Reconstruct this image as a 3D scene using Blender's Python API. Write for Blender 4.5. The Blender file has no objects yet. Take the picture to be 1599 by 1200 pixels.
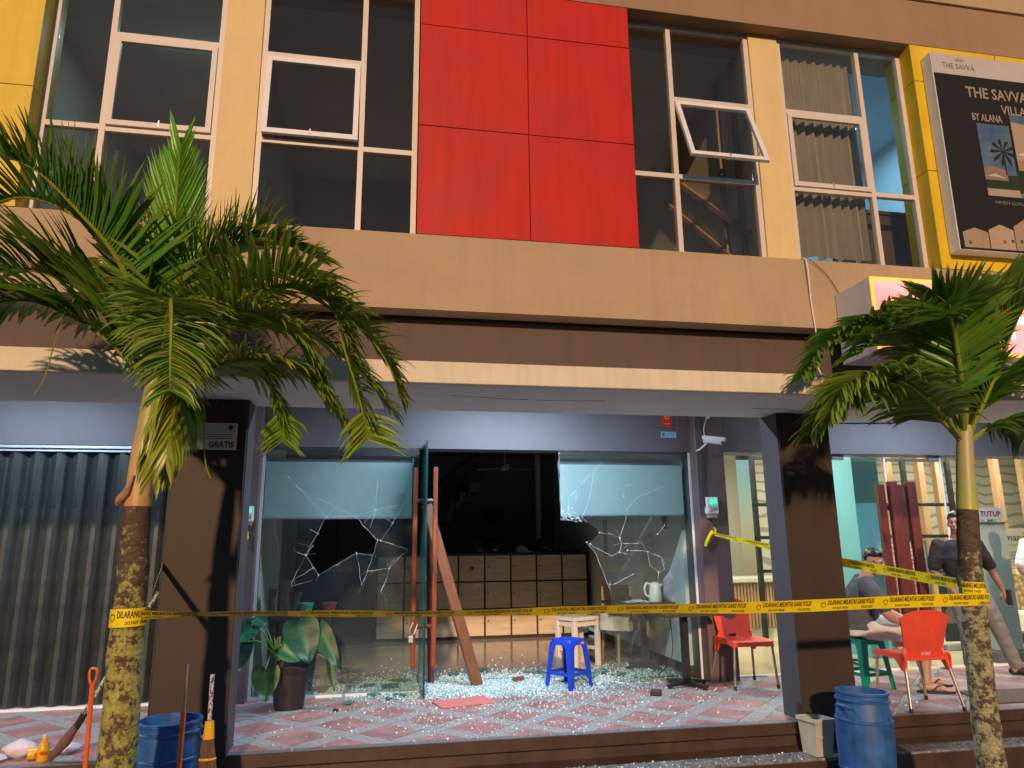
import bpy, math, random
import numpy as np
from mathutils import Vector, Matrix, noise
random.seed(7)
S = bpy.context.scene
C = S.collection
R = math.radians
PI = math.pi

# ------------------------------------------------------------------ camera, sky, sun, exposure
cam_d = bpy.data.cameras.new('camera')
cam = bpy.data.objects.new('camera', cam_d)
C.objects.link(cam)
S.camera = cam
cam_d.sensor_fit = 'HORIZONTAL'
cam_d.sensor_width = 36.0
cam_d.lens = 36.0 * 1122.06 / 1599.0
cam_d.clip_start = 0.05
cam_d.clip_end = 500
yaw, pitch, roll = R(10.548), R(12.505), R(-0.579)
Fv = Vector((math.sin(yaw)*math.cos(pitch), math.cos(yaw)*math.cos(pitch), math.sin(pitch)))
r0 = Vector((math.cos(yaw), -math.sin(yaw), 0))
u0 = r0.cross(Fv)
rr = math.cos(roll)*r0 + math.sin(roll)*u0
uu = -math.sin(roll)*r0 + math.cos(roll)*u0
cam.matrix_world = Matrix(((rr.x, uu.x, -Fv.x, 0), (rr.y, uu.y, -Fv.y, 0), (rr.z, uu.z, -Fv.z, 1.38), (0, 0, 0, 1)))

SUN_DIR = Vector((0.13, 1.0, -0.33)).normalized()      # the way the light travels
world = bpy.data.worlds.new('World')
S.world = world
world.use_nodes = True
wn = world.node_tree
bg = wn.nodes['Background']
sky = wn.nodes.new('ShaderNodeTexSky')
sky.sky_type = 'NISHITA'
sky.sun_disc = False
sky.sun_elevation = math.asin(-SUN_DIR.z)
sky.sun_rotation = math.atan2(-SUN_DIR.x, -SUN_DIR.y)
wn.links.new(sky.outputs[0], bg.inputs[0])
bg.inputs[1].default_value = 0.075
sky.air_density = 1.6
sky.dust_density = 0.0
sky.ozone_density = 7.0
sun_d = bpy.data.lights.new('sun', 'SUN')
sun_d.energy = 2.45
sun_d.angle = R(1.6)
sun_d.color = (1.0, 0.66, 0.38)
sun = bpy.data.objects.new('sun', sun_d)
C.objects.link(sun)
sun.rotation_euler = SUN_DIR.to_track_quat('-Z', 'Y').to_euler()
sun.location = (-3, -8, 9)
S.view_settings.view_transform = 'Standard'
S.view_settings.look = 'None'
S.view_settings.exposure = 0.35
S.view_settings.gamma = 1
S.view_settings.use_curve_mapping = False
S.cycles.max_bounces = 8
S.cycles.transparent_max_bounces = 16
S.cycles.sample_clamp_indirect = 4

# ------------------------------------------------------------------ materials
def nt(name):
    m = bpy.data.materials.new(name)
    m.use_nodes = True
    n = m.node_tree
    return m, n, n.nodes['Principled BSDF']

def ramp(n, fac, c1, c2, p1=0.35, p2=0.65):
    r = n.nodes.new('ShaderNodeValToRGB')
    r.color_ramp.elements[0].position = p1
    r.color_ramp.elements[1].position = p2
    r.color_ramp.elements[0].color = (*c1, 1)
    r.color_ramp.elements[1].color = (*c2, 1)
    n.links.new(fac, r.inputs[0])
    return r.outputs[0]

def noise_fac(n, scale, detail=6, rough=0.6, stretch=(1, 1, 1)):
    tc = n.nodes.new('ShaderNodeTexCoord')
    mp = n.nodes.new('ShaderNodeMapping')
    mp.inputs['Scale'].default_value = stretch
    t = n.nodes.new('ShaderNodeTexNoise')
    t.inputs['Scale'].default_value = scale
    t.inputs['Detail'].default_value = detail
    t.inputs['Roughness'].default_value = rough
    n.links.new(tc.outputs['Object'], mp.inputs[0])
    n.links.new(mp.outputs[0], t.inputs['Vector'])
    return t.outputs['Fac']

def mixrgb(n, fac, a, b, mode='MIX'):
    m = n.nodes.new('ShaderNodeMix')
    m.data_type = 'RGBA'
    m.blend_type = mode
    for s, v in ((m.inputs[0], fac), (m.inputs[6], a), (m.inputs[7], b)):
        if hasattr(v, 'links') or hasattr(v, 'is_linked'):
            n.links.new(v, s)
        elif isinstance(v, (int, float)):
            s.default_value = v
        else:
            s.default_value = (*v, 1)
    return m.outputs[2]

def bump(n, b, fac, strength=0.2, dist=0.01):
    bp = n.nodes.new('ShaderNodeBump')
    bp.inputs['Strength'].default_value = strength
    bp.inputs['Distance'].default_value = dist
    n.links.new(fac, bp.inputs['Height'])
    n.links.new(bp.outputs[0], b.inputs['Normal'])

def mat(name, c, rough=0.6, var=0.12, scale=6, metal=0, spec=0.5, bmp=0.1, stretch=(1, 1, 1), bscale=60, dirt=None, coat=0):
    """worn paint / plaster / plastic: colour varies softly, a second noise gives stains and grain"""
    m, n, b = nt(name)
    c = tuple(c)
    d = tuple(x*(1-var) for x in c)
    l = tuple(min(1, x*(1+var)) for x in c)
    f = noise_fac(n, scale, stretch=stretch)
    col = ramp(n, f, d, l, 0.3, 0.7)
    if dirt:
        f2 = noise_fac(n, scale*0.6, 9, 0.72, (stretch[0]*6.5, stretch[1]*6.5, stretch[2]*0.45))
        k = ramp(n, f2, (0, 0, 0), (1, 1, 1), 0.47, 0.72)
        mul = n.nodes.new('ShaderNodeMath'); mul.operation = 'MULTIPLY'; mul.inputs[1].default_value = dirt
        n.links.new(k, mul.inputs[0])
        col = mixrgb(n, mul.outputs[0], col, tuple(x*0.45 for x in c))
    n.links.new(col, b.inputs['Base Color'])
    rf = n.nodes.new('ShaderNodeMapRange')
    rf.inputs['To Min'].default_value = max(0, rough-0.1)
    rf.inputs['To Max'].default_value = min(1, rough+0.1)
    n.links.new(f, rf.inputs[0])
    n.links.new(rf.outputs[0], b.inputs['Roughness'])
    b.inputs['Metallic'].default_value = metal
    b.inputs['Specular IOR Level'].default_value = spec
    b.inputs['Coat Weight'].default_value = coat
    if bmp:
        bump(n, b, noise_fac(n, bscale, 4), bmp, 0.004)
    return m

def wood(name, c1, c2, rough=0.4, axis=2, scale=9):
    m, n, b = nt(name)
    st = [6, 6, 6]; st[axis] = 0.5
    f = noise_fac(n, scale, 8, 0.65, st)
    n.links.new(ramp(n, f, c1, c2, 0.3, 0.7), b.inputs['Base Color'])
    b.inputs['Roughness'].default_value = rough
    bump(n, b, f, 0.15, 0.003)
    return m

def emit(name, c, s):
    m, n, b = nt(name)
    b.inputs['Base Color'].default_value = (*c, 1)
    b.inputs['Emission Color'].default_value = (*c, 1)
    b.inputs['Emission Strength'].default_value = s
    return m

def glass(name, tint, gloss=1.0, haze=0.0, hazecol=(0.5, 0.6, 0.62)):
    """thin sheet glass: tinted see-through, fresnel mirror, a little dust film"""
    m = bpy.data.materials.new(name)
    m.use_nodes = True
    n = m.node_tree
    n.nodes.clear()
    out = n.nodes.new('ShaderNodeOutputMaterial')
    tr = n.nodes.new('ShaderNodeBsdfTransparent'); tr.inputs[0].default_value = (*tint, 1)
    gl = n.nodes.new('ShaderNodeBsdfGlossy'); gl.inputs['Roughness'].default_value = 0.02
    fr = n.nodes.new('ShaderNodeFresnel')
    ge = n.nodes.new('ShaderNodeNewGeometry'); io = n.nodes.new('ShaderNodeMapRange')     # same reflection on both faces of the sheet
    io.inputs['To Min'].default_value = 1.5; io.inputs['To Max'].default_value = 1/1.5
    n.links.new(ge.outputs['Backfacing'], io.inputs[0]); n.links.new(io.outputs[0], fr.inputs[0])
    ml = n.nodes.new('ShaderNodeMath'); ml.operation = 'MULTIPLY'; ml.inputs[1].default_value = gloss
    n.links.new(fr.outputs[0], ml.inputs[0])
    mx = n.nodes.new('ShaderNodeMixShader')
    n.links.new(ml.outputs[0], mx.inputs[0]); n.links.new(tr.outputs[0], mx.inputs[1]); n.links.new(gl.outputs[0], mx.inputs[2])
    last = mx
    if haze:
        df = n.nodes.new('ShaderNodeBsdfDiffuse'); df.inputs[0].default_value = (*hazecol, 1)
        f = noise_fac(n, 3, 6, 0.6, (1, 1, 0.5))
        r = n.nodes.new('ShaderNodeMapRange'); r.inputs['To Min'].default_value = haze*0.5; r.inputs['To Max'].default_value = haze*1.5
        n.links.new(f, r.inputs[0])
        m2 = n.nodes.new('ShaderNodeMixShader')
        n.links.new(r.outputs[0], m2.inputs[0]); n.links.new(mx.outputs[0], m2.inputs[1]); n.links.new(df.outputs[0], m2.inputs[2])
        last = m2
    n.links.new(last.outputs[0], out.inputs[0])
    return m

M = {}
M['red'] = mat('red_panel', (0.52, 0.012, 0.003), 0.55, 0.12, 2.0, spec=0.25, bmp=0.05, dirt=0.45)
M['yellow'] = mat('yellow_panel', (0.72, 0.47, 0.004), 0.5, 0.10, 2.0, bmp=0.05, dirt=0.30)
M['yellow_pale'] = mat('pale_yellow_paint', (0.72, 0.52, 0.24), 0.7, 0.06, 3, dirt=0.12)
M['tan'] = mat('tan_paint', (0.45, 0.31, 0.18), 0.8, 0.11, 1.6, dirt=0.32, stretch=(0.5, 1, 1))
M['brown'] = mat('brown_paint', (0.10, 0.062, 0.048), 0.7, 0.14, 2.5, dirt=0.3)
M['dbrown'] = mat('dark_brown_paint', (0.040, 0.022, 0.013), 0.62, 0.18, 2.5, dirt=0.3)
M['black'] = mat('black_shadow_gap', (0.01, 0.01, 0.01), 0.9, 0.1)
M['cream'] = mat('cream_ledge_paint', (0.72, 0.62, 0.47), 0.8, 0.06, 3, dirt=0.28)
M['soffit'] = mat('soffit_paint', (0.80, 0.79, 0.78), 0.85, 0.08, 1.3, dirt=0.18)
M['wall'] = mat('purple_grey_paint', (0.125, 0.122, 0.135), 0.6, 0.12, 1.8, dirt=0.15)
M['side'] = mat('cool_lit_side_tone', (0.072, 0.064, 0.072), 0.6, 0.15, 2, dirt=0.3)  # cool porch light on the pillar sides, put into their colour
M['col'] = mat('maroon_grey_paint', (0.135, 0.095, 0.095), 0.5, 0.18, 2.2, dirt=0.25)
M['frame'] = mat('window_frame_paint', (0.66, 0.56, 0.48), 0.45, 0.05, 6, bmp=0.02)
M['frame_white'] = mat('white_sash_paint', (0.78, 0.74, 0.72), 0.4, 0.04, 6, bmp=0.02)
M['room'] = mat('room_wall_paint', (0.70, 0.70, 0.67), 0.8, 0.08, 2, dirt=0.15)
M['room_dark'] = mat('shaded_room_tone', (0.15, 0.16, 0.17), 0.85, 0.10, 2)  # room paint darkened in colour for the gloom deep in the shop
M['shutter'] = mat('shutter_steel', (0.050, 0.058, 0.056), 0.36, 0.3, 5, metal=0.45, bmp=0.08, dirt=0.6)
M['steel'] = mat('steel', (0.55, 0.56, 0.57), 0.35, 0.1, 8, metal=0.9)
M['alu'] = mat('aluminium_rail', (0.5, 0.52, 0.54), 0.4, 0.08, 8, metal=0.6)
M['sill'] = mat('white_marble_sill', (0.72, 0.74, 0.76), 0.3, 0.06, 5)
M['tile_red'] = mat('red_tile', (0.37, 0.19, 0.18), 0.45, 0.32, 4, bmp=0.2, dirt=0.5)
M['tile_grey'] = mat('grey_pebble_tile', (0.31, 0.29, 0.285), 0.6, 0.38, 38, bmp=0.35, bscale=120, dirt=0.35)
M['grout'] = mat('grout', (0.26, 0.26, 0.26), 0.8, 0.25, 20, bmp=0.3)
M['edge'] = mat('edge_granite', (0.17, 0.175, 0.19), 0.4, 0.35, 45, bmp=0.1, bscale=120)
M['wet'] = mat('wet_pebble_concrete', (0.19, 0.19, 0.185), 0.25, 0.65, 28, bmp=0.6, bscale=90)
M['riser'] = mat('brown_riser_paint', (0.060, 0.032, 0.020), 0.42, 0.3, 4, bmp=0.2, dirt=0.5)
M['paver'] = mat('grey_paver', (0.10, 0.10, 0.115), 0.35, 0.3, 14, bmp=0.4)
M['asphalt'] = mat('asphalt', (0.05, 0.05, 0.052), 0.6, 0.35, 30, bmp=0.6)
M['floor'] = mat('polished_beige_tile', (0.42, 0.35, 0.28), 0.12, 0.1, 3, bmp=0.0)
M['glass'] = glass('window_glass', (0.95, 0.95, 0.90), 0.45, 0.012, (0.5, 0.48, 0.45))
M['glass_shop'] = glass('shop_glass', (0.88, 0.95, 0.94), 1.0, 0.026, (0.52, 0.60, 0.62))
M['glass_door'] = glass('door_glass', (0.40, 0.66, 0.68), 1.5, 0.35, (0.16, 0.50, 0.55))
M['crack'] = mat('cracked_glass_edge', (0.75, 0.88, 0.92), 0.3, 0.2, 40)
M['blind'] = mat('blue_grey_blind_fabric', (0.56, 0.64, 0.66), 0.8, 0.05, 3)
M['mahogany'] = wood('red_brown_wood', (0.16, 0.035, 0.015), (0.30, 0.085, 0.035), 0.32)
M['dmahogany'] = wood('dark_red_wood', (0.07, 0.018, 0.016), (0.15, 0.035, 0.03), 0.3)
M['plank'] = wood('brown_wood', (0.13, 0.05, 0.025), (0.24, 0.10, 0.05), 0.42)
M['ply'] = wood('locker_plywood', (0.52, 0.38, 0.24), (0.74, 0.58, 0.40), 0.5, 0, 5)
M['pine'] = wood('pale_wood', (0.66, 0.55, 0.43), (0.80, 0.70, 0.58), 0.55)
M['oak'] = wood('oak_wood', (0.34, 0.20, 0.10), (0.48, 0.30, 0.16), 0.5)
M['dark'] = mat('black_metal', (0.018, 0.018, 0.02), 0.4, 0.2, 10, bmp=0.02)
M['dwood'] = wood('dark_wood', (0.035, 0.022, 0.016), (0.085, 0.05, 0.035), 0.5)
M['blue_stool'] = mat('blue_plastic', (0.012, 0.055, 0.60), 0.38, 0.12, 5, bmp=0.04, dirt=0.25)
M['green_stool'] = mat('green_plastic', (0.0, 0.23, 0.16), 0.35, 0.08, 5, bmp=0.02)
M['red_plastic'] = mat('red_plastic', (0.76, 0.075, 0.04), 0.42, 0.10, 5, bmp=0.04, dirt=0.22)
M['drum'] = mat('blue_drum_plastic', (0.022, 0.10, 0.30), 0.5, 0.45, 6, bmp=0.2, dirt=0.65)
M['chair_metal'] = mat('bronze_tube', (0.42, 0.33, 0.26), 0.35, 0.1, 8, metal=0.8)
M['tape'] = mat('yellow_tape', (0.88, 0.66, 0.010), 0.35, 0.06, 12, bmp=0.1, bscale=25)
M['ink'] = mat('black_print', (0.03, 0.018, 0.012), 0.5, 0.05, 10, bmp=0)
M['white'] = mat('white_plastic', (0.75, 0.75, 0.74), 0.4, 0.06, 6, bmp=0.02)
M['cream_plastic'] = mat('cream_bin_plastic', (0.50, 0.44, 0.34), 0.5, 0.18, 6, dirt=0.4)
M['orange'] = mat('orange_plastic', (0.72, 0.13, 0.03), 0.4, 0.15, 8, dirt=0.25)
M['pot'] = mat('black_plastic_pot', (0.022, 0.018, 0.02), 0.42, 0.35, 8, dirt=0.3)
M['soil'] = mat('soil', (0.08, 0.05, 0.035), 0.9, 0.4, 30, bmp=0.8)
M['straw'] = wood('broom_fibre', (0.10, 0.05, 0.03), (0.24, 0.13, 0.08), 0.8, 2, 30)
M['skin'] = mat('skin', (0.42, 0.235, 0.165), 0.5, 0.06, 8, bmp=0.03)
M['skin_dark'] = mat('tanned_skin', (0.27, 0.15, 0.105), 0.5, 0.06, 8, bmp=0.03)
M['hair'] = mat('black_hair', (0.008, 0.007, 0.007), 0.45, 0.3, 60, bmp=0.5)
M['gshirt'] = mat('charcoal_cloth', (0.065, 0.078, 0.092), 0.9, 0.15, 8, bmp=0.2)
M['bshirt'] = mat('black_cloth', (0.016, 0.018, 0.026), 0.9, 0.15, 8, bmp=0.2)
M['wshirt'] = mat('white_cloth', (0.70, 0.66, 0.62), 0.9, 0.06, 8, bmp=0.2)
M['shorts'] = mat('beige_cloth', (0.52, 0.47, 0.42), 0.9, 0.08, 8, bmp=0.2)
M['trousers'] = mat('grey_cloth', (0.20, 0.185, 0.18), 0.9, 0.12, 8, bmp=0.2)
M['rubber'] = mat('black_rubber', (0.015, 0.013, 0.013), 0.6, 0.2, 8)
M['teal'] = mat('teal_paint', (0.16, 0.46, 0.56), 0.6, 0.05, 3)
M['lcream'] = mat('cream_lobby_paint', (0.62, 0.58, 0.46), 0.6, 0.05, 2)
M['lfloor'] = mat('lobby_floor', (0.62, 0.52, 0.34), 0.16, 0.08, 2, bmp=0)
M['pink'] = mat('pink_blossom', (0.72, 0.34, 0.40), 0.8, 0.25, 40)
M['paper'] = mat('printed_paper', (0.66, 0.60, 0.48), 0.7, 0.05, 6, bmp=0)
M['white_paper'] = mat('white_paper', (0.78, 0.77, 0.75), 0.6, 0.04, 6, bmp=0)
M['curtain'] = mat('beige_curtain_cloth', (0.27, 0.24, 0.205), 0.9, 0.10, 5, bmp=0.2)
M['amber'] = mat('mustard_plastic', (0.72, 0.40, 0.01), 0.35, 0.06, 6)
M['meter_lcd'] = emit('green_meter_display', (0.05, 0.75, 0.35), 0.8)
M['mirror'] = mat('dark_visor', (0.02, 0.02, 0.022), 0.12, 0.1, 5, bmp=0)
def plain(name, c, rough=0.5):
    return mat(name, c, rough, 0.05, 8, spec=0.3, bmp=0)
def bark(name, c1, c2, lich, p=0.5):
    m, n, b = nt(name)
    f = noise_fac(n, 14, 8, 0.7, (1, 1, 2.5))
    c = ramp(n, f, c1, c2)
    fa = noise_fac(n, 19, 7, 0.7); fb_ = noise_fac(n, 64, 4, 0.6)
    mm_ = n.nodes.new('ShaderNodeMath'); mm_.operation = 'MULTIPLY_ADD'; mm_.inputs[1].default_value = 0.35
    sb2 = n.nodes.new('ShaderNodeMath'); sb2.operation = 'SUBTRACT'; sb2.inputs[1].default_value = 0.175
    n.links.new(fb_, mm_.inputs[0]); n.links.new(fa, mm_.inputs[2]); n.links.new(mm_.outputs[0], sb2.inputs[0]); f2 = sb2.outputs[0]
    tc = n.nodes.new('ShaderNodeTexCoord'); sp = n.nodes.new('ShaderNodeSeparateXYZ')
    n.links.new(tc.outputs['Object'], sp.inputs[0])
    mr = n.nodes.new('ShaderNodeMapRange')      # lichen grows thicker on the lower trunk
    mr.inputs['From Min'].default_value = 1.40; mr.inputs['From Max'].default_value = 2.15
    mr.inputs['To Min'].default_value = 0.035; mr.inputs['To Max'].default_value = -0.22
    n.links.new(sp.outputs['Z'], mr.inputs[0])
    ad = n.nodes.new('ShaderNodeMath'); ad.operation = 'ADD'
    n.links.new(f2, ad.inputs[0]); n.links.new(mr.outputs[0], ad.inputs[1])
    k = ramp(n, ad.outputs[0], (0, 0, 0), (1, 1, 1), p-0.035, p+0.05)
    f3 = noise_fac(n, 45, 4)
    lc = ramp(n, f3, tuple(x*0.6 for x in lich), lich)
    n.links.new(mixrgb(n, k, c, lc), b.inputs['Base Color'])
    b.inputs['Roughness'].default_value = 0.85
    w = n.nodes.new('ShaderNodeTexWave'); w.bands_direction = 'Z'; w.inputs['Scale'].default_value = 9
    w.inputs['Distortion'].default_value = 9; w.inputs['Detail'].default_value = 4; w.inputs['Detail Scale'].default_value = 2
    n.links.new(tc.outputs['Object'], w.inputs['Vector'])
    ad2 = n.nodes.new('ShaderNodeMath'); ad2.operation = 'ADD'
    n.links.new(w.outputs['Fac'], ad2.inputs[0]); n.links.new(f, ad2.inputs[1])
    bump(n, b, ad2.outputs[0], 0.35, 0.006)
    return m
M['barkL'] = bark('lichen_bark_yellow', (0.055, 0.032, 0.022), (0.13, 0.075, 0.05), (0.42, 0.38, 0.09), 0.50)
M['barkR'] = bark('lichen_bark_pale', (0.045, 0.03, 0.022), (0.13, 0.085, 0.055), (0.42, 0.38, 0.20), 0.52)
def sheath(name, lo, mid, hi, z0, z1):
    m, n, b = nt(name)
    tc = n.nodes.new('ShaderNodeTexCoord'); sp = n.nodes.new('ShaderNodeSeparateXYZ')
    n.links.new(tc.outputs['Object'], sp.inputs[0])
    mr = n.nodes.new('ShaderNodeMapRange'); mr.inputs['From Min'].default_value = z0; mr.inputs['From Max'].default_value = z1
    n.links.new(sp.outputs['Z'], mr.inputs[0])
    f = noise_fac(n, 9, 5, 0.6, (3, 3, 0.6))
    ad = n.nodes.new('ShaderNodeMath'); ad.operation = 'MULTIPLY_ADD'; ad.inputs[1].default_value = 0.9; 
    n.links.new(f, ad.inputs[0]); n.links.new(mr.outputs[0], ad.inputs[2])
    r = n.nodes.new('ShaderNodeValToRGB')
    e = r.color_ramp.elements
    e[0].position = 0.35; e[0].color = (*lo, 1); e[1].position = 1.2; e[1].color = (*hi, 1)
    k = r.color_ramp.elements.new(0.65); k.color = (*mid, 1)
    n.links.new(ad.outputs[0], r.inputs[0]); n.links.new(r.outputs[0], b.inputs['Base Color'])
    b.inputs['Roughness'].default_value = 0.45
    bump(n, b, f, 0.2, 0.004)
    return m
M['sheathL'] = sheath('tan_crownshaft', (0.55, 0.26, 0.10), (0.58, 0.34, 0.17), (0.40, 0.33, 0.10), 1.96, 2.74)
M['sheathR'] = sheath('yellow_green_crownshaft', (0.50, 0.42, 0.05), (0.36, 0.40, 0.10), (0.42, 0.36, 0.16), 1.96, 2.52)
def leafmat(name):
    m, n, b = nt(name)
    a = n.nodes.new('ShaderNodeVertexColor'); a.layer_name = 'tint'
    f = noise_fac(n, 12, 4)
    col = mixrgb(n, f, a.outputs[0], (0.02, 0.05, 0.01), 'MIX')
    mm = col.node; mm.inputs[0].default_value = 0.0
    lk = [l for l in n.links if l.to_socket == mm.inputs[0]]
    for l in lk: n.links.remove(l)
    ml = n.nodes.new('ShaderNodeMath'); ml.operation = 'MULTIPLY'; ml.inputs[1].default_value = 0.35
    n.links.new(f, ml.inputs[0]); n.links.new(ml.outputs[0], mm.inputs[0])
    n.links.new(col, b.inputs['Base Color'])
    b.inputs['Roughness'].default_value = 0.35
    b.inputs['Transmission Weight'].default_value = 0
    out = n.nodes['Material Output']
    tl = n.nodes.new('ShaderNodeBsdfTranslucent')
    n.links.new(col, tl.inputs[0])
    mx = n.nodes.new('ShaderNodeMixShader'); mx.inputs[0].default_value = 0.32
    n.links.new(b.outputs[0], mx.inputs[1]); n.links.new(tl.outputs[0], mx.inputs[2]); n.links.new(mx.outputs[0], out.inputs[0])
    return m
M['leaf'] = leafmat('palm_leaf')

# ------------------------------------------------------------------ mesh helpers
class MB:
    def __init__(s):
        s.v = []; s.f = []; s.c = []
    def add(s, vs, fs, tint=None):
        o = len(s.v)
        s.v += [tuple(v) for v in vs]
        s.f += [tuple(i+o for i in f) for f in fs]
        s.c += [tint]*len(vs)
        return s
    def box(s, x0, x1, y0, y1, z0, z1, bev=0.0):
        if bev:
            b = bev
            P = [(x0, x1), (y0, y1), (z0, z1)]
            vs = []; 
            # chamfered box from 24 vertices
            idx = {}
            for sx in (0, 1):
                for sy in (0, 1):
                    for sz in (0, 1):
                        p = [P[0][sx], P[1][sy], P[2][sz]]
                        d = [b if q == 0 else -b for q in (sx, sy, sz)]
                        for a in range(3):
                            q = [p[k] + (0 if k == a else d[k]) for k in range(3)]
                            idx[(sx, sy, sz, a)] = len(vs); vs.append(q)
            fs = []
            for a in range(3):
                o1, o2 = [k for k in range(3) if k != a]
                for q in (0, 1):
                    def key(i, j):
                        t = [0, 0, 0]; t[a] = q; t[o1] = i; t[o2] = j
                        return idx[(t[0], t[1], t[2], a)]
                    fs.append((key(0, 0), key(1, 0), key(1, 1), key(0, 1)))
            for a in range(3):
                o1, o2 = [k for k in range(3) if k != a]
                for i in (0, 1):
                    for j in (0, 1):
                        def key(q, ax):
                            t = [0, 0, 0]; t[a] = q; t[o1] = i; t[o2] = j
                            return idx[(t[0], t[1], t[2], ax)]
                        fs.append((key(0, o1), key(1, o1), key(1, o2), key(0, o2)))
            for sx in (0, 1):
                for sy in (0, 1):
                    for sz in (0, 1):
                        fs.append(tuple(idx[(sx, sy, sz, a)] for a in range(3)))
            return s.add(vs, fs)
        vs = [(x, y, z) for x in (x0, x1) for y in (y0, y1) for z in (z0, z1)]
        return s.add(vs, [(0, 1, 3, 2), (4, 6, 7, 5), (0, 4, 5, 1), (2, 3, 7, 6), (0, 2, 6, 4), (1, 5, 7, 3)])
    def tube(s, pts, rad, n=8, cap=True, tint=None):
        pts = [Vector(p) for p in pts]
        rad = rad if isinstance(rad, (list, tuple)) else [rad]*len(pts)
        vs = []; up = None
        for i, p in enumerate(pts):
            t = (pts[min(i+1, len(pts)-1)] - pts[max(i-1, 0)]).normalized()
            if up is None:
                up = Vector((0, 0, 1)) if abs(t.z) < 0.9 else Vector((1, 0, 0))
            a = t.cross(up).normalized(); b = a.cross(t).normalized(); up = b
            for k in range(n):
                w = 2*PI*k/n
                vs.append(p + (a*math.cos(w) + b*math.sin(w))*rad[i])
        fs = []
        for i in range(len(pts)-1):
            for k in range(n):
                fs.append((i*n+k, i*n+(k+1) % n, (i+1)*n+(k+1) % n, (i+1)*n+k))
        if cap:
            fs.append(tuple(range(n-1, -1, -1))); fs.append(tuple((len(pts)-1)*n+k for k in range(n)))
        return s.add(vs, fs, tint)
    def lathe(s, prof, n=24, c=(0, 0, 0), sx=1, sy=1, close=False):
        vs = [(c[0]+r*math.cos(2*PI*k/n)*sx, c[1]+r*math.sin(2*PI*k/n)*sy, c[2]+z) for r, z in prof for k in range(n)]
        fs = [(i*n+k, i*n+(k+1) % n, (i+1)*n+(k+1) % n, (i+1)*n+k) for i in range(len(prof)-1) for k in range(n)]
        if close:
            fs.append(tuple(range(n-1, -1, -1))); fs.append(tuple((len(prof)-1)*n+k for k in range(n)))
        return s.add(vs, fs)
    def prism(s, poly, axis, a0, a1):
        """extrude a 2-D outline along an axis; poly are the two other coordinates in order"""
        def mk(p, a):
            q = [0, 0, 0]; o = [k for k in range(3) if k != axis]
            q[axis] = a; q[o[0]] = p[0]; q[o[1]] = p[1]
            return q
        n = len(poly)
        vs = [mk(p, a0) for p in poly] + [mk(p, a1) for p in poly]
        fs = [tuple(range(n)), tuple(range(2*n-1, n-1, -1))] + [(i, (i+1) % n, n+(i+1) % n, n+i) for i in range(n)]
        return s.add(vs, fs)
    def xf(s, mx):
        s.v = [tuple(mx @ Vector(v)) for v in s.v]
        return s
    def build(s, name, m, parent=None, smooth=False, mesh_only=False, label=None):
        org = Vector((0, 0, 0))
        if parent is not None:
            p = parent
            while p.parent: p = p.parent
            org = p.location
        me = bpy.data.meshes.new(name)
        vs = [(v[0]-org.x, v[1]-org.y, v[2]-org.z) for v in s.v]
        me.from_pydata(vs, [], s.f)
        if any(c is not None for c in s.c):
            ca = me.color_attributes.new('tint', 'FLOAT_COLOR', 'POINT')
            arr = []
            for c in s.c:
                c = c or (0.05, 0.1, 0.02)
                arr += [c[0], c[1], c[2], 1]
            ca.data.foreach_set('color', arr)
        me.update()
        fixn(me)
        if smooth:
            me.polygons.foreach_set('use_smooth', [True]*len(me.polygons))
            try: me.set_sharp_from_angle(angle=R(40))
            except Exception: pass
        me.materials.append(M[m] if isinstance(m, str) else m)
        if mesh_only: return me
        return link(name, me, parent, label)

def fixn(me):
    import bmesh
    if len(me.polygons) > 60000: return
    b = bmesh.new(); b.from_mesh(me)
    bmesh.ops.recalc_face_normals(b, faces=b.faces)
    b.to_mesh(me); b.free()

def link(name, me, parent=None, label=None):
    o = bpy.data.objects.new(name, me)
    C.objects.link(o)
    if parent is not None: o.parent = parent
    if label: o['label'] = label
    return o

def tag(o, label=None, cat=None, group=None, kind=None):
    if label: o['label'] = label
    if cat: o['category'] = cat
    if group: o['group'] = group
    if kind: o['kind'] = kind
    return o

def thing(name, label, cat, loc=(0, 0, 0), group=None):
    o = bpy.data.objects.new(name, None)
    C.objects.link(o); o.location = loc
    o.empty_display_size = 0.1
    return tag(o, label, cat, group)

def place(o, loc, rz=0, rx=0, ry=0, s=1):
    o.location = loc; o.rotation_euler = (rx, ry, rz); o.scale = (s, s, s)
    return o

def copy_thing(o, label, loc, rz=0):
    r = o.copy(); C.objects.link(r); r.location = loc; r.rotation_euler = (0, 0, rz); r['label'] = label
    for ch in o.children:
        c = ch.copy(); C.objects.link(c); c.parent = r
        for g in ch.children:
            d = g.copy(); C.objects.link(d); d.parent = c
    return r

def box(name, m, parent, *a, bev=0.0, label=None):
    return MB().box(*a, bev=bev).build(name, m, parent, label=label)

_fonts = {}
def text_data(txt, size, bold=False, spacing=1.0):
    """flat lettering as plain vertices and faces, baseline at y=0, left at x=0"""
    k = (txt, size, bold, spacing)
    if k in _fonts: return _fonts[k]
    cu = bpy.data.curves.new('lettering', 'FONT')
    cu.body = txt; cu.size = size; cu.resolution_u = 2
    cu.space_character = spacing
    if bold: cu.offset = size*0.022
    o = bpy.data.objects.new('lettering', cu)
    C.objects.link(o)
    dg = bpy.context.evaluated_depsgraph_get()
    me = bpy.data.meshes.new_from_object(o.evaluated_get(dg))
    vs = [tuple(v.co) for v in me.vertices]; fs = [tuple(p.vertices) for p in me.polygons]
    bpy.data.objects.remove(o); bpy.data.curves.remove(cu); bpy.data.meshes.remove(me)
    _fonts[k] = (vs, fs)
    return vs, fs

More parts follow.
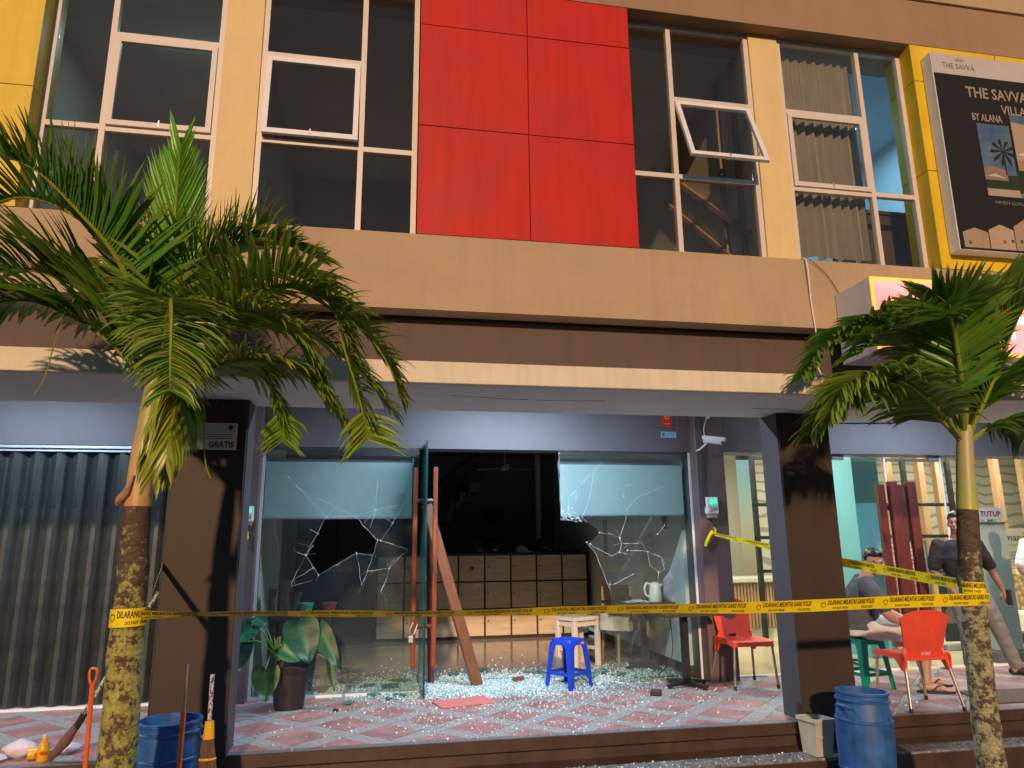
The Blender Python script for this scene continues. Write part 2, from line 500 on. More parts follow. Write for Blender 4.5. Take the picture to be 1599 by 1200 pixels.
def lettering(name, txt, size, m, parent, x, y, z, bold=False, centre=False, sx=1.0, sz=1.0, spacing=1.0, fit=None):
    """upright print facing the street (-Y) at plane y"""
    vs, fs = text_data(txt, size, bold, spacing)
    w = max(v[0] for v in vs)
    if fit: sx = fit/w
    off = -w*sx/2 if centre else 0
    b = MB(); b.add([(x+off+v[0]*sx, y, z+v[1]*sz) for v in vs], fs)
    return b.build(name, m, parent)

def clip_poly(p, x0, x1, y0, y1):
    for ax, lim, sgn in ((0, x0, 1), (0, x1, -1), (1, y0, 1), (1, y1, -1)):
        q = []
        for i in range(len(p)):
            a, b = p[i], p[(i+1) % len(p)]
            ia = (a[ax]-lim)*sgn >= 0; ib = (b[ax]-lim)*sgn >= 0
            if ia: q.append(a)
            if ia != ib:
                t = (lim-a[ax])/(b[ax]-a[ax]); q.append((a[0]+t*(b[0]-a[0]), a[1]+t*(b[1]-a[1])))
        p = q
        if not p: return []
    out = []
    for a in p:
        if not out or (abs(a[0]-out[-1][0])+abs(a[1]-out[-1][1])) > 1e-5: out.append(a)
    if len(out) > 2 and abs(out[0][0]-out[-1][0])+abs(out[0][1]-out[-1][1]) < 1e-5: out.pop()
    ar = 0.5*sum(out[i][0]*out[(i+1) % len(out)][1]-out[(i+1) % len(out)][0]*out[i][1] for i in range(len(out))) if len(out) > 2 else 0
    return out if abs(ar) > 2e-4 else []

# ------------------------------------------------------------------ the setting: ground, steps, porch floor
tag(box('street', 'asphalt', None, -60, 60, -60, 4.6, -0.8, -0.388), kind='structure')
st = tag(box('pavement', 'asphalt', None, -12, 14, 4.6, 5.30, -0.8, -0.395), kind='structure')
pm = MB().box(0, 0.195, 0, 0.095, 0, 0.035, bev=0.006).build('paver', 'paver', mesh_only=True)
k = 0
for j in range(7):
    for i in range(-2, 14):
        x = 3.55 + i*0.2 + (j % 2)*0.1
        if x > 5.9: continue
        o = link('paver', pm, st); o.location = (x, 4.61+j*0.1, -0.415+random.uniform(0, 0.004))
st = tag(box('steps', 'wet', None, -8, 12, 5.30, 5.545, -0.7, -0.20), kind='structure')
box('riser', 'riser', st, -8, 12, 5.282, 5.297, -0.7, -0.215)
box('riser', 'riser', st, -8, 12, 5.545, 5.57, -0.199, -0.095)
box('joint', 'black', st, -8, 12, 5.56, 5.60, -0.095, -0.082)
b = MB(); b.prism([(5.49, -0.199), (5.545, -0.199), (5.545, -0.165)], 0, -8, 12); b.build('mortar_fillet', 'riser', st)
pf = tag(box('porch_floor', 'grout', None, -8, 12, 5.62, 7.34, -0.6, -0.006), kind='structure')
box('edge_stone', 'edge', pf, -8, 12, 5.553, 5.62, -0.03, 0.0)
box('lip', 'riser', pf, -8, 12, 5.53, 5.6, -0.082, -0.002)
def tile_poly(name, m, cx, cy, a, b):
    q = 1/math.sqrt(2)
    p = [(cx+(u*q-v*q), cy+(u*q+v*q)) for u, v in ((-a, -b), (a, -b), (a, b), (-a, b))]
    p = clip_poly(p, -3.7, 7.5, 5.625, 7.335)
    if not p: return
    z = random.uniform(-0.001, 0.001)
    MB().prism(p, 2, -0.006, z).build(name, m, pf)
LQ = 0.34
for i in range(-14, 26):
    for j in range(-2, 7):
        cx = -0.54 + LQ*i; cy = 5.93 + LQ*j
        if cx < -3.6 or cx > 7.2: continue
        if -8 < cx < -100: continue
        if (i+j) % 2 == 0:
            tile_poly('red_tile', 'tile_red', cx, cy, 0.165, 0.165)
            tile_poly('border_tile', 'tile_grey', cx+LQ/2, cy+LQ/2, 0.071, 0.163)
            tile_poly('border_tile', 'tile_grey', cx-LQ/2, cy+LQ/2, 0.163, 0.071)
        else:
            tile_poly('corner_tile', 'tile_grey', cx, cy, 0.071, 0.071)
sf = tag(box('shop_floor', 'grout', None, -1.14, 3.3, 7.41, 13.5, -0.5, -0.004), kind='structure')
for i in range(8):
    for j in range(6):
        x0 = -1.13+i*0.56; y0 = 7.42+j*0.62
        box('floor_tile', 'floor', sf, x0, min(x0+0.555, 3.29), y0, y0+0.615, -0.004, random.uniform(0.0, 0.0012))
tag(box('lobby_floor', 'lfloor', None, 3.42, 11, 7.41, 12.4, -0.5, 0.0), kind='structure')

# ------------------------------------------------------------------ the building
bld = thing('shophouse_building', 'brown, red and yellow shophouse row with tall white-framed windows over a glass-fronted ground floor', 'building', (1.18, 5.43, 0))
M['eave'] = mat('tan_light_falloff', (0.33, 0.20, 0.11), 0.8, 0.08, 1.6, dirt=0.25, stretch=(0.5, 1, 1))  # tan darkened to paint in the light falling off up at the beam
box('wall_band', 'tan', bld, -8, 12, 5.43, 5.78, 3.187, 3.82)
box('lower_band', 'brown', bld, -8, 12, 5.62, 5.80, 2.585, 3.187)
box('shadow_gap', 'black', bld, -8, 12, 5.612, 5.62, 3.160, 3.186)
box('canopy_ledge', 'cream', bld, -8, 12, 4.735, 4.80, 2.44, 2.59, bev=0.004)
box('canopy_soffit', 'soffit', bld, -8, 12, 4.80, 5.77, 2.443, 2.585)
box('porch_ceiling', 'soffit', bld, -8, 12, 5.80, 7.6, 3.0, 3.1)
# hairline cracks in the soffit
for pts in ([(3.0, 5.35), (3.3, 5.33), (3.42, 5.40), (3.7, 5.42), (3.9, 5.5)], [(0.5, 5.15), (0.9, 5.22), (1.3, 5.24), (1.7, 5.2)]):
    MB().tube([(x, y, 2.4425) for x, y in pts], 0.0022, 4).build('ceiling_crack', 'black', bld)
for x0, x1 in ((-1.47, -0.96), (3.31, 3.79)):
    pl = MB().box(x0, x1, 5.515, 5.80, -0.6, 2.443, bev=0.01).build('pillar', 'dbrown', bld)
    MB().box(x0-0.003, x0+0.02, 5.525, 5.795, 0.001, 2.44).build('cool_lit_side', 'side', pl)
    MB().box(x1-0.02, x1+0.003, 5.525, 5.795, 0.001, 2.44).build('cool_lit_side', 'side', pl)
    MB().box(x0-0.004, x1+0.004, 5.511, 5.60, -0.2, 0.13).build('plinth', 'dbrown', pl)
box('roof_beam', 'eave', bld, -8, 12, 5.43, 5.95, 6.20, 6.72)
box('roof_fascia', 'tan', bld, -8, 12, 5.405, 5.95, 6.722, 7.4)
for x0, x1 in ((-1.37, -1.07), (3.40, 3.70)):
    box('mullion_wall', 'yellow_pale', bld, x0, x1, 5.56, 5.80, 3.82, 6.2)
# cladding panels: separate boards with open joints over a dark backing
box('panel_backing', 'black', bld, 0.25, 2.12, 5.452, 5.78, 3.83, 6.2)
for x0, x1 in ((0.24, 1.18), (1.18, 2.13)):
    for z0, z1 in ((3.823, 4.80), (4.80, 5.77), (5.77, 6.197)):
        box('red_panel', 'red', bld, x0+0.004, x1-0.004, 5.43+random.uniform(0, 0.002), 5.452, z0+0.004, z1-0.004)
for xa, xb, xs in ((-8, -2.68, (-8, -5.2, -3.95, -2.68)), (5.07, 12, (5.07, 6.05, 7.3, 9, 12))):
    box('panel_backing', 'black', bld, xa+0.02, xb-0.02, 5.46, 5.79, 3.83, 6.19)
    for i in range(len(xs)-1):
        for z0, z1 in ((3.823, 4.82), (4.82, 5.79), (5.79, 6.197)):
            box('yellow_panel', 'yellow', bld, xs[i]+0.004 if i else xs[i], xs[i+1]-(0.004 if i < len(xs)-2 else 0), 5.43, 5.46 if not ((xs[i] == 5.07) or (xs[i+1] == -2.68)) else 5.78, z0+0.004, z1-0.004)
def upper_window(x0, x1, mull, wide_left, t_hi, t_lo, t_nar, open_deg, sash_m, label):
    z0, z1 = 3.80, 6.20; ya, yb = 5.585, 5.635; w = 0.045
    b = MB()
    b.box(x0, x0+w, ya, yb, z0, z1); b.box(x1-w, x1, ya, yb, z0, z1)
    b.box(x0+w, x1-w, ya, yb, z1-0.05, z1); b.box(x0+w, x1-w, ya, yb, z0, 3.88)
    win = b.build('window', 'frame', bld, label=label)
    MB().box(mull-w/2, mull+w/2, ya-0.003, yb, 3.88, z1-0.05).build('mullion', 'frame', win)
    wl, wr = (x0+w, mull-w/2) if wide_left else (mull+w/2, x1-w)
    nl, nr = (mull+w/2, x1-w) if wide_left else (x0+w, mull-w/2)
    for z in (t_hi, t_lo): MB().box(wl, wr, ya, yb, z-w/2, z+w/2).build('transom', 'frame', win)
    MB().box(nl, nr, ya, yb, t_nar-w/2, t_nar+w/2).build('transom', 'frame', win)
    yg = 5.612
    for a, c, z_0, z_1 in ((wl, wr, t_hi+w/2, z1-0.05), (wl, wr, 3.88, t_lo-w/2), (nl, nr, t_nar+w/2, z1-0.05), (nl, nr, 3.88, t_nar-w/2)):
        MB().box(a+0.001, c-0.001, yg, yg+0.006, z_0+0.001, z_1-0.001).build('pane', 'glass', win)
    # opening sash hung from the top
    s = MB(); h = t_hi-t_lo-w; W = wr-wl; f = 0.045
    s.box(0.003, f, 0, 0.03, -h, -0.003); s.box(W-f, W-0.003, 0, 0.03, -h, -0.003)
    s.box(f, W-f, 0, 0.03, -f, -0.003); s.box(f, W-f, 0, 0.03, -h, -h+f)
    mx = Matrix.Translation((wl, ya-0.012, t_hi-w/2)) @ Matrix.Rotation(-R(open_deg), 4, 'X')
    s.xf(mx).build('sash', sash_m, win)
    g = MB(); g.box(f-0.002, W-f+0.002, 0.012, 0.018, -h+f-0.002, -f+0.002); g.xf(mx).build('pane', 'glass', win)
    hd = MB(); hd.box(W/2-0.008, W/2+0.008, -0.002, 0.05, -h+0.01, -h+0.07, bev=0.003); hd.xf(mx).build('latch', 'steel', win)
    if open_deg > 10:
        p = mx @ Vector((W-0.02, 0.02, -h*0.75))
        MB().tube([p, (wr-0.01, ya+0.02, t_lo+0.15), (wr-0.01, ya+0.02, t_lo+0.02)], 0.006, 5).build('stay_arm', 'steel', win)
    return win
upper_window(-2.68, -1.37, -2.225, False, 5.46, 4.61, 4.62, 1.0, 'frame', 'window left of the first pale yellow strip')
upper_window(-1.07, 0.24, -0.23, True, 5.43, 4.63, 4.62, 5.0, 'frame_white', 'window between pale yellow strip and red panels, sash slightly ajar')
upper_window(2.13, 3.40, 2.58, False, 5.41, 4.62, 4.62, 21, 'frame_white', 'window right of the red panels with its sash propped open')
upper_window(3.70, 5.07, 4.58, True, 5.41, 4.60, 4.61, 0.5, 'frame', 'curtained window beside the yellow panels')
# rooms upstairs
M['room_blue'] = mat('blue_lit_room_paint', (0.42, 0.55, 0.62), 0.8, 0.05, 2)
M['upper_room'] = mat('upper_room_paint', (0.50, 0.47, 0.43), 0.85, 0.10, 2)
M['room_beige'] = mat('beige_partition', (0.62, 0.57, 0.46), 0.8, 0.08, 2)
box('upper_floor', 'upper_room', bld, -3.2, 6.3, 5.80, 9.2, 3.3, 3.4)
box('upper_ceiling', 'upper_room', bld, -3.2, 3.5, 5.96, 9.2, 6.24, 6.3)
box('upper_ceiling', 'room_blue', bld, 3.62, 6.3, 5.96, 9.2, 6.24, 6.3)
box('upper_partition', 'upper_room', bld, -3.2, 3.5, 9.2, 9.3, 3.4, 6.24)
box('upper_partition', 'room_blue', bld, 3.6, 6.3, 8.2, 8.3, 3.4, 6.24)
for x, m in ((-3.2, 'upper_room'), (-1.27, 'upper_room'), (1.18, 'upper_room'), (3.47, 'room_beige'), (3.58, 'room_blue'), (6.2, 'room_blue')):
    box('upper_partition', m, bld, x, x+0.07, 5.80, 9.2, 3.4, 6.24)
for z in (0, 0.42):
    b = MB(); b.prism([(5.85, 3.75+z), (5.85, 3.82+z), (7.8, 5.55+z), (7.8, 5.48+z)], 0, 3.42, 3.465); b.build('stair_rail', 'oak', bld)
b = MB(); b.box(3.43, 3.466, 6.0, 6.06, 3.4, 6.2); b.box(3.43, 3.466, 6.35, 6.39, 3.4, 6.2); b.build('door_jamb', 'oak', bld)
# curtain: pleated cloth
def curtain(x0, x1, y, z0, z1, n, name, m, amp=0.03, wav=0.0):
    b = MB(); vs = []; fs = []; N = n*6
    for i in range(N+1):
        u = i/N; x = x0+(x1-x0)*u
        ph = 2*PI*n*u
        for j in range(7):
            v = j/6
            vs.append((x, y+amp*math.sin(ph+0.6*math.sin(7*u))*(0.5+0.5*v), z1+(z0-z1)*v+(wav*math.sin(ph*0.5+1) if j == 6 else 0)))
    for i in range(N):
        for j in range(6):
            fs.append((i*7+j, (i+1)*7+j, (i+1)*7+j+1, i*7+j+1))
    b.add(vs, fs); return b.build(name, m, None, smooth=True)
c1 = curtain(3.76, 4.60, 5.74, 3.98, 6.10, 9, 'curtain', 'curtain', 0.035, 0.025)
tag(c1, 'beige pleated curtain hanging behind the upstairs window beside the yellow panels', 'curtain')
tl = thing('tube_lamp', 'lit fluorescent tube on the blue ceiling behind the narrow upstairs pane', 'lamp', (5.35, 7.3, 6.2))
MB().box(4.75, 5.55, 6.88, 6.92, 6.215, 6.24).build('batten', 'white', tl)
MB().tube([(4.78, 6.9, 6.205), (5.52, 6.9, 6.205)], 0.012, 8).build('tube', emit('cool_tube', (0.55, 0.82, 1.0), 6.0), tl)
ld = bpy.data.lights.new('tube_light', 'AREA'); ld.shape = 'RECTANGLE'; ld.size = 0.8; ld.size_y = 0.05; ld.energy = 30; ld.color = (0.40, 0.72, 1.0)
lo = bpy.data.objects.new('tube_light', ld); C.objects.link(lo); lo.parent = tl; lo.location = (-0.2, -0.4, -0.02)
tl2 = thing('tube_lamp', 'lit blue-white tube on the ceiling behind the leftmost upstairs window', 'lamp', (-1.9, 6.7, 6.2))
MB().box(-2.3, -1.5, 6.68, 6.72, 6.215, 6.24).build('batten', 'white', tl2)
MB().tube([(-2.27, 6.7, 6.205), (-1.53, 6.7, 6.205)], 0.012, 8).build('tube', emit('cool_tube_b', (0.55, 0.82, 1.0), 2.0), tl2)
ld = bpy.data.lights.new('tube_light', 'AREA'); ld.shape = 'RECTANGLE'; ld.size = 0.8; ld.size_y = 0.05; ld.energy = 5.0; ld.color = (0.5, 0.8, 1.0)
lo = bpy.data.objects.new('tube_light', ld); C.objects.link(lo); lo.parent = tl2; lo.location = (0, 0, -0.02)
# dark wardrobe seen through the narrow lower pane
wd = thing('wardrobe', 'dark wardrobe standing behind the narrow lower pane of the curtained window', 'wardrobe', (4.95, 6.4, 3.4))
MB().box(4.72, 5.3, 6.0, 6.5, 3.4, 4.62, bev=0.01).build('cabinet', 'dwood', wd)
MB().box(4.70, 5.32, 5.98, 6.52, 4.62, 4.66, bev=0.005).build('top', 'dwood', wd)

# ---- ground floor fronts
box('shop_beam', 'wall', bld, -8, -1.12, 7.35, 7.6, 2.325, 3.0)
box('shop_beam', 'wall', bld, -1.12, 3.34, 7.352, 7.6, 2.335, 3.0)
box('shop_beam', 'wall', bld, 3.66, 12, 7.30, 7.6, 2.335, 3.0)
box('beam_shadow_strip', 'col', bld, 3.20, 3.34, 7.335, 7.352, 2.335, 3.0)  # thin darker strip painting the shadow on the beam beside the column
box('column', 'col', bld, -1.56, -1.12, 7.22, 7.6, 0, 3.0, bev=0.004)
box('column', 'col', bld, 3.34, 3.66, 7.20, 7.6, 0, 3.0, bev=0.004)
box('sill', 'sill', bld, -8, -1.56, 7.345, 7.42, -0.006, 0.02)
box('sill', 'sill', bld, -1.12, 0.42, 7.345, 7.42, -0.006, 0.02)
box('sill', 'sill', bld, 3.66, 12, 7.345, 7.42, -0.006, 0.015)
box('threshold', 'tile_grey', bld, 0.42, 3.34, 7.345, 7.42, -0.006, 0.004)
# room shell
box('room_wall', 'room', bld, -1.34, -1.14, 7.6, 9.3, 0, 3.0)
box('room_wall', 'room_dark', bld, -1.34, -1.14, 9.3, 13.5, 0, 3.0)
box('room_wall', 'room', bld, 3.30, 3.42, 7.6, 13.5, 0.10, 3.0)
box('skirting', 'dbrown', bld, 3.285, 3.42, 7.6, 11.0, 0, 0.10)
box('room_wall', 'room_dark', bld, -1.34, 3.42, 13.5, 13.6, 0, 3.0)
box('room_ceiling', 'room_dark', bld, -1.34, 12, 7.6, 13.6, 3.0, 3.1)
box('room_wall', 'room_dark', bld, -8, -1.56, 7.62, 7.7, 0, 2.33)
MB().tube([(2.93, 13.2, 0), (2.93, 13.2, 3.0)], 0.05, 8).build('drain_pipe', 'white', bld)
b = MB()
for i in range(9): b.box(0.2+i*0.17, 0.39+i*0.17, 12.5, 13.45, 0.9+i*0.17, 1.07+i*0.17)
b.build('staircase', 'room_dark', bld)
b = MB(); b.tube([(0.2, 12.45, 1.75), (1.75, 12.45, 3.0)], 0.03, 6)
for i in range(7): b.tube([(0.3+i*0.2, 12.45, 1.0+i*0.17), (0.3+i*0.2, 12.45, 1.83+i*0.16)], 0.012, 5)
b.build('stair_rail', 'dark', bld)
# roller shutter of pleated vertical slats
sh = MB().box(-8, -1.56, 7.36, 7.44, 2.295, 2.322).build('roller_shutter', 'alu', bld, label='closed pleated steel shutter, pale rail along its top')
MB().box(-8, -1.56, 7.352, 7.40, 2.262, 2.278).build('rail', 'alu', sh)
sm = None
p = 0.182
x = -1.58
while x > -4.6:
    b = MB()
    prof = [(-p, 0.07), (-p*0.93, 0.045), (-p*0.62, 0.0), (-p*0.42, 0.0), (-p*0.10, 0.06), (0, 0.07)]
    vs = []; fs = []
    for (a, d) in prof:
        for z in (0.022, 2.255): vs.append((a, d, z))
    for i in range(len(prof)-1): fs.append((i*2, i*2+2, i*2+3, i*2+1))
    if sm is None:
        b.add(vs, fs)
        # folding links punched through each pleat, in rows
        for z in (0.35, 1.05, 1.75):
            b.box(-p*0.6, -p*0.44, -0.006, 0.0, z, z+0.03)
        sm = b.build('slat', 'shutter', mesh_only=True)
    o = link('slat', sm, sh); o.location = (x-1.18, 7.37-5.43, 0)
    x -= p

# ---- broken shopfront glass
def pane_with_hole(outer, hole, y, t):
    import bmesh
    from mathutils.geometry import tessellate_polygon
    loops = [[Vector((p[0], p[1], 0)) for p in outer]] + ([[Vector((p[0], p[1], 0)) for p in hole]] if hole else [])
    tris = tessellate_polygon(loops)
    flat = [v for l in loops for v in l]; n = len(flat)
    vs = [(v.x, y, v.y) for v in flat] + [(v.x, y+t, v.y) for v in flat]
    fs = [tuple(tr) for tr in tris] + [tuple(i+n for i in reversed(tr)) for tr in tris]
    o = 0
    for l in loops:
        m = len(l)
        for i in range(m): fs.append((o+i, o+(i+1) % m, n+o+(i+1) % m, n+o+i))
        o += m
    b = MB(); b.add(vs, fs); return b
def crack_lines(lines, y, name, parent, r=0.0016):
    b = MB()
    for ln in lines:      # hairlines running out of every blow
        for q in (ln[0], ln[-1]):
            for k in range(random.choice((0, 1, 1, 2))):
                a = random.uniform(0, 2*PI); p_ = Vector((q[0], y+0.0005, q[1])); pts = [p_]
                for s_ in range(random.randint(2, 4)):
                    a += random.uniform(-0.35, 0.35); p_ = p_+Vector((math.cos(a), 0, math.sin(a)))*random.uniform(0.015, 0.05); pts.append(p_)
                pts = [p for p in pts if 0.03 < p.z < 2.3 and not (0.40 < p.x < 1.87) and -1.1 < p.x < 3.32 and not (p.x < 2.3 and p.x > 1.8 and p.z < 1.6)]
                if any(-0.62 < p.x < 0.02 and 1.12 < p.z < 1.66 and abs(p.x+0.28)/0.36+abs(p.z-1.41)/0.30 < 1.15 for p in pts[1:]): continue
                if len(pts) > 1: b.tube(pts, [0.0005]*len(pts), 3, cap=False)
    for ln in lines:
        pts = []
        for i in range(len(ln)-1):
            a = Vector((ln[i][0], y, ln[i][1])); c = Vector((ln[i+1][0], y, ln[i+1][1]))
            n = max(2, int((c-a).length/0.05))
            for k in range(n):
                q = a.lerp(c, k/n)
                j = 0.006 if k else 0
                pts.append(q+Vector((random.uniform(-j, j), 0, random.uniform(-j, j))))
        pts.append(Vector((ln[-1][0], y, ln[-1][1])))
        rad = [r*random.choice((0.35, 0.6, 1.0, 1.2, 0.8)) for _ in pts]
        b.tube(pts, rad, 4)
        for q in (pts[0],):   # crushed spot where a blow landed
            for k in range(5):
                a = random.uniform(0, 2*PI); d = random.uniform(0.004, 0.016)
                b.tube([q, q+Vector((math.cos(a)*d, 0, math.sin(a)*d))], [0.003, 0.0012], 4)
    return b.build(name, 'crack', parent)
hole = [(-0.49, 1.65), (-0.35, 1.662), (-0.21, 1.65), (-0.13, 1.59), (-0.05, 1.50), (0.01, 1.42), (-0.02, 1.3), (-0.19, 1.3), (-0.36, 1.22), (-0.54, 1.1), (-0.59, 1.17), (-0.67, 1.29), (-0.61, 1.38), (-0.57, 1.49)]
gl = pane_with_hole([(-1.11, 0.02), (0.40, 0.02), (0.40, 2.33), (-1.11, 2.33)], hole, 7.36, 0.010).build('shop_window', 'glass_shop', bld, label='cracked shop window pane with a jagged hole in its middle')
crL = [
[(-0.87,2.04),(-0.79,1.95),(-0.66,1.86),(-0.41,1.75),(-0.21,1.65)],[(-0.79,1.95),(-0.61,1.78),(-0.49,1.65)],[(-0.49,1.65),(-0.41,1.75)],
[(-0.02,1.72),(-0.21,1.65)],[(-0.02,1.72),(0.26,1.77),(0.35,1.91)],[(-0.02,1.72),(-0.01,2.01)],[(-0.02,1.72),(-0.13,1.59)],[(-0.02,1.72),(-0.07,1.54)],
[(-0.02,1.72),(0.15,1.59),(0.04,1.42)],[(0.15,1.59),(0.27,1.8)],[(0.04,1.42),(0.31,1.33),(0.22,1.25),(0.13,1.15),(-0.08,1.13)],
[(0.01,1.42),(-0.05,1.21),(-0.13,1.0)],[(-0.19,1.3),(-0.13,1.0),(-0.1,1.06)],[(-0.19,1.3),(-0.04,1.28)],[(-0.67,1.29),(-0.77,1.07),(-0.79,1.0),(-0.6,1.05)],
[(-0.59,1.17),(-0.77,1.06)],[(-0.67,1.29),(-0.76,1.32)],[(0.13,1.15),(0.11,1.06),(0.05,0.93)],[(0.13,1.15),(0.1,1.23)],[(-0.56,1.49),(-0.64,1.53)],[(-0.66,1.29),(-0.6,1.38)],
[(-0.49,1.65),(-0.21,1.652)],[(-0.49,1.65),(-0.57,1.49),(-0.67,1.29),(-0.59,1.17),(-0.54,1.1)],[(-0.54,1.1),(-0.19,1.3)],[(-0.21,1.65),(0.01,1.42)]]
crack_lines(crL, 7.358, 'crack', gl)
paneR = [(1.86, 2.33), (1.86, 1.81), (1.89, 1.68), (1.94, 1.61), (2.05, 1.59), (2.17, 1.58), (2.24, 1.53), (2.28, 1.48), (2.22, 1.41), (2.14, 1.38), (2.24, 1.26), (2.31, 1.11), (2.37, 0.91), (2.39, 0.74), (2.41, 0.3), (2.45, 0.005), (3.335, 0.005), (3.335, 2.33)]
gr = pane_with_hole(paneR, None, 7.36, 0.010).build('shop_window', 'glass_shop', bld, label='cracked shop window pane missing its lower left corner')
crR = [
[(1.89,1.71),(1.96,1.74),(2.03,1.91),(2.18,2.07),(2.34,2.22)],[(1.96,1.73),(1.96,1.84),(2.03,1.91)],[(1.99,1.73),(2.04,1.81),(2.05,1.9)],[(2.09,1.6),(2.16,1.76),(2.21,1.93),(2.24,2.1)],
[(1.89,1.68),(2.04,1.65),(2.09,1.6)],[(1.96,1.71),(2.06,1.67),(2.15,1.59)],[(1.91,1.62),(2.01,1.71),(2.09,1.59)],[(2.28,1.48),(2.39,1.47),(2.5,1.42)],[(2.5,1.42),(2.56,1.57),(2.6,1.73),(2.72,1.85),(3.03,1.97)],
[(2.5,1.42),(2.52,1.37),(2.73,1.37)],[(2.14,1.38),(2.24,1.26),(2.37,0.91)],[(2.18,1.36),(2.4,1.24),(2.49,1.28),(2.52,1.37)],[(2.49,1.28),(2.56,1.26)],[(2.58,1.3),(2.8,1.28),(2.95,1.22),(2.98,1.16)],
[(2.8,1.28),(2.82,1.14),(2.91,1.07),(2.98,1.1),(2.95,1.2)],[(2.37,0.96),(2.43,0.96),(2.64,1.06)],[(2.56,1.85),(2.57,1.96),(2.68,1.98)],[(2.92,1.46),(3.01,1.56)],[(2.91,1.07),(2.89,0.93)],
[(1.865,2.3),(1.865,1.81),(1.89,1.68),(1.94,1.61),(2.05,1.59)]]
crack_lines(crR, 7.358, 'crack', gr)
b = MB()
for k in range(60):   # crushed patch at the broken corner
    x = random.uniform(1.88, 2.06); z = 1.60+random.uniform(0, 0.10)*(1-(x-1.88)/0.3)
    a = random.uniform(0, PI); d = random.uniform(0.01, 0.03)
    b.tube([(x, 7.357, z), (x+math.cos(a)*d, 7.357, z+math.sin(a)*d)], 0.0018, 4)
b.build('crushed_glass', 'crack', gr)
MB().box(-1.12, -1.095, 7.35, 7.375, 0.02, 2.33).build('edge_strip', 'sill', gl)
MB().box(3.312, 3.336, 7.35, 7.359, 0.0, 2.33).build('edge_strip', 'sill', gr)
# open door leaf with wooden pull bars on both faces
dr = MB().box(0.455, 0.467, 7.05, 7.90, 0.012, 2.38).build('glass_door', 'glass_door', bld, label='glass door leaf standing open, seen edge-on')
MB().box(0.34, 0.385, 7.17, 7.22, 0.25, 2.12, bev=0.006).build('handle', 'mahogany', dr)
MB().box(0.535, 0.58, 7.17, 7.22, 0.25, 2.13, bev=0.006).build('handle', 'mahogany', dr)
b = MB()
for z in (1.80, 0.62): b.tube([(0.37, 7.195, z), (0.55, 7.195, z)], 0.022, 8)
b.build('bracket', 'dmahogany', dr)
MB().box(0.452, 0.470, 7.046, 7.052, 0.012, 2.38).build('edge', plain('dark_glass_edge', (0.01, 0.06, 0.06), 0.2), dr)
b = MB(); b.tube([(0.36, 7.16, 0.66), (0.33, 7.14, 0.60), (0.335, 7.14, 0.54), (0.37, 7.15, 0.56), (0.40, 7.16, 0.64), (0.45, 7.17, 0.63)], 0.007, 6)
b.box(0.315, 0.365, 7.12, 7.15, 0.48, 0.54, bev=0.006)
b.build('padlock', 'steel', dr)
# lobby glass on the right
lg = MB().box(3.665, 5.03, 7.36, 7.37, 0.015, 2.33).build('lobby_glazing', glass('lobby_glass', (0.90, 0.93, 0.90), 0.9), bld)
for a, c in ((5.05, 5.71), (5.73, 6.44), (6.46, 9.2)):
    MB().box(a, c, 7.36, 7.37, 0.015, 2.33).build('pane', lg.data.materials[0], lg)
for a in (5.03, 5.71, 6.44):
    MB().box(a+0.003, a+0.017, 7.355, 7.372, 0.015, 2.33).build('edge_strip', 'sill', lg)
for a in (5.06, 6.30):
    MB().box(a, a+0.14, 7.35, 7.38, 2.27, 2.33).build('patch_fitting', 'wall', lg)
for a, c, y in ((5.53, 5.62, 7.30), (5.64, 5.75, 7.25), (5.76, 5.85, 7.30), (5.87, 5.98, 7.25)):
    MB().box(a, c, y-0.03, y+0.03, 0.25, 2.02 if y == 7.25 else 1.99, bev=0.006).build('pull_handle', 'dmahogany', lg)
MB().box(5.60, 5.90, 7.29, 7.36, 1.70, 1.76).build('bracket', 'steel', lg)
# lobby shell
wm, wnn, wb = nt('wave_wallpaper')
tc = wnn.nodes.new('ShaderNodeTexCoord'); wv = wnn.nodes.new('ShaderNodeTexWave')
wv.wave_type = 'RINGS'; wv.inputs['Scale'].default_value = 5.0; wv.inputs['Distortion'].default_value = 3.0; wv.inputs['Detail'].default_value = 0.5; wv.inputs['Detail Scale'].default_value = 0.6
wnn.links.new(tc.outputs['Object'], wv.inputs['Vector'])
wnn.links.new(ramp(wnn, wv.outputs['Fac'], (0.26, 0.24, 0.19), (0.48, 0.45, 0.36), 0.08, 0.25), wb.inputs['Base Color'])
wb.inputs['Roughness'].default_value = 0.7
box('lobby_wall', wm, bld, 5.9, 12, 10.6, 10.7, 0, 3.0)
box('lobby_wall', 'lcream', bld, 3.42, 5.9, 11.2, 11.3, 0, 3.0)
box('lobby_wall', 'lcream', bld, 3.42, 3.6, 7.6, 11.2, 0, 3.0)
box('lobby_wall', 'lcream', bld, 11.9, 12, 7.6, 10.6, 0, 3.0)
for x in (7.6, 8.15, 8.45, 9.0, 9.5, 10.0):
    box('wall_fin', 'oak', bld, x, x+0.10, 9.75, 9.85, 0.0, 3.0)
box('teal_column', 'teal', bld, 5.86, 6.22, 8.15, 8.6, 0, 3.0)
for x, y in ((4.6, 9.0), (6.9, 8.6), (7.9, 9.0), (9.2, 9.0)):
    MB().lathe([(0.0, 2.985), (0.075, 2.985), (0.085, 3.0)], 16, (x, y, 0)).build('ceiling_light', emit('warm_led', (1.0, 0.9, 0.7), 25), bld)
for x, y, e in ((4.6, 9.0, 80), (7.0, 8.7, 98), (9.0, 9.0, 88)):
    ld = bpy.data.lights.new('lobby_light', 'AREA'); ld.size = 0.9; ld.energy = e; ld.color = (1.0, 0.92, 0.78)
    lo = bpy.data.objects.new('lobby_light', ld); C.objects.link(lo); lo.location = (x, y, 2.95)

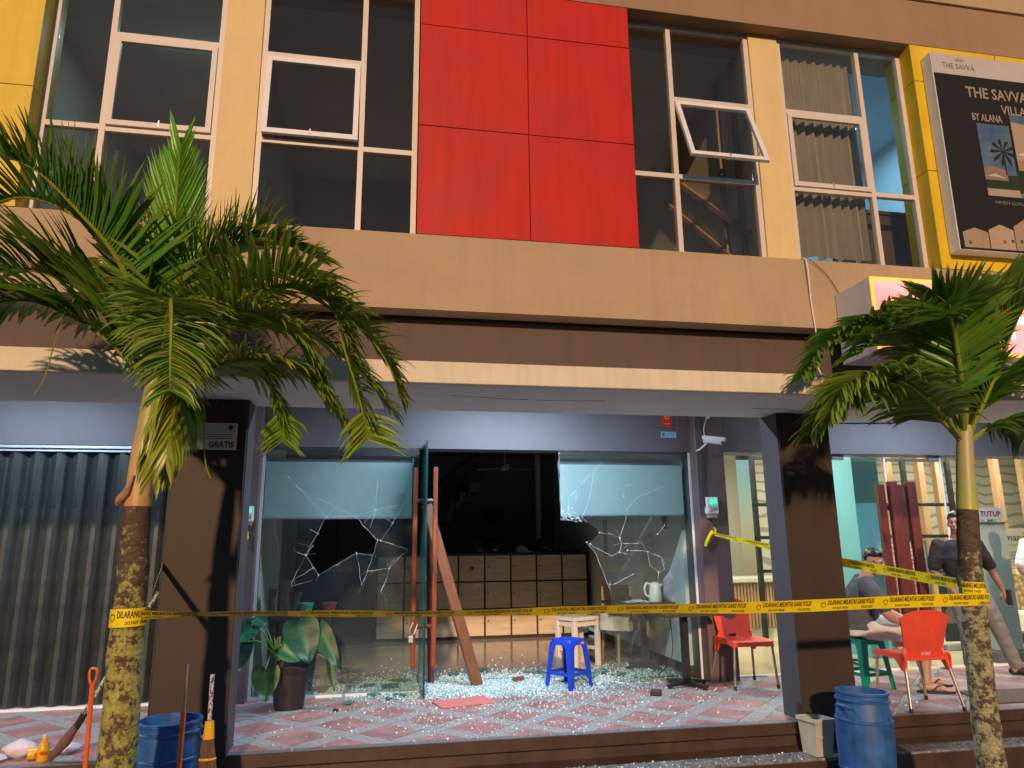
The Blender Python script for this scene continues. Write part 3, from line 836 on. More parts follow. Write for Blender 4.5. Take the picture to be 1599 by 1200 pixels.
# porch ceiling lamps: their light falls on the beam, the pillar sides and the floor below the canopy
for x, e in ((-3.2, 58), (1.3, 90), (5.9, 52)):
    t = thing('porch_lamp', {-3.2: 'cool tube lamp on the porch ceiling before the steel shutter', 1.3: 'cool tube lamp on the porch ceiling before the broken shopfront', 5.9: 'cool tube lamp on the porch ceiling before the lobby'}[x], 'lamp', (x, 6.30, 2.93))
    MB().box(x-0.62, x+0.62, 6.27, 6.33, 2.965, 2.998).build('batten', 'white', t)
    MB().tube([(x-0.58, 6.30, 2.95), (x+0.58, 6.30, 2.95)], 0.013, 10).build('tube', emit('cool_white_tube_%d' % e, (0.70, 0.86, 1.0), 4.0), t)
    ld = bpy.data.lights.new('porch_light', 'AREA'); ld.shape = 'RECTANGLE'; ld.size = 1.2; ld.size_y = 0.04; ld.energy = e; ld.color = (0.66, 0.80, 1.0)
    lo = bpy.data.objects.new('porch_light', ld); C.objects.link(lo); lo.parent = t; lo.location = (0, 0, 0)

# the unlit row across the street, mirrored in the shop glass
M['opp'] = mat('dim_opposite_wall', (0.10, 0.095, 0.09), 0.8, 0.15, 0.6, dirt=0.3)
for i, (x0, x1, h) in enumerate(((-46, -22, 11.5), (-21.6, -3, 12.6), (-2.6, 14, 11.2), (14.4, 32, 12.8), (32.4, 60, 11.0))):
    t = thing('opposite_building', 'unlit three-storey shophouse across the street, the %s of five' % ('leftmost', 'second from the left', 'middle one', 'second from the right', 'rightmost')[i], 'building', ((x0+x1)/2, -41, -0.39))
    MB().box(x0, x1, -46, -40, -0.6, h).build('wall', 'opp', t)
    MB().box(x0-0.1, x1+0.1, -46.1, -39.7, h, h+0.4).build('parapet', 'opp', t)
    k = 0; x = x0+1.2
    while x < x1-2.2:
        for z in (1.0, 4.6, 8.0):
            w_ = MB().box(x, x+1.8, -40.0, -39.94, z, z+1.7).build('window', 'dark', t)
        x += 3.4

LP = {
 'trunk':[(-1.3,4.15,-0.65),(-1.25,4.15,-0.05),(-1.23,4.15,0.32),(-1.23,4.15,0.61),(-1.24,4.15,0.92),(-1.24,4.15,1.17),(-1.25,4.15,1.46),(-1.25,4.15,1.59)],
 'shaft':[(-1.25,4.15,1.59),(-1.25,4.15,1.83),(-1.24,4.15,2.04),(-1.23,4.15,2.22),(-1.22,4.15,2.36)],
 'A':[(-1.24,4.15,2.25),(-1.35,4.13,2.37),(-1.55,4.1,2.54),(-1.72,4.07,2.63),(-1.88,4.05,2.67),(-2.05,4.03,2.62),(-2.18,4.03,2.47)],
 'B':[(-1.24,4.15,2.27),(-1.35,4.2,2.46),(-1.54,4.3,2.69),(-1.76,4.35,2.86),(-2.0,4.4,2.96),(-2.2,4.4,2.95),(-2.38,4.4,2.84)],
 'C':[(-1.23,4.15,2.29),(-1.3,4.15,2.55),(-1.46,4.15,2.91),(-1.65,4.15,3.15),(-1.87,4.15,3.28),(-2.06,4.15,3.3),(-2.24,4.15,3.2)],
 'C2':[(-1.23,4.15,2.29),(-1.27,4.0,2.57),(-1.39,3.85,2.87),(-1.56,3.75,3.07),(-1.74,3.7,3.24),(-1.9,3.65,3.3)],
 'D':[(-1.21,4.15,2.33),(-1.205,4.15,2.8),(-1.21,4.15,3.2),(-1.215,4.15,3.70)],
 'E':[(-1.21,4.15,2.31),(-1.08,4.1,2.58),(-0.88,4.05,2.8),(-0.64,4.0,2.89),(-0.43,3.95,2.85),(-0.28,3.93,2.67),(-0.2,3.93,2.42),(-0.11,3.95,2.14),(-0.06,3.95,1.93)],
 'F':[(-1.2,4.15,2.29),(-1.05,4.25,2.55),(-0.82,4.3,2.69),(-0.57,4.35,2.7),(-0.34,4.35,2.59),(-0.1,4.3,2.36),(0.06,4.3,2.17)],
 'F2':[(-1.2,4.15,2.27),(-0.96,4.1,2.34),(-0.72,4.05,2.39),(-0.48,4.05,2.35),(-0.3,4.05,2.19),(-0.17,4.05,2.01)],
 'G':[(-1.2,4.15,2.26),(-1.07,4.25,2.39),(-0.88,4.35,2.45),(-0.7,4.4,2.37),(-0.59,4.4,2.17),(-0.57,4.4,1.98)],
 'H':[(-1.21,4.15,2.29),(-1.12,3.9,2.44),(-1.06,3.7,2.59),(-0.99,3.5,2.43),(-0.95,3.4,2.22),(-0.93,3.37,2.06)],
 'H2':[(-1.21,4.15,2.26),(-1.08,3.95,2.22),(-0.98,3.75,2.14),(-0.95,3.65,2.0),(-0.97,3.65,1.87)],
 'H3':[(-1.2,4.15,2.26),(-1.04,4.05,2.27),(-0.92,3.95,2.22),(-0.85,3.9,2.08),(-0.86,3.9,1.94)],
 'I':[(-1.2,4.15,2.31),(-1.14,4.25,2.66),(-1.02,4.3,2.96),(-0.83,4.3,3.16),(-0.62,4.25,3.17),(-0.42,4.2,3.08)],
 'I2':[(-1.2,4.15,2.31),(-1.12,4.05,2.6),(-1.05,4.0,2.84),(-0.91,4.0,3.0),(-0.74,4.0,3.07)],
 'J':[(-1.22,4.15,2.31),(-1.34,4.35,2.68),(-1.51,4.5,3.05),(-1.72,4.6,3.38),(-1.94,4.65,3.51)],
}
RP = {
 'trunk':[(3.88,4.3,-0.81),(3.84,4.3,-0.21),(3.84,4.3,0.08),(3.85,4.3,0.5),(3.87,4.3,0.89),(3.89,4.3,1.18),(3.91,4.3,1.39),(3.93,4.3,1.57)],
 'shaft':[(3.93,4.3,1.57),(3.96,4.3,1.82),(3.99,4.3,2.04),(4.01,4.3,2.15)],
 'A':[(3.96,4.3,2.04),(3.78,4.25,2.18),(3.56,4.2,2.31),(3.31,4.15,2.37),(3.06,4.1,2.32),(2.86,4.1,2.2),(2.71,4.1,2.07)],
 'B':[(3.98,4.3,2.06),(3.88,4.3,2.35),(3.72,4.3,2.62),(3.49,4.3,2.8),(3.21,4.3,2.81),(2.98,4.3,2.66),(2.81,4.3,2.46)],
 'C':[(3.99,4.3,2.07),(4.04,4.4,2.47),(3.93,4.4,2.8),(3.8,4.45,3.08),(3.52,4.45,3.17),(3.24,4.45,3.03)],
 'A2':[(3.97,4.3,2.05),(3.64,4.1,2.22),(3.32,3.95,2.35),(3.02,3.85,2.38),(2.78,3.8,2.3),(2.65,3.8,2.14)],
 'D':[(4.0,4.3,2.08),(3.98,4.2,2.42),(3.96,4.15,2.73),(3.85,4.1,2.94),(3.72,4.1,3.05)],
 'E':[(4.03,4.3,2.08),(4.18,4.3,2.45),(4.3,4.25,2.77),(4.49,4.25,3.07),(4.72,4.25,3.29)],
 'F':[(4.03,4.3,2.07),(4.18,4.3,2.31),(4.38,4.3,2.51),(4.64,4.3,2.6),(4.91,4.3,2.57),(5.1,4.3,2.43)],
 'G':[(4.03,4.3,2.04),(4.16,4.25,2.13),(4.34,4.2,2.15),(4.59,4.2,2.08),(4.75,4.2,1.86)],
 'H':[(4.01,4.3,2.07),(4.28,4.45,2.54),(4.48,4.5,2.95),(4.73,4.55,3.3),(5.05,4.6,3.44)],
 'I':[(3.99,4.3,2.06),(4.07,4.5,2.3),(4.02,4.65,2.52),(3.84,4.75,2.64),(3.54,4.8,2.59)],
 'J':[(4.0,4.3,2.08),(3.8,4.05,2.43),(3.66,3.9,2.69),(3.49,3.75,2.77),(3.3,3.6,2.67)],
}

# ------------------------------------------------------------------ coconut-type palms
def catmull(pts, n):
    P = [Vector(p) for p in pts]; P = [P[0]*2-P[1]] + P + [P[-1]*2-P[-2]]
    out = []
    m = len(P)-3
    for i in range(n+1):
        t = i/n*m; k = min(int(t), m-1); t -= k
        a, b, c, d = P[k:k+4]
        out.append(0.5*((2*b)+(c-a)*t+(2*a-5*b+4*c-d)*t*t+(3*b-a-3*c+d)*t*t*t))
    return out
def mixc(a, b, t): return tuple(a[i]*(1-t)+b[i]*t for i in range(3))
GREEN = (0.15, 0.40, 0.035); DEEP = (0.055, 0.21, 0.03); OLIVE = (0.40, 0.49, 0.055); YEL = (0.48, 0.48, 0.06); LIME = (0.22, 0.56, 0.03); BROWN = (0.30, 0.17, 0.07)
def frond(parent, pts, n=44, L=0.42, w=0.030, droop=0.5, lift=0.15, fwd=0.55, col=GREEN, col2=OLIVE, mixv=0.4, start=0.18, tipcol=YEL, seed=0, side_only=0):
    rnd = random.Random(seed)
    n = int(n*1.65); w *= 1.08; start *= 0.7
    P = catmull(pts, 60)
    b = MB()
    rad = [0.016*(1-i/60)**0.8+0.0025 for i in range(61)]
    b.tube(P, rad, 6, tint=mixc(OLIVE, YEL, 0.35))
    Z = Vector((0, 0, 1))
    for i in range(n):
        u = start+(1-start)*(i+0.5)/n
        idx = min(59, int(u*60)); p = P[idx].lerp(P[idx+1], u*60-idx)
        T = (P[idx+1]-P[idx]).normalized()
        side = T.cross(Z)
        if side.length < 0.25: side = (T.cross(Vector((0.3, -1, 0))))
        side.normalize(); N = side.cross(T).normalized()
        if N.z < 0: N = -N
        prof = math.sin(PI*min(1, (0.12+0.88*(u-start)/(1-start)))**0.75)**0.6
        for sgn in (-1, 1):
            if side_only and sgn != side_only: continue
            l = L*max(0.48, prof)*rnd.uniform(0.75, 1.12)
            f = fwd*(0.75+0.6*u)+rnd.uniform(-0.14, 0.14)
            d = (side*sgn*1.0 + T*f + N*(lift+rnd.uniform(-0.2, 0.25))).normalized()
            g = droop*rnd.uniform(0.7, 1.5)
            ww = w*rnd.uniform(0.75, 1.2)
            c = mixc(col, col2, min(1, max(0, mixv+rnd.uniform(-0.4, 0.4))))
            c = tuple(x*rnd.uniform(0.8, 1.25) for x in c)
            segs = 5; q = p.copy(); vs = []; tv = []
            cur = d.copy()
            tw = rnd.uniform(-0.5, 0.5)
            for s in range(segs+1):
                v = s/segs
                wid = ww*(0.45+1.0*v if v < 0.35 else (0.80*(1-((v-0.35)/0.65)**1.8)+0.05))*0.5
                a = cur.cross(N)
                if a.length < 0.1: a = cur.cross(side)
                a.normalize()
                a = (Matrix.Rotation(tw*v+sgn*0.5, 3, cur) @ a)
                nn = a.cross(cur).normalized()
                vs += [q-a*wid+nn*wid*0.35, q, q+a*wid+nn*wid*0.35]
                tcx = mixc(c, tipcol, max(0, v-0.55)*rnd.uniform(0.2, 1.1))
                if rnd.random() < 0.06: tcx = mixc(tcx, BROWN, 0.7)
                tv += [tcx, mixc(tcx, YEL, 0.15), tcx]
                q = q+cur*(l/segs)
                cur = (cur+Vector((0, 0, -1))*g*(0.25+v)*0.42).normalized()
            o = len(b.v)
            b.v += [tuple(x) for x in vs]; b.c += tv
            for s in range(segs):
                k = o+s*3
                b.f += [(k, k+1, k+4, k+3), (k+1, k+2, k+5, k+4)]
    return b.build('frond', 'leaf', parent)
def ringed_trunk(parent, pts, r0, r1, m):
    P = catmull(pts, 90)
    rnd = random.Random(3)
    rad = []
    for i in range(91):
        r = r0+(r1-r0)*i/90
        rad.append(r*(1+0.012*math.sin(i*1.3+2*math.sin(i*0.31))+rnd.uniform(-0.01, 0.01)))
    b = MB(); b.tube(P, rad, 24)
    b.v = [(x+0.005*noise.noise(Vector((x*14, y*14, z*9))), y+0.005*noise.noise(Vector((x*14+5, y*14, z*9))), z) for x, y, z in b.v]
    return b.build('trunk', m, parent, smooth=True)
pL = thing('palm_tree', 'left palm with lichen-yellow trunk and drooping yellowish fronds', 'palm tree', (-1.26, 4.15, -0.39))
ringed_trunk(pL, LP['trunk'], 0.098, 0.068, 'barkL')
P = catmull(LP['shaft'], 20)
MB().tube(P, [0.068-0.030*(i/20)**1.2 for i in range(21)], 16).build('crownshaft', 'sheathL', pL, smooth=True)
b = MB()   # curled end of a dry sheath
b.tube([(-1.345, 4.13, 1.60), (-1.325, 4.10, 1.625), (-1.29, 4.075, 1.66), (-1.262, 4.07, 1.75)], [0.012, 0.022, 0.02, 0.006], 8)
b.build('dry_sheath', mat('dry_sheath_skin', (0.45, 0.24, 0.13), 0.6, 0.3, 12), pL, smooth=True)
F = frond
F(pL, LP['A'], 50, 0.48, 0.050, 0.5, 0.15, 0.5, DEEP, GREEN, 0.4, seed=1)
F(pL, LP['B'], 54, 0.56, 0.058, 0.25, 0.5, 0.45, DEEP, GREEN, 0.5, seed=2)
F(pL, LP['C'], 54, 0.54, 0.058, 0.15, 0.7, 0.5, DEEP, GREEN, 0.6, seed=3)
F(pL, LP['C2'], 46, 0.50, 0.050, 0.2, 0.55, 0.5, DEEP, GREEN, 0.6, seed=4)
F(pL, LP['D'], 46, 0.50, 0.022, 0.02, 0.0, 2.6, LIME, GREEN, 0.2, 0.25, LIME, seed=5)
F(pL, LP['E'], 84, 0.46, 0.028, 0.35, 0.25, 0.42, GREEN, OLIVE, 0.55, 0.15, seed=6)
F(pL, LP['F'], 78, 0.44, 0.028, 0.38, 0.2, 0.42, GREEN, OLIVE, 0.65, 0.15, seed=7)
F(pL, LP['F2'], 68, 0.38, 0.026, 0.5, 0.1, 0.45, GREEN, OLIVE, 0.8, 0.12, seed=8)
F(pL, LP['G'], 56, 0.34, 0.024, 0.5, 0.1, 0.5, GREEN, OLIVE, 0.4, 0.2, seed=9)
F(pL, LP['H'], 60, 0.34, 0.024, 0.7, 0.1, 0.5, DEEP, OLIVE, 0.4, 0.15, seed=10)
F(pL, [(-1.21,4.15,2.26),(-1.10,4.0,2.30),(-1.04,3.9,2.17),(-1.04,3.85,1.97),(-1.05,3.85,1.82)], 36, 0.32, 0.034, 1.3, 0.0, 1.7, OLIVE, YEL, 0.35, 0.12, seed=11)
F(pL, [(-1.2,4.15,2.26),(-1.12,4.05,2.2),(-1.10,4.0,2.05),(-1.12,3.98,1.87),(-1.14,3.97,1.74)], 34, 0.30, 0.034, 1.3, 0.0, 1.7, OLIVE, YEL, 0.35, 0.12, seed=12)
F(pL, LP['I'], 54, 0.46, 0.036, 0.35, 0.4, 0.8, GREEN, OLIVE, 0.4, 0.2, seed=13)
F(pL, LP['I2'], 50, 0.44, 0.036, 0.4, 0.3, 0.8, GREEN, OLIVE, 0.5, 0.2, seed=14)
F(pL, LP['J'], 50, 0.48, 0.046, 0.15, 0.5, 0.7, DEEP, GREEN, 0.5, seed=15)
F(pL, [(-1.2,4.15,2.27),(-1.02,4.0,2.52),(-0.80,3.9,2.62),(-0.55,3.85,2.55),(-0.38,3.85,2.35),(-0.30,3.85,2.15)], 70, 0.42, 0.026, 0.45, 0.2, 0.45, GREEN, OLIVE, 0.6, 0.15, seed=16)
F(pL, [(-1.2,4.15,2.28),(-0.92,3.98,2.60),(-0.55,3.86,2.76),(-0.2,3.84,2.62),(0.02,3.84,2.36),(0.10,3.84,2.16)], 76, 0.42, 0.026, 0.35, 0.25, 0.45, GREEN, OLIVE, 0.6, 0.15, seed=17)
b = MB()
for pts in ([(-1.62, 4.02, 2.72), (-1.67, 3.98, 2.5), (-1.70, 3.97, 2.25), (-1.74, 3.97, 2.14)], [(-0.92, 3.95, 2.2), (-0.90, 3.93, 1.95), (-0.88, 3.93, 1.80), (-0.85, 3.93, 1.72)]):
    b.tube(catmull(pts, 12), 0.0035, 4, tint=YEL)
b.build('dry_strand', 'leaf', pL)
pR = thing('palm_tree', 'right palm with slim yellow-green crownshaft, standing before the lobby and holding the tape corner', 'palm tree', (3.86, 4.3, -0.39))
ringed_trunk(pR, RP['trunk'], 0.088, 0.066, 'barkR')
P = catmull(RP['shaft'], 20)
MB().tube(P, [0.066-0.022*(i/20) for i in range(21)], 16).build('crownshaft', 'sheathR', pR, smooth=True)
F(pR, RP['A'], 55, 0.49, 0.037, 0.7, 0.1, 0.7, DEEP, GREEN, 0.5, 0.2, seed=21)
F(pR, RP['A2'], 55, 0.44, 0.035, 0.7, 0.1, 0.8, GREEN, OLIVE, 0.5, 0.2, seed=22)
F(pR, RP['B'], 60, 0.42, 0.044, 0.5, 0.15, 0.6, DEEP, GREEN, 0.6, 0.2, seed=23)
F(pR, [(3.99,4.3,2.07),(4.02,4.35,2.42),(3.9,4.38,2.70),(3.72,4.4,2.90),(3.45,4.4,2.92),(3.2,4.4,2.78)], 58, 0.42, 0.044, 0.35, 0.3, 0.6, DEEP, GREEN, 0.5, 0.2, seed=24)
F(pR, RP['D'], 44, 0.49, 0.045, 0.1, 0.4, 0.9, DEEP, GREEN, 0.5, 0.2, seed=25)
F(pR, RP['E'], 52, 0.51, 0.048, 0.15, 0.4, 0.8, DEEP, GREEN, 0.4, 0.2, seed=26)
F(pR, RP['F'], 59, 0.54, 0.045, 0.6, 0.2, 0.6, DEEP, GREEN, 0.4, 0.2, seed=27)
F(pR, RP['G'], 50, 0.41, 0.037, 0.9, 0.0, 0.6, DEEP, GREEN, 0.4, 0.25, seed=28)
F(pR, [(4.01,4.3,2.07),(4.2,4.4,2.54),(4.4,4.42,2.95),(4.65,4.45,3.25),(4.95,4.45,3.38)], 52, 0.51, 0.045, 0.2, 0.5, 0.7, DEEP, GREEN, 0.4, 0.2, seed=29)
F(pR, RP['J'], 50, 0.44, 0.040, 0.3, 0.3, 0.8, DEEP, GREEN, 0.6, 0.25, seed=30)
F(pR, [(3.98,4.3,2.06),(3.9,4.2,2.45),(3.74,4.1,2.64),(3.50,4.05,2.74),(3.22,4.0,2.70),(3.0,4.0,2.54)], 56, 0.40, 0.044, 0.4, 0.4, 0.6, DEEP, GREEN, 0.6, 0.2, seed=31)
F(pR, [(4.02,4.3,2.07),(4.12,4.15,2.4),(4.22,4.05,2.7),(4.35,4.0,2.95),(4.5,3.95,3.1)], 50, 0.48, 0.044, 0.3, 0.4, 0.7, DEEP, GREEN, 0.5, 0.2, seed=32)

# ------------------------------------------------------------------ police tape
BIG = 'DILARANG MELINTAS GARIS POLISI'
def tape(name, label, fn, length, width, start=0.0, loc=(0, 0, 0), off=0.0013, mirror=False, segs=120, parent=None):
    """fn(u, v): u metres along, v metres across -> point, normal"""
    root = thing(name, label, 'barrier tape', loc) if parent is None else parent
    b = MB(); vs = []
    for i in range(segs+1):
        for v in (-width/2, 0, width/2):
            vs.append(fn(length*i/segs, v)[0])
    b.add(vs, [(i*3+k, (i+1)*3+k, (i+1)*3+k+1, i*3+k+1) for i in range(segs) for k in range(2)])
    b.build('band', 'tape', root, smooth=True)
    t = MB()
    def put(txt, size, u0, v0, sx, bold):
        tv, tf = text_data(txt, size, bold)
        out = []; ok = []
        for x, y, z in tv:
            u = u0+x*sx
            if mirror: u = length-u
            ok.append(0 <= u <= length); u = min(max(u, 0), length)
            p, n = fn(u, v0+y); out.append(p+n*off)
        t.add(out, [f for f in tf if all(ok[i] for i in f)])
    unit = 0.44; s = width/0.075
    u = start
    while u < length:
        put(BIG, 0.040*s, u+0.050, 0.001*s, 0.485, True)
        put('DO NOT CROSS', 0.019*s, u+0.09, -0.027*s, 0.72, True)
        put('POLICE LINE', 0.019*s, u+0.29, -0.027*s, 0.72, True)
        # shield emblem: outline shield with a small flame shape
        sh = [(0.0, 0.018), (0.016, 0.014), (0.014, -0.006), (0.0, -0.018), (-0.014, -0.006), (-0.016, 0.014)]
        for kx in (1.0,):
            ring = []
            for x, y in sh: ring.append((x, y)); 
            inner = [(x*0.75, y*0.75) for x, y in sh]
            pp = []
            for x, y in ring+inner:
                uu2 = u+0.022+x
                if uu2 < 0 or uu2 > length: break
                p_, n_ = fn(length-uu2 if mirror else uu2, y*s); pp.append(p_+n_*off)
            if len(pp) == 12:
                t.add(pp, [(i, (i+1) % 6, 6+(i+1) % 6, 6+i) for i in range(6)])
        u += unit
    if t.v: tag(t.build('printed_lettering', 'ink', root), kind='stuff')
    return root
TA = Vector((-1.165, 4.075, 1.045)); TB = Vector((3.93, 4.225, 0.995)); TL = (TB-TA).length
def f_main(u, v):
    q = u/TL
    p = TA.lerp(TB, q); p.z -= 0.022*math.sin(PI*q)
    g = 0.5+0.5*math.tanh((q-0.66)*6)
    tilt = (R(70)*(1-q)+R(40)*q)*(1-g) + R(15)*g
    if q < 0.05: tilt = R(68)*(q/0.05)+R(50)*(1-q/0.05)
    tilt += 0.05*math.sin(u*5)+0.03*math.sin(u*11)
    d = Vector((0, -math.sin(tilt), math.cos(tilt)))     # upper edge leans towards the street
    n = Vector((0, -math.cos(tilt), -math.sin(tilt)))
    z = 0.004*math.sin(u*3.1)
    return p+d*v+Vector((0, 0, z)), n
tp = tape('police_tape', 'long yellow police tape strung across the shopfront between the two palms', f_main, TL, 0.080, start=-0.1, loc=TA, segs=200)
def wrap(parent, cx, cy, zc, r, a0, a1, slope, width, start):
    Ln = abs(a1-a0)*r
    def f(u, v):
        a = a0+(a1-a0)*u/Ln
        n = Vector((math.cos(a), math.sin(a), 0))
        return Vector((cx, cy, zc+slope*u/Ln))+n*r+Vector((0, 0, v)), n
    return tape('police_tape', '', f, Ln, width, start, parent=parent, segs=24)
tw = thing('police_tape', 'yellow police tape band round the left palm trunk, short end tied back to the pillar', 'barrier tape', (-1.24, 4.15, 1.0))
wrap(tw, -1.239, 4.15, 1.03, 0.088, PI+0.25, 2*PI+0.35, 0.006, 0.088, 0.035)
def f_tail(u, v):
    A = Vector((-1.165, 4.20, 1.09)); B = Vector((-1.462, 5.508, 1.255)); q = u/1.35
    tl = R(35)
    return A.lerp(B, q)+Vector((0.3, 0, 1)).normalized()*v*(1-0.35*q), Vector((1, -0.3, -0.3)).normalized()
tape('police_tape', '', f_tail, 1.35, 0.06, 0.05, parent=tw, segs=20)
t2 = thing('police_tape', 'yellow police tape from the right palm behind the pillar to a knot on the column', 'barrier tape', (3.87, 4.3, 1.0))
wrap(t2, 3.878, 4.3, 1.07, 0.079, PI+0.1, 2*PI+0.2, -0.01, 0.075, -0.08)
A0, A1, A2 = Vector((3.80, 4.33, 1.09)), Vector((3.815, 5.83, 1.225)), Vector((3.47, 7.19, 1.455))
L1, L2 = (A1-A0).length, (A2-A1).length
def f_back(u, v):
    d = Vector((0, 0.05, 1)).normalized()
    if u < L1: return A0.lerp(A1, u/L1)+d*v, Vector((-1, 0, 0))
    q = (u-L1)/L2
    return A1.lerp(A2, q)+d*v*(1-0.55*q), Vector((-0.9, -0.3, 0)).normalized()
tape('police_tape', '', f_back, L1+L2, 0.072, 0.0, parent=t2, mirror=True, segs=80)
b = MB()
b.tube([(3.48, 7.185, 1.46), (3.45, 7.17, 1.475), (3.42, 7.17, 1.44), (3.39, 7.175, 1.38), (3.37, 7.18, 1.33)], [0.008, 0.022, 0.018, 0.022, 0.016], 6)
b.tube([(3.48, 7.18, 1.44), (3.49, 7.17, 1.50), (3.47, 7.17, 1.53)], [0.012, 0.010, 0.002], 6)
b.build('knot', 'tape', t2)

# ------------------------------------------------------------------ things on the walls
sg = thing('notice_board', 'cream notice board with GRATIS in bold, on the left pillar', 'sign', (-1.14, 5.51, 2.05))
MB().box(-1.42, -1.03, 5.499, 5.511, 2.065, 2.262, bev=0.002).build('board', 'paper', sg)
MB().box(-1.41, -1.04, 5.4975, 5.4985, 2.19, 2.255).build('header', plain('pale_grey_print', (0.45, 0.47, 0.44)), sg)
lettering('lettering', 'GRATIS', 0.062, 'ink', sg, -1.222, 5.4965, 2.083, bold=True, fit=0.175)
b = MB()
for z, w in ((2.175, 0.30), (2.160, 0.24), (2.145, 0.27)): b.box(-1.06-w, -1.06, 5.4965, 5.4975, z, z+0.004)
b.lathe([(0.0, 0), (0.016, 0)], 14, (0, 0, 0)).xf(Matrix.Identity(4))
bb = MB(); bb.lathe([(0.0, 0), (0.017, 0)], 16); bb.xf(Matrix.Translation((-1.075, 5.4962, 2.228)) @ Matrix.Rotation(PI/2, 4, 'X'))
bb.build('emblem', 'ink', sg)
b2 = MB()
for z, w in ((2.175, 0.30), (2.160, 0.24), (2.145, 0.27)): b2.box(-1.06-w, -1.06, 5.4965, 5.4975, z, z+0.004)
b2.build('printed_lines', 'ink', sg)
rs = thing('sticker', 'red sticker with a yellow round emblem on the beam above the right shop pane', 'sticker', (3.1, 7.35, 2.6))
MB().box(3.035, 3.155, 7.346, 7.351, 2.605, 2.78).build('card', plain('red_print', (0.70, 0.05, 0.03)), rs)
e = MB(); e.lathe([(0.012, 0), (0.026, 0)], 16); e.xf(Matrix.Translation((3.095, 7.3455, 2.715)) @ Matrix.Rotation(PI/2, 4, 'X')); e.build('emblem', plain('yellow_print', (0.8, 0.5, 0.03)), rs)
MB().box(3.06, 3.13, 7.3452, 7.3458, 2.64, 2.646).build('printed_line', plain('pale_print', (0.8, 0.6, 0.5)), rs)
ls = thing('sticker', 'small light blue label just below the red sticker', 'sticker', (3.1, 7.35, 2.5))
MB().box(3.015, 3.19, 7.346, 7.351, 2.49, 2.555).build('card', plain('pale_blue_print', (0.42, 0.60, 0.72)), ls)
b = MB(); b.box(3.025, 3.06, 7.3452, 7.3458, 2.50, 2.545); b.build('emblem', plain('blue_print', (0.04, 0.25, 0.5)), ls)
b = MB()
for z in (2.505, 2.52, 2.535): b.box(3.07, 3.18, 7.3452, 7.3458, z, z+0.005)
b.build('printed_lines', plain('blue_print2', (0.08, 0.25, 0.45)), ls)
# electricity meters
def meter(name, label, x, y, z, sc=1.0, cover=True):
    t = thing(name, label, 'electricity meter', (0, 0, 0))
    MB().box(-0.068, 0.068, -0.07, 0.0, 0.0, 0.185, bev=0.01).build('housing', 'white', t)
    MB().box(-0.036, 0.050, -0.074, -0.071, 0.105, 0.165).build('display', 'meter_lcd', t)
    b = MB(); b.box(-0.045, -0.005, -0.078, -0.071, 0.03, 0.085, bev=0.003); b.box(0.005, 0.05, -0.078, -0.071, 0.045, 0.085, bev=0.003); b.build('keypad', plain('grey_keys', (0.35, 0.36, 0.38)), t)
    b = MB()
    for k in range(9): b.box(-0.043+0.013*(k % 3), -0.034+0.013*(k % 3), -0.081, -0.078, 0.036+0.016*(k//3), 0.046+0.016*(k//3))
    b.build('keys', 'white', t)
    MB().box(-0.055, 0.055, -0.06, 0.0, -0.045, 0.0, bev=0.006).build('terminal_cover', plain('smoky_cover', (0.25, 0.22, 0.2)), t)
    place(t, (x, y, z)); t.scale = (sc, sc, sc)
    return t
meter('electricity_meter', 'grey electricity meter with green display on the column beside the right shop pane', 3.46, 7.20, 1.66, 0.95)
meter('electricity_meter', 'electricity meter with green display on the column behind the left pillar', -1.20, 7.22, 1.60, 0.8)
MB_ = MB().tube([(-1.235, 7.19, 1.52), (-1.21, 7.17, 1.50), (-1.20, 7.17, 1.45), (-1.225, 7.18, 1.40)], [0.02, 0.032, 0.028, 0.012], 8).build('yellow_plastic_tag', 'tape')
tag(MB_, 'crumpled yellow tag hanging under the meter behind the left pillar', 'tag')
cab = MB().tube(catmull([(3.36, 7.18, 3.0), (3.39, 7.18, 2.75), (3.42, 7.18, 2.55), (3.40, 7.18, 2.2), (3.385, 7.18, 1.95), (3.39, 7.17, 1.78), (3.42, 7.17, 1.66)], 30), 0.009, 6).build('cable', 'rubber')
tag(cab, 'black power cable running down the column into the meter beside the right shop pane', 'cable')
cab = MB().tube(catmull([(3.43, 7.19, 1.62), (3.48, 7.18, 1.56), (3.50, 7.18, 1.48)], 10), 0.006, 6).build('cable', 'rubber')
tag(cab, 'short black cable end dangling from the right meter', 'cable')
cc = thing('security_camera', 'white bullet security camera bracketed high on the column above the right meter', 'security camera', (3.42, 7.2, 2.4))
b = MB(); b.box(-0.045, 0.045, -0.035, 0.035, -0.09, 0.09, bev=0.02)
mx = Matrix.Translation((3.47, 7.03, 2.415)) @ Matrix.Rotation(R(68), 4, 'Z') @ Matrix.Rotation(R(-90), 4, 'Y') @ Matrix.Rotation(R(12), 4, 'Y')
bb = MB(); bb.tube([(-0.09, 0, 0), (0.10, 0, 0)], [0.036, 0.036], 14)
m2 = Matrix.Translation((3.45, 7.02, 2.42)) @ Matrix.Rotation(R(-38), 4, 'Z') @ Matrix.Rotation(R(10), 4, 'Y')
bb.xf(m2).build('body', 'white', cc, smooth=True)
b = MB(); b.box(-0.10, 0.135, -0.042, 0.042, 0.032, 0.040, bev=0.003); b.box(-0.10, 0.135, -0.042, -0.038, 0.0, 0.033); b.box(-0.10, 0.135, 0.038, 0.042, 0.0, 0.033); b.xf(m2).build('sunshield', 'white', cc)
b = MB(); b.tube([(0.099, 0, 0), (0.106, 0, 0)], [0.03, 0.028], 14); b.xf(m2).build('lens', 'mirror', cc)
MB().tube([(3.39, 7.03, 2.39), (3.355, 7.12, 2.34), (3.35, 7.20, 2.33)], 0.010, 6).build('bracket', 'white', cc)
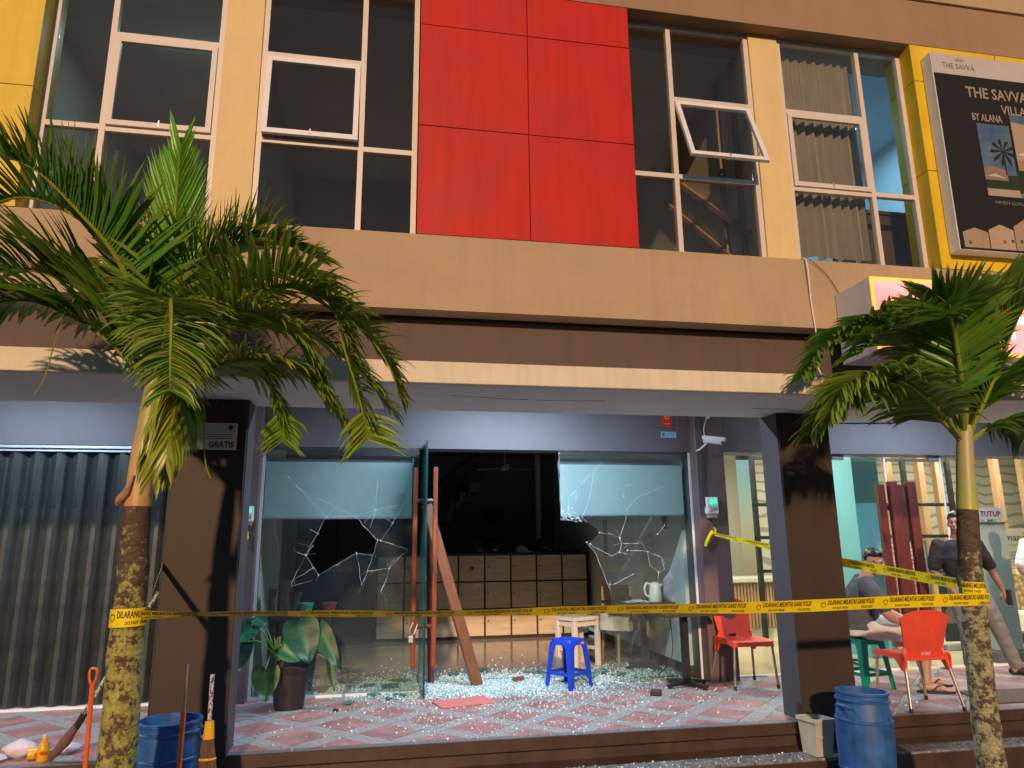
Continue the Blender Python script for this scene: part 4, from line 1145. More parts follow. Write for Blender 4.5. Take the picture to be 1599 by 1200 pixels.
MB().tube(catmull([(3.39, 7.06, 2.43), (3.40, 7.1, 2.55), (3.46, 7.16, 2.66), (3.49, 7.19, 2.72)], 12), 0.005, 6).build('lead', 'white', cc)
MB().box(3.475, 3.515, 7.175, 7.20, 2.68, 2.78, bev=0.004).build('junction_box', 'white', cc)
w = MB().tube(catmull([(3.66, 5.56, 3.84), (3.665, 5.40, 3.80), (3.68, 5.415, 3.43), (3.70, 5.42, 3.13), (3.72, 5.5, 2.9), (3.74, 5.3, 2.62), (3.75, 4.95, 2.60)], 40), 0.006, 6).build('wire', 'white')
tag(w, 'white wire hanging from the sill down the tan wall to the canopy', 'wire')
w = MB().tube(catmull([(3.69, 5.40, 3.82), (3.85, 5.415, 3.7), (3.97, 5.415, 3.5), (4.02, 5.42, 3.3), (4.06, 5.42, 3.2)], 30), 0.003, 5).build('wire', 'brown')
tag(w, 'thin brown wire curving over the tan wall towards the light box sign', 'wire')
w = MB().tube(catmull([(4.36, 5.0, 2.44), (4.33, 5.0, 2.41), (4.27, 5.0, 2.36), (4.15, 5.1, 2.31), (3.98, 5.3, 2.33), (3.80, 5.5, 2.36)], 24), 0.006, 6).build('wire', 'rubber')
tag(w, 'black wire looping under the canopy to the top of the right pillar', 'wire')
# illuminated sign box
lb = thing('light_box_sign', 'lit red and white light box sign projecting from the wall behind the right palm', 'sign', (4.9, 5.1, 2.85))
MB().box(3.93, 7.2, 4.97, 5.425, 2.86, 3.50, bev=0.004).build('case', 'white', lb)
M['sign_edge'] = emit('orange_edge_glow', (1.0, 0.45, 0.05), 0.9)
b = MB(); b.box(3.93, 7.2, 4.958, 4.97, 3.475, 3.50); b.box(3.93, 3.955, 4.958, 4.97, 2.885, 3.475); b.box(3.93, 7.2, 4.958, 4.97, 2.86, 2.885); b.build('edge_trim', 'sign_edge', lb)
em, en, eb = nt('lit_sign_face')
f = noise_fac(en, 2.2, 1, 0.4, (0.7, 1, 2.2))
eb.inputs['Base Color'].default_value = (0.6, 0.1, 0.1, 1)
en.links.new(ramp(en, f, (1.0, 0.26, 0.24), (1.0, 0.62, 0.60), 0.3, 0.7), eb.inputs['Emission Color'])
eb.inputs['Emission Strength'].default_value = 0.72
MB().box(3.957, 7.2, 4.962, 4.969, 2.887, 3.473).build('face', em, lb)
b = MB()
for x0, x1, z0, z1 in ((4.50, 4.56, 3.02, 3.36), (4.56, 4.74, 3.02, 3.10), (4.84, 4.90, 3.02, 3.36), (4.90, 5.02, 3.28, 3.36), (5.02, 5.08, 3.02, 3.36), (5.18, 5.36, 3.28, 3.36), (5.18, 5.24, 3.02, 3.28), (5.24, 5.36, 3.15, 3.21)):
    b.box(x0, x1, 4.955, 4.9615, z0, z1)
b.build('lettering', emit('cold_white_tube', (0.75, 0.88, 1.0), 2.5), lb)
ld = bpy.data.lights.new('sign_light', 'AREA'); ld.shape = 'RECTANGLE'; ld.size = 3.1; ld.size_y = 0.55; ld.energy = 4; ld.color = (1.0, 0.6, 0.6)
lo = bpy.data.objects.new('sign_light', ld); C.objects.link(lo); lo.parent = lb; lo.location = (0.65, -0.155, 0.33); lo.rotation_euler = (R(90), 0, 0)
# billboard
bp = thing('billboard', 'black framed villa advertisement board on the yellow panels', 'billboard', (6.0, 5.36, 3.95))
MB().box(5.17, 7.3, 5.30, 5.425, 3.965, 6.03, bev=0.004).build('frame', 'white', bp)
PY = [5.2985]
def pr(name, c, x0, x1, z0, z1, layer=1, poly=None):
    y = 5.2985-0.002*layer
    bb = MB()
    if poly: bb.prism(poly, 1, y, y+0.0015)
    else: bb.box(x0, x1, y, y+0.0015, z0, z1)
    return bb.build(name, plain(name, c, 0.75), bp)
pr('printed_header', (0.50, 0.44, 0.41), 5.176, 7.28, 5.80, 6.024)
pr('printed_ground', (0.012, 0.010, 0.010), 5.176, 7.28, 3.971, 5.80)
GOLD = plain('dull_gold_print', (0.33, 0.25, 0.16)); GREYP = plain('dull_grey_print', (0.25, 0.22, 0.17))
lettering('lettering', 'THE SAVVA', 0.085, GREYP, bp, 5.28, 5.2925, 5.865, fit=0.36)
b = MB()
for k in range(5): b.prism([(5.435+k*0.018, 5.955), (5.453+k*0.018, 5.955), (5.444+(k-2)*0.004+k*0.018, 5.985+0.006*(2-abs(k-2)))], 1, 5.2925, 5.294)
b.build('crown_emblem', GOLD, bp)
lettering('lettering', 'THE SAVVA', 0.16, GOLD, bp, 5.50, 5.2925, 5.57, fit=0.70, bold=True)
lettering('lettering', 'VILLAS', 0.13, GOLD, bp, 5.87, 5.2925, 5.42, fit=0.33, bold=True)
lettering('lettering', 'BY ALANA', 0.11, GOLD, bp, 5.52, 5.2925, 5.32, fit=0.34, bold=True)
def picture(x0, x1, z0, z1, kind):
    w = x1-x0; h = z1-z0
    m, n, bs = nt('printed_sky')
    f = noise_fac(n, 4, 5)
    n.links.new(ramp(n, f, (0.035, 0.08, 0.17), (0.12, 0.16, 0.20)), bs.inputs['Base Color']); bs.inputs['Roughness'].default_value = 0.35
    MB().box(x0, x1, 5.2935, 5.295, z0, z1).build('printed_picture', m, bp)
    L = 2.9
    if kind == 0:
        pr('printed_garden', (0.02, 0.035, 0.015), x0, x1, z0+h*0.10, z0+h*0.30, L)
        pr('printed_villa', (0.25, 0.17, 0.12), 0, 0, 0, 0, L+0.8, [(x0, z0+h*.22), (x0+w*.7, z0+h*.22), (x0+w*.7, z0+h*.36), (x0+w*.3, z0+h*.41), (x0, z0+h*.38)])
        pr('printed_parasol', (0.45, 0.40, 0.34), 0, 0, 0, 0, L+1.6, [(x0+w*.05, z0+h*.27), (x0+w*.65, z0+h*.25), (x0+w*.33, z0+h*.31)])
        pr('printed_terrace', (0.40, 0.30, 0.23), x0, x1, z0, z0+h*0.10, L+0.8)
        for k in range(9):
            a = R(20+k*40); cx, cz = x0+w*0.68, z0+h*0.63
            pr('printed_palm', (0.01, 0.02, 0.01), 0, 0, 0, 0, L+0.8+0.05*k, [(cx, cz), (cx+w*.36*math.cos(a-.12), cz+w*.36*math.sin(a-.12)), (cx+w*.42*math.cos(a), cz+w*.42*math.sin(a)-0.02), (cx+w*.30*math.cos(a+.2), cz+w*.30*math.sin(a+.2))])
        pr('printed_trunk', (0.02, 0.02, 0.01), x0+w*.66, x0+w*.70, z0+h*.3, z0+h*.62, L+1.4)
    else:
        pr('printed_villa', (0.42, 0.29, 0.20), 0, 0, 0, 0, L, [(x0, z0+h*.18), (x1, z0+h*.18), (x1, z0+h*.62), (x0+w*.05, z0+h*.86), (x0, z0+h*.86)])
        for k in range(5):
            pr('printed_opening', (0.05, 0.03, 0.03), x0+w*(.12+.18*k), x0+w*(.22+.18*k), z0+h*.26, z0+h*.56, L+0.8)
        pr('printed_terrace', (0.36, 0.22, 0.16), x0, x1, z0, z0+h*.18, L+0.8)
        pr('printed_parasol', (0.6, 0.55, 0.48), 0, 0, 0, 0, L+1.6, [(x0, z0+h*.27), (x0+w*.28, z0+h*.25), (x0+w*.1, z0+h*.33)])
picture(5.56, 5.92, 4.53, 5.29, 0)
picture(5.95, 6.95, 4.82, 5.42, 1)
pr('printed_pool', (0.10, 0.20, 0.22), 5.92, 6.95, 4.53, 4.58, 3)
pr('printed_hedge', (0.02, 0.03, 0.012), 5.92, 6.95, 4.58, 4.82, 2.8)
lettering('lettering', 'WHEN LUXURY MEETS COMFORT', 0.05, GREYP, bp, 5.62, 5.2925, 4.45, fit=0.85)
for k in range(7):
    x = 5.22+k*0.28; h = (0.20, 0.25, 0.32, 0.28, 0.30, 0.24, 0.27)[k]
    pr('printed_house', ((0.36, 0.24, 0.17), (0.42, 0.30, 0.22))[k % 2], 0, 0, 0, 0, 2.2+0.3*(k % 2), [(x, 3.99), (x+0.27, 3.99), (x+0.27, 3.99+h*.8), (x+0.13, 3.99+h), (x, 3.99+h*.75)])
    for q in range(3):
        xx = x+0.05+q*0.09; zz = 4.0+random.uniform(0.02, 0.08)
        pr('printed_flower', random.choice(((0.35, 0.05, 0.08), (0.05, 0.10, 0.03), (0.5, 0.30, 0.05))), xx, xx+0.03, zz, zz+0.03, 3.4)

# ------------------------------------------------------------------ furniture
def make_red_chair(label):
    t = thing('plastic_chair', label, 'chair', (0, 0, 0), 'red plastic chairs on the porch')
    # shell back: grid with a half-round slot over the seat; seat front faces -Y
    b = MB(); NU, NV = 20, 20; vs = []; keep = {}
    for j in range(NV+1):
        v = j/NV; z = 0.40+0.40*v
        hw = 0.158+0.062*v**0.8
        top = 1.0
        for i in range(NU+1):
            u = -1+2*i/NU
            zz = z-(0.06*abs(u)**2.6)*max(0, (v-0.4)/0.6)**2
            x = u*hw
            y = 0.19+0.085*v+0.01*math.sin(v*PI)-0.045*abs(u)**2.2
            vs.append((x, y, zz))
    n1 = len(vs); th = 0.012
    vs2 = [(x, y-th, z) for x, y, z in vs]
    def hole_(i, j):
        u = -1+2*(i+0.5)/NU; v = (j+0.5)/NV
        return (u/0.34)**2+((v-0.06)/0.10)**2 < 1 and v > 0.06
    fs = []; F_ = lambda i, j: j*(NU+1)+i
    solid = {(i, j) for i in range(NU) for j in range(NV) if not hole_(i, j)}
    for i, j in solid:
        a, b_, c, d = F_(i, j), F_(i+1, j), F_(i+1, j+1), F_(i, j+1)
        fs.append((a, b_, c, d)); fs.append((n1+d, n1+c, n1+b_, n1+a))
        for (di, dj, p, q) in ((-1, 0, a, d), (1, 0, b_, c), (0, -1, a, b_), (0, 1, d, c)):
            if (i+di, j+dj) not in solid: fs.append((p, q, n1+q, n1+p))
    b.add(vs+vs2, fs); b.build('backrest', 'red_plastic', t, smooth=True)
    # seat: dished slab with rolled edges
    b = MB(); N = 16; vs = []
    for j in range(N+1):
        v = -1+2*j/N
        for i in range(N+1):
            u = -1+2*i/N
            hw = 0.205+0.012*(-v)
            x = u*hw*(1-0.06*v*v*v*v); y = v*0.205*(1-0.05*abs(u)**4)
            z = 0.435-0.014*(1-u*u)*(1-v*v)+0.008*(abs(u)**6)
            if v < -0.85: z -= 0.012*((-v-0.85)/0.15)
            vs.append((x, y, z))
    n1 = len(vs); vs2 = [(x*0.99, y*0.99, z-0.014) for x, y, z in vs]
    fs = []
    G = lambda i, j: j*(N+1)+i
    for i in range(N):
        for j in range(N):
            fs.append((G(i, j), G(i+1, j), G(i+1, j+1), G(i, j+1))); fs.append((n1+G(i, j+1), n1+G(i+1, j+1), n1+G(i+1, j), n1+G(i, j)))
    for i in range(N):
        for j0 in (0, N): fs.append((G(i, j0), G(i+1, j0), n1+G(i+1, j0), n1+G(i, j0)))
        for i0 in (0, N): fs.append((G(i0, i), G(i0, i+1), n1+G(i0, i+1), n1+G(i0, i)))
    b.add(vs+vs2, fs); b.build('seat', 'red_plastic', t, smooth=True)
    b = MB()
    for sx in (-1, 1):   # side cheeks and apron down to the leg sockets
        b.prism([(-0.205, 0.43), (-0.205, 0.375), (-0.12, 0.395), (0.08, 0.395), (0.150, 0.31), (0.200, 0.31), (0.212, 0.42), (0.19, 0.452), (0.14, 0.438)], 0, sx*0.203-0.009, sx*0.203+0.009)
    b.box(-0.2, 0.2, -0.205, -0.190, 0.385, 0.43, bev=0.004); b.box(-0.2, 0.2, 0.18, 0.195, 0.39, 0.43, bev=0.004)
    for sx in (-1, 1): b.tube([(sx*0.158, 0.155, 0.50), (sx*0.185, 0.17, 0.42), (sx*0.203, 0.185, 0.32)], [0.014, 0.022, 0.020], 10)
    b.build('apron', 'red_plastic', t)
    for sx, sy, fx, fy, zt in ((-1, -1, -0.225, -0.205, 0.41), (1, -1, 0.225, -0.205, 0.41), (-1, 1, -0.235, 0.255, 0.32), (1, 1, 0.235, 0.255, 0.32)):
        l = MB().tube([(sx*0.198, sy*0.19, zt), (fx, fy, 0.02)], 0.0125, 10).build('leg', 'chair_metal', t, smooth=True)
        MB().tube([(fx-sx*0.001, fy-sy*0.002, 0.035), (fx, fy, 0.0)], 0.0155, 10).build('rubber_foot', 'rubber', l)
    return t
ch1 = make_red_chair('red plastic chair with metal legs facing the street beside the small black table')
ch2 = copy_thing(ch1, 'red plastic chair with its back to the street in front of the seated man', (0, 0, 0))
place(ch1, (3.60, 6.97, 0), R(1)); place(ch2, (4.57, 5.83, 0), R(176))

def make_stool(name, label, m, top, foot, h, cat='stool'):
    t = thing(name, label, cat)
    a = top/2; f = foot/2
    b = MB(); vs = []
    rings = [(a*0.86, h), (a*0.97, h-0.004), (a, h-0.018), (a*1.02, h-0.055)]
    n = 24
    def sq(r, k):   # rounded square
        w = 2*PI*(k+0.5)/n; c, s_ = math.cos(w), math.sin(w); e = 0.32
        return (r*math.copysign(abs(c)**e, c), r*math.copysign(abs(s_)**e, s_))
    for r, z in rings:
        for k in range(n):
            x, y = sq(r, k); vs.append((x, y, z))
    fs = [(i*n+k, i*n+(k+1) % n, (i+1)*n+(k+1) % n, (i+1)*n+k) for i in range(3) for k in range(n)]
    fs.append(tuple(range(n)))
    b.add(vs, fs)
    b.build('seat', m, t, smooth=True)
    for sx in (-1, 1):
        for sy in (-1, 1):
            l = MB(); wt, wb, th = 0.068, 0.042, 0.007
            # L-section leg
            def P(z, o, w, inn=0):
                r = a*1.015+(f-a*1.015)*(h-0.03-z)/(h-0.03)
                return (sx*(r-inn), sy*(r-inn))
            vs = []; 
            for z in (h-0.03, h-0.10, 0.0):
                q = (h-0.03-z)/(h-0.03); r = a*1.015+(f-a*1.015)*q; w = wt+(wb-wt)*min(1, q*1.4)
                if z == h-0.03: w = wt*1.35
                for (dx, dy) in ((0, w), (0, 0), (w, 0), (w, th), (th*1.8, th*1.8), (th, w)):
                    vs.append((sx*(r-dx), sy*(r-dy), z))
            fs = [(i*6+k, i*6+(k+1) % 6, (i+1)*6+(k+1) % 6, (i+1)*6+k) for i in range(2) for k in range(6)]+[tuple(range(6)), tuple(range(12, 18))]
            l.add(vs, fs); l.build('leg', m, t)
    z = h*0.27; r = a*1.015+(f-a*1.015)*(h-0.03-z)/(h-0.03)-0.008
    b = MB()
    for s_ in (-1, 1):
        b.box(-r+0.02, r-0.02, s_*r-0.005, s_*r+0.005, z, z+0.032); b.box(s_*r-0.005, s_*r+0.005, -r+0.02, r-0.02, z, z+0.032)
    b.build('stretcher', m, t)
    return t
bs = make_stool('plastic_stool', 'blue plastic stool standing in the broken glass by the doorway', 'blue_stool', 0.255, 0.335, 0.455)
MB().box(0.035, 0.085, -0.134, -0.1305, 0.405, 0.425).build('sticker', plain('pink_label', (0.75, 0.25, 0.25)), bs)
place(bs, (1.90, 7.30, 0), R(36))
gs = make_stool('plastic_stool', 'green plastic stool under the seated man', 'green_stool', 0.27, 0.36, 0.46)
place(gs, (4.66, 6.62, 0), R(8))
# wooden stool
ws = thing('wooden_stool', 'pale wooden stool with a lower rail behind the blue stool', 'stool')
MB().box(-0.21, 0.21, -0.17, 0.17, 0.505, 0.545, bev=0.006).build('seat', 'pine', ws)
for sx in (-1, 1):
    for sy in (-1, 1): MB().box(sx*0.18-0.026, sx*0.18+0.026, sy*0.14-0.026, sy*0.14+0.026, 0, 0.505, bev=0.004).build('leg', 'pine', ws)
for y in (-0.14, 0.14): MB().box(-0.154, 0.154, y-0.014, y+0.014, 0.445, 0.495).build('rail', 'pine', ws)
for x in (-0.18, 0.18):
    MB().box(x-0.014, x+0.014, -0.114, 0.114, 0.445, 0.495).build('rail', 'pine', ws); MB().box(x-0.014, x+0.014, -0.114, 0.114, 0.17, 0.205).build('rail', 'pine', ws)
place(ws, (2.33, 8.50, 0), R(28))
# pedestal tables
def make_table(label, w, d, h):
    t = thing('pedestal_table', label, 'table')
    MB().box(-w/2, w/2, -d/2, d/2, h-0.03, h, bev=0.004).build('tabletop', 'dwood', t)
    MB().box(-0.032, 0.032, -0.032, 0.032, 0.04, h-0.03, bev=0.004).build('column', 'dark', t)
    for k in range(4):
        a = MB(); a.prism([(0.02, 0.022), (0.02, 0.06), (0.10, 0.052), (0.25, 0.036), (0.26, 0.022)], 1, -0.028, 0.028)
        a.xf(Matrix.Rotation(k*PI/2+PI/9, 4, 'Z')).build('foot', 'dark', t)
        g = MB(); g.lathe([(0.018, 0), (0.02, 0.022)], 10, (0.235, 0, 0), close=True); g.xf(Matrix.Rotation(k*PI/2+PI/9, 4, 'Z')).build('glide', 'rubber', t)
    MB().box(-0.14, 0.14, -0.14, 0.14, h-0.038, h-0.0305).build('mounting_plate', 'dark', t)
    return t
tb1 = make_table('small black pedestal table on the porch beside the red chair', 0.62, 0.50, 0.70)
place(tb1, (3.03, 7.07, 0), R(3))
tb2 = make_table('black pedestal table inside the shop holding the kettle and plastic bag', 0.80, 0.55, 0.72)
place(tb2, (3.0, 8.15, 0), 0)
kt = thing('electric_kettle', 'white electric kettle on the inner table', 'kettle')
MB().lathe([(0.0, 0.0), (0.075, 0.0), (0.078, 0.02), (0.072, 0.10), (0.058, 0.185), (0.052, 0.20), (0.03, 0.212), (0.0, 0.216)], 20).build('body', 'white', kt, smooth=True)
MB().tube(catmull([(-0.055, 0, 0.19), (-0.10, 0, 0.20), (-0.125, 0, 0.15), (-0.115, 0, 0.08), (-0.07, 0, 0.05)], 14), 0.012, 8).build('handle', 'white', kt, smooth=True)
MB().prism([(0.05, 0.13), (0.055, 0.195), (0.088, 0.195)], 1, -0.018, 0.018).build('spout', 'white', kt)
place(kt, (3.14, 8.08, 0.72))
# plastic bag: crumpled translucent sack with tied top
def blob(n, m, fn, smooth=True):
    b = MB(); vs = []
    for j in range(m+1):
        for i in range(n): vs.append(fn(2*PI*i/n, j/m))
    b.add(vs, [(j*n+i, j*n+(i+1) % n, (j+1)*n+(i+1) % n, (j+1)*n+i) for j in range(m) for i in range(n)])
    return b
def bagf(w, h, s):
    def f(a, v):
        r = w*(math.sin(PI*min(1, v*0.80+0.20))**0.7 if v < 0.62 else 0.95*(1-(v-0.62)/0.38)**1.15*0.78+0.07)
        z = h*v
        k = 0.10*noise.noise(Vector((math.cos(a)*2+s, math.sin(a)*2, v*4)))+0.07*math.sin(a*7+v*5)*v
        return (r*(1+k*2)*math.cos(a), r*(1+k*2)*math.sin(a)*0.75, z)
    return f
bm = glass('bag_film', (0.9, 0.86, 0.88), 1.2, 0.62, (0.85, 0.72, 0.76))
pb = blob(28, 16, bagf(0.15, 0.42, 1)).build('plastic_bag', bm, smooth=True)
tag(pb, 'pinkish translucent plastic bag standing on the inner table beside the kettle', 'bag'); place(pb, (3.36, 8.0, 0.722))
pp = thing('papers', 'loose papers and a dark pouch on the inner table', 'papers')
for k in range(4):
    MB().box(-0.13, 0.13, -0.09, 0.09, 0.001+k*0.006, 0.004+k*0.006).xf(Matrix.Rotation(0.5*k, 4, 'Z')).build('sheet', 'white_paper', pp)
MB().box(-0.16, -0.05, -0.05, 0.03, 0.03, 0.065, bev=0.012).build('pouch', 'rubber', pp)
place(pp, (2.88, 8.02, 0.722))
# wooden chair with cloth
wc = thing('wooden_chair', 'wooden chair with dark seat back, white cloth over it, at the inner table', 'chair')
MB().box(-0.22, 0.22, -0.21, 0.21, 0.42, 0.46, bev=0.01).build('seat', 'oak', wc)
MB().box(-0.22, 0.22, -0.205, -0.185, 0.36, 0.42).build('apron', 'oak', wc)
for sx in (-1, 1):
    MB().tube([(sx*0.19, -0.18, 0.42), (sx*0.20, -0.19, 0)], [0.022, 0.014], 8).build('leg', 'oak', wc)
    MB().tube([(sx*0.19, 0.19, 0.85), (sx*0.19, 0.18, 0.42), (sx*0.20, 0.22, 0)], [0.016, 0.02, 0.014], 8).build('leg', 'oak', wc)
MB().box(-0.19, 0.19, 0.175, 0.20, 0.60, 0.86, bev=0.01).build('backrest', 'dwood', wc)
place(wc, (2.98, 8.72, 0), R(10))
cl = MB(); vs = []
for i in range(15):
    for j in range(15):
        u = i/14; v = j/14
        vs.append((-0.22+0.36*u, -0.225+0.02*math.sin(u*9)-0.012*math.sin(v*7), 0.64-0.24*v-0.03*u) if v > 0.25 else (-0.22+0.36*u, -0.225+(0.25-v)*0.6, 0.585+0.01*math.sin(u*12)))
cl.add(vs, [(i*15+j, (i+1)*15+j, (i+1)*15+j+1, i*15+j+1) for i in range(14) for j in range(14)])
cl = cl.build('cloth', 'shorts', smooth=True); tag(cl, 'pale cloth draped over the wooden chair at the inner table', 'cloth'); place(cl, (2.76, 8.58, 0.0), R(4))
# leaning plank (torn-off door bar)
pk = MB().box(-0.058, 0.058, -0.02, 0.02, 0, 1.84, bev=0.006).build('wooden_bar', 'plank')
tag(pk, 'brown wooden door bar leaning from the broken glass against the open door', 'bar')
a = Vector((1.02, 7.50, 0.015)); c = Vector((0.50, 7.50, 1.74)); d = (c-a).normalized()
xx = Vector((0, 1, 0)).cross(d).normalized(); yy = d.cross(xx); pk.matrix_world = Matrix.Translation(a) @ Matrix((xx, yy, d)).transposed().to_4x4() @ Matrix.Rotation(R(20), 4, 'Z')
pk2 = MB().box(-0.028, 0.028, -0.02, 0.02, 0, 1.72, bev=0.005).build('wooden_bar', 'dmahogany')
tag(pk2, 'darker narrow wooden bar standing just behind the leaning one', 'bar')
a = Vector((0.58, 7.75, 0.01)); c = Vector((0.53, 7.70, 1.70)); d = (c-a).normalized()
pk2.matrix_world = Matrix.Translation(a) @ d.to_track_quat('Z', 'Y').to_matrix().to_4x4()
bk = MB().box(-0.06, 0.06, -0.03, 0.03, 0, 0.04, bev=0.008).build('wood_block', 'plank'); tag(bk, 'small broken wood block lying in the glass before the doorway', 'wood block'); place(bk, (1.46, 7.65, 0.012), 0.4)
bk = MB().box(-0.05, 0.05, -0.035, 0.035, 0, 0.05, bev=0.01).build('brick_piece', 'dbrown'); tag(bk, 'brown brick fragment on the porch tiles left of the pedestal table', 'brick'); place(bk, (2.57, 6.72, 0.0), -0.5)
lt = MB().box(-0.25, 0.25, -0.13, 0.13, 0, 0.012, bev=0.002).build('loose_tile', plain('pink_tile', (0.62, 0.20, 0.19))); tag(lt, 'loose pink tile lying on the porch in front of the door', 'tile')
place(lt, (0.80, 6.80, 0.006), R(14), R(1.5))
# lockers
lk = thing('locker_cabinet', 'wide plywood locker cabinet with three rows of square doors at the back of the shop', 'cabinet', (1.62, 11.1, 0))
MB().box(0.0, 3.22, 11.115, 11.55, 0.0, 1.215).build('carcass', 'dark', lk)
MB().box(-0.01, 3.24, 11.05, 11.56, 1.215, 1.235).build('top', 'dark', lk)
for i in range(8):
    for j in range(3):
        x0 = 0.02+i*0.400; z0 = 0.035+j*0.393
        dd = MB().box(x0+0.014, x0+0.386, 11.094, 11.114, z0+0.012, z0+0.381, bev=0.002).build('door', 'ply', lk)
        MB().lathe([(0.0, -0.02), (0.010, -0.02), (0.012, 0.0)], 8).xf(Matrix.Translation((x0+0.05, 11.094, z0+0.22)) @ Matrix.Rotation(-PI/2, 4, 'X')).build('knob', 'dark', dd)
st_ = MB(); st_.lathe([(0.0, 0.0), (0.035, 0.0)], 12); st_.xf(Matrix.Translation((1.42, 11.092, 1.02)) @ Matrix.Rotation(PI/2, 4, 'X')).build('sticker', plain('green_print', (0.08, 0.25, 0.05)), lk)
MB().box(1.46, 1.56, 11.091, 11.093, 0.76, 0.79).build('sticker', 'white_paper', lk); MB().box(0.98, 1.10, 11.091, 11.093, 0.36, 0.385).build('sticker', 'white_paper', lk)
dc = thing('dark_cabinet', 'tall black cabinet left of the lockers, seen through the left pane', 'cabinet', (-0.55, 11.2, 0))
MB().box(-1.13, -0.03, 11.0, 11.5, 0, 2.45, bev=0.01).build('body', 'rubber', dc)
MB().box(-1.10, -0.59, 10.985, 10.999, 0.05, 2.40, bev=0.003).build('door', 'rubber', dc); MB().box(-0.57, -0.06, 10.985, 10.999, 0.05, 2.40, bev=0.003).build('door', 'rubber', dc)
# helmets
def helmet(label, x, m, s=1.0, rz=0.0):
    t = thing('helmet', label, 'helmet', (0, 0, 0), 'motorcycle helmets on the lockers')
    b = MB(); vs = []; n, mm = 22, 12
    for j in range(mm+1):
        for i in range(n):
            a = 2*PI*i/n; v = j/mm; ph = -0.45+v*(PI/2+0.45)
            r = 0.135*math.cos(ph)*(1.0 if ph > 0 else 1.0+ph*0.15)
            vs.append((r*math.cos(a)*0.92, r*math.sin(a)*1.08, 0.085+0.145*math.sin(ph)))
    b.add(vs, [(j*n+i, j*n+(i+1) % n, (j+1)*n+(i+1) % n, (j+1)*n+i) for j in range(mm) for i in range(n)])
    b.build('shell', m, t, smooth=True)
    v = MB(); vs = []
    for j in range(5):
        for i in range(11):
            a = -PI/2+(-1.1+2.2*i/10); z = 0.06+0.085*j/4
            r = 0.142*math.cos((z-0.085)/0.145*1.05)
            vs.append((r*math.cos(a)*0.95, r*math.sin(a)*1.10-0.003, z))
    v.add(vs, [(j*11+i, j*11+i+1, (j+1)*11+i+1, (j+1)*11+i) for j in range(4) for i in range(10)]); v.build('visor', 'mirror', t, smooth=True)
    MB().box(-0.03, 0.03, -0.155, -0.14, 0.035, 0.05, bev=0.003).build('trim', 'steel', t)
    place(t, (x, 11.25, 1.235), rz); t.scale = (s, s, s)
    return t
M['yb'] = plain('black_gloss_shell', (0.015, 0.015, 0.016), 0.2); M['ob'] = plain('dull_olive_shell', (0.05, 0.045, 0.02), 0.3)
helmet('olive black helmet, leftmost of the pair near the locker middle', 1.52, 'ob', 0.9, 0.3)
helmet('black helmet with steel trim, right of the pair near the locker middle', 1.80, 'yb', 1.0, -0.1)
helmet('round black helmet standing alone above the right locker doors', 2.58, 'yb', 1.0, 0.5)
helmet('black helmet at the left, half hidden behind the wooden door bar', 0.92, 'yb', 0.9, 0.2)
cp = thing('cap', 'crumpled white and grey cap on the lockers between the helmets', 'cap')
blob(18, 8, lambda a, v: (0.11*math.cos(a)*math.cos(v*1.5), 0.10*math.sin(a)*math.cos(v*1.5), 0.01+0.10*math.sin(v*1.5)+0.01*math.sin(3*a))).build('crown', 'shorts', cp, smooth=True)
MB().prism([(-0.10, -0.06), (-0.09, -0.16), (0.0, -0.19), (0.09, -0.16), (0.10, -0.06)], 2, 0.015, 0.025).build('brim', 'white', cp)
place(cp, (2.22, 11.25, 1.236), 0.7)
ht = MB().box(-0.2, 0.2, -0.08, 0.08, 0, 0.035, bev=0.01).build('black_case', 'rubber'); tag(ht, 'flat black case on the right end of the lockers', 'case'); place(ht, (2.95, 11.25, 1.236), 0.05)
fr = thing('picture_frame', 'small dark framed picture on the dim rear wall', 'picture', (2.15, 13.5, 1.75))
MB().box(1.96, 2.33, 13.47, 13.498, 1.76, 2.0, bev=0.004).build('frame', 'dark', fr)
MB().box(1.99, 2.30, 13.466, 13.469, 1.79, 1.97).build('picture', 'rubber', fr)
fan = thing('ceiling_fan', 'ceiling fan hanging in the dim back of the shop', 'fan', (2.2, 12.6, 2.9))
MB().tube([(2.2, 12.6, 3.0), (2.2, 12.6, 2.72)], 0.012, 6).build('rod', 'white', fan); MB().lathe([(0, 0), (0.07, 0.01), (0.08, 0.05), (0.03, 0.09)], 14, (2.2, 12.6, 2.64)).build('motor', 'white', fan)
for k in range(3): MB().box(0.08, 0.55, -0.055, 0.055, 0, 0.006).xf(Matrix.Translation((2.2, 12.6, 2.68)) @ Matrix.Rotation(2*PI*k/3+0.4, 4, 'Z') @ Matrix.Rotation(0.15, 4, 'X')).build('blade', 'room', fan)
# wall papers on the shop's right wall
for i, (y, z, h, w_, c, nm, lb_) in enumerate(((8.05, 1.62, 0.18, 0.07, (0.12, 0.08, 0.05), 'wall_hook', 'small brown holder on the right shop wall, nearest the glass'), (8.55, 1.40, 0.14, 0.16, (0.45, 0.38, 0.28), 'wall_notice', 'small notice pinned on the right shop wall'), (10.3, 1.45, 0.5, 0.10, (0.02, 0.02, 0.02), 'wall_rack', 'narrow black rack on the right shop wall near the lockers'))):
    t = thing(nm, lb_, 'wall fitting', (3.29, y, z))
    MB().box(3.27, 3.299, y-w_/2, y+w_/2, z-h/2, z+h/2, bev=0.004).build('panel', plain(nm, c), t)
    MB().box(3.262, 3.2695, y-w_/2.8, y+w_/2.8, z-h/4, z+h/4).build('insert', plain(nm+'_insert', tuple(min(1, q*1.5) for q in c)), t)
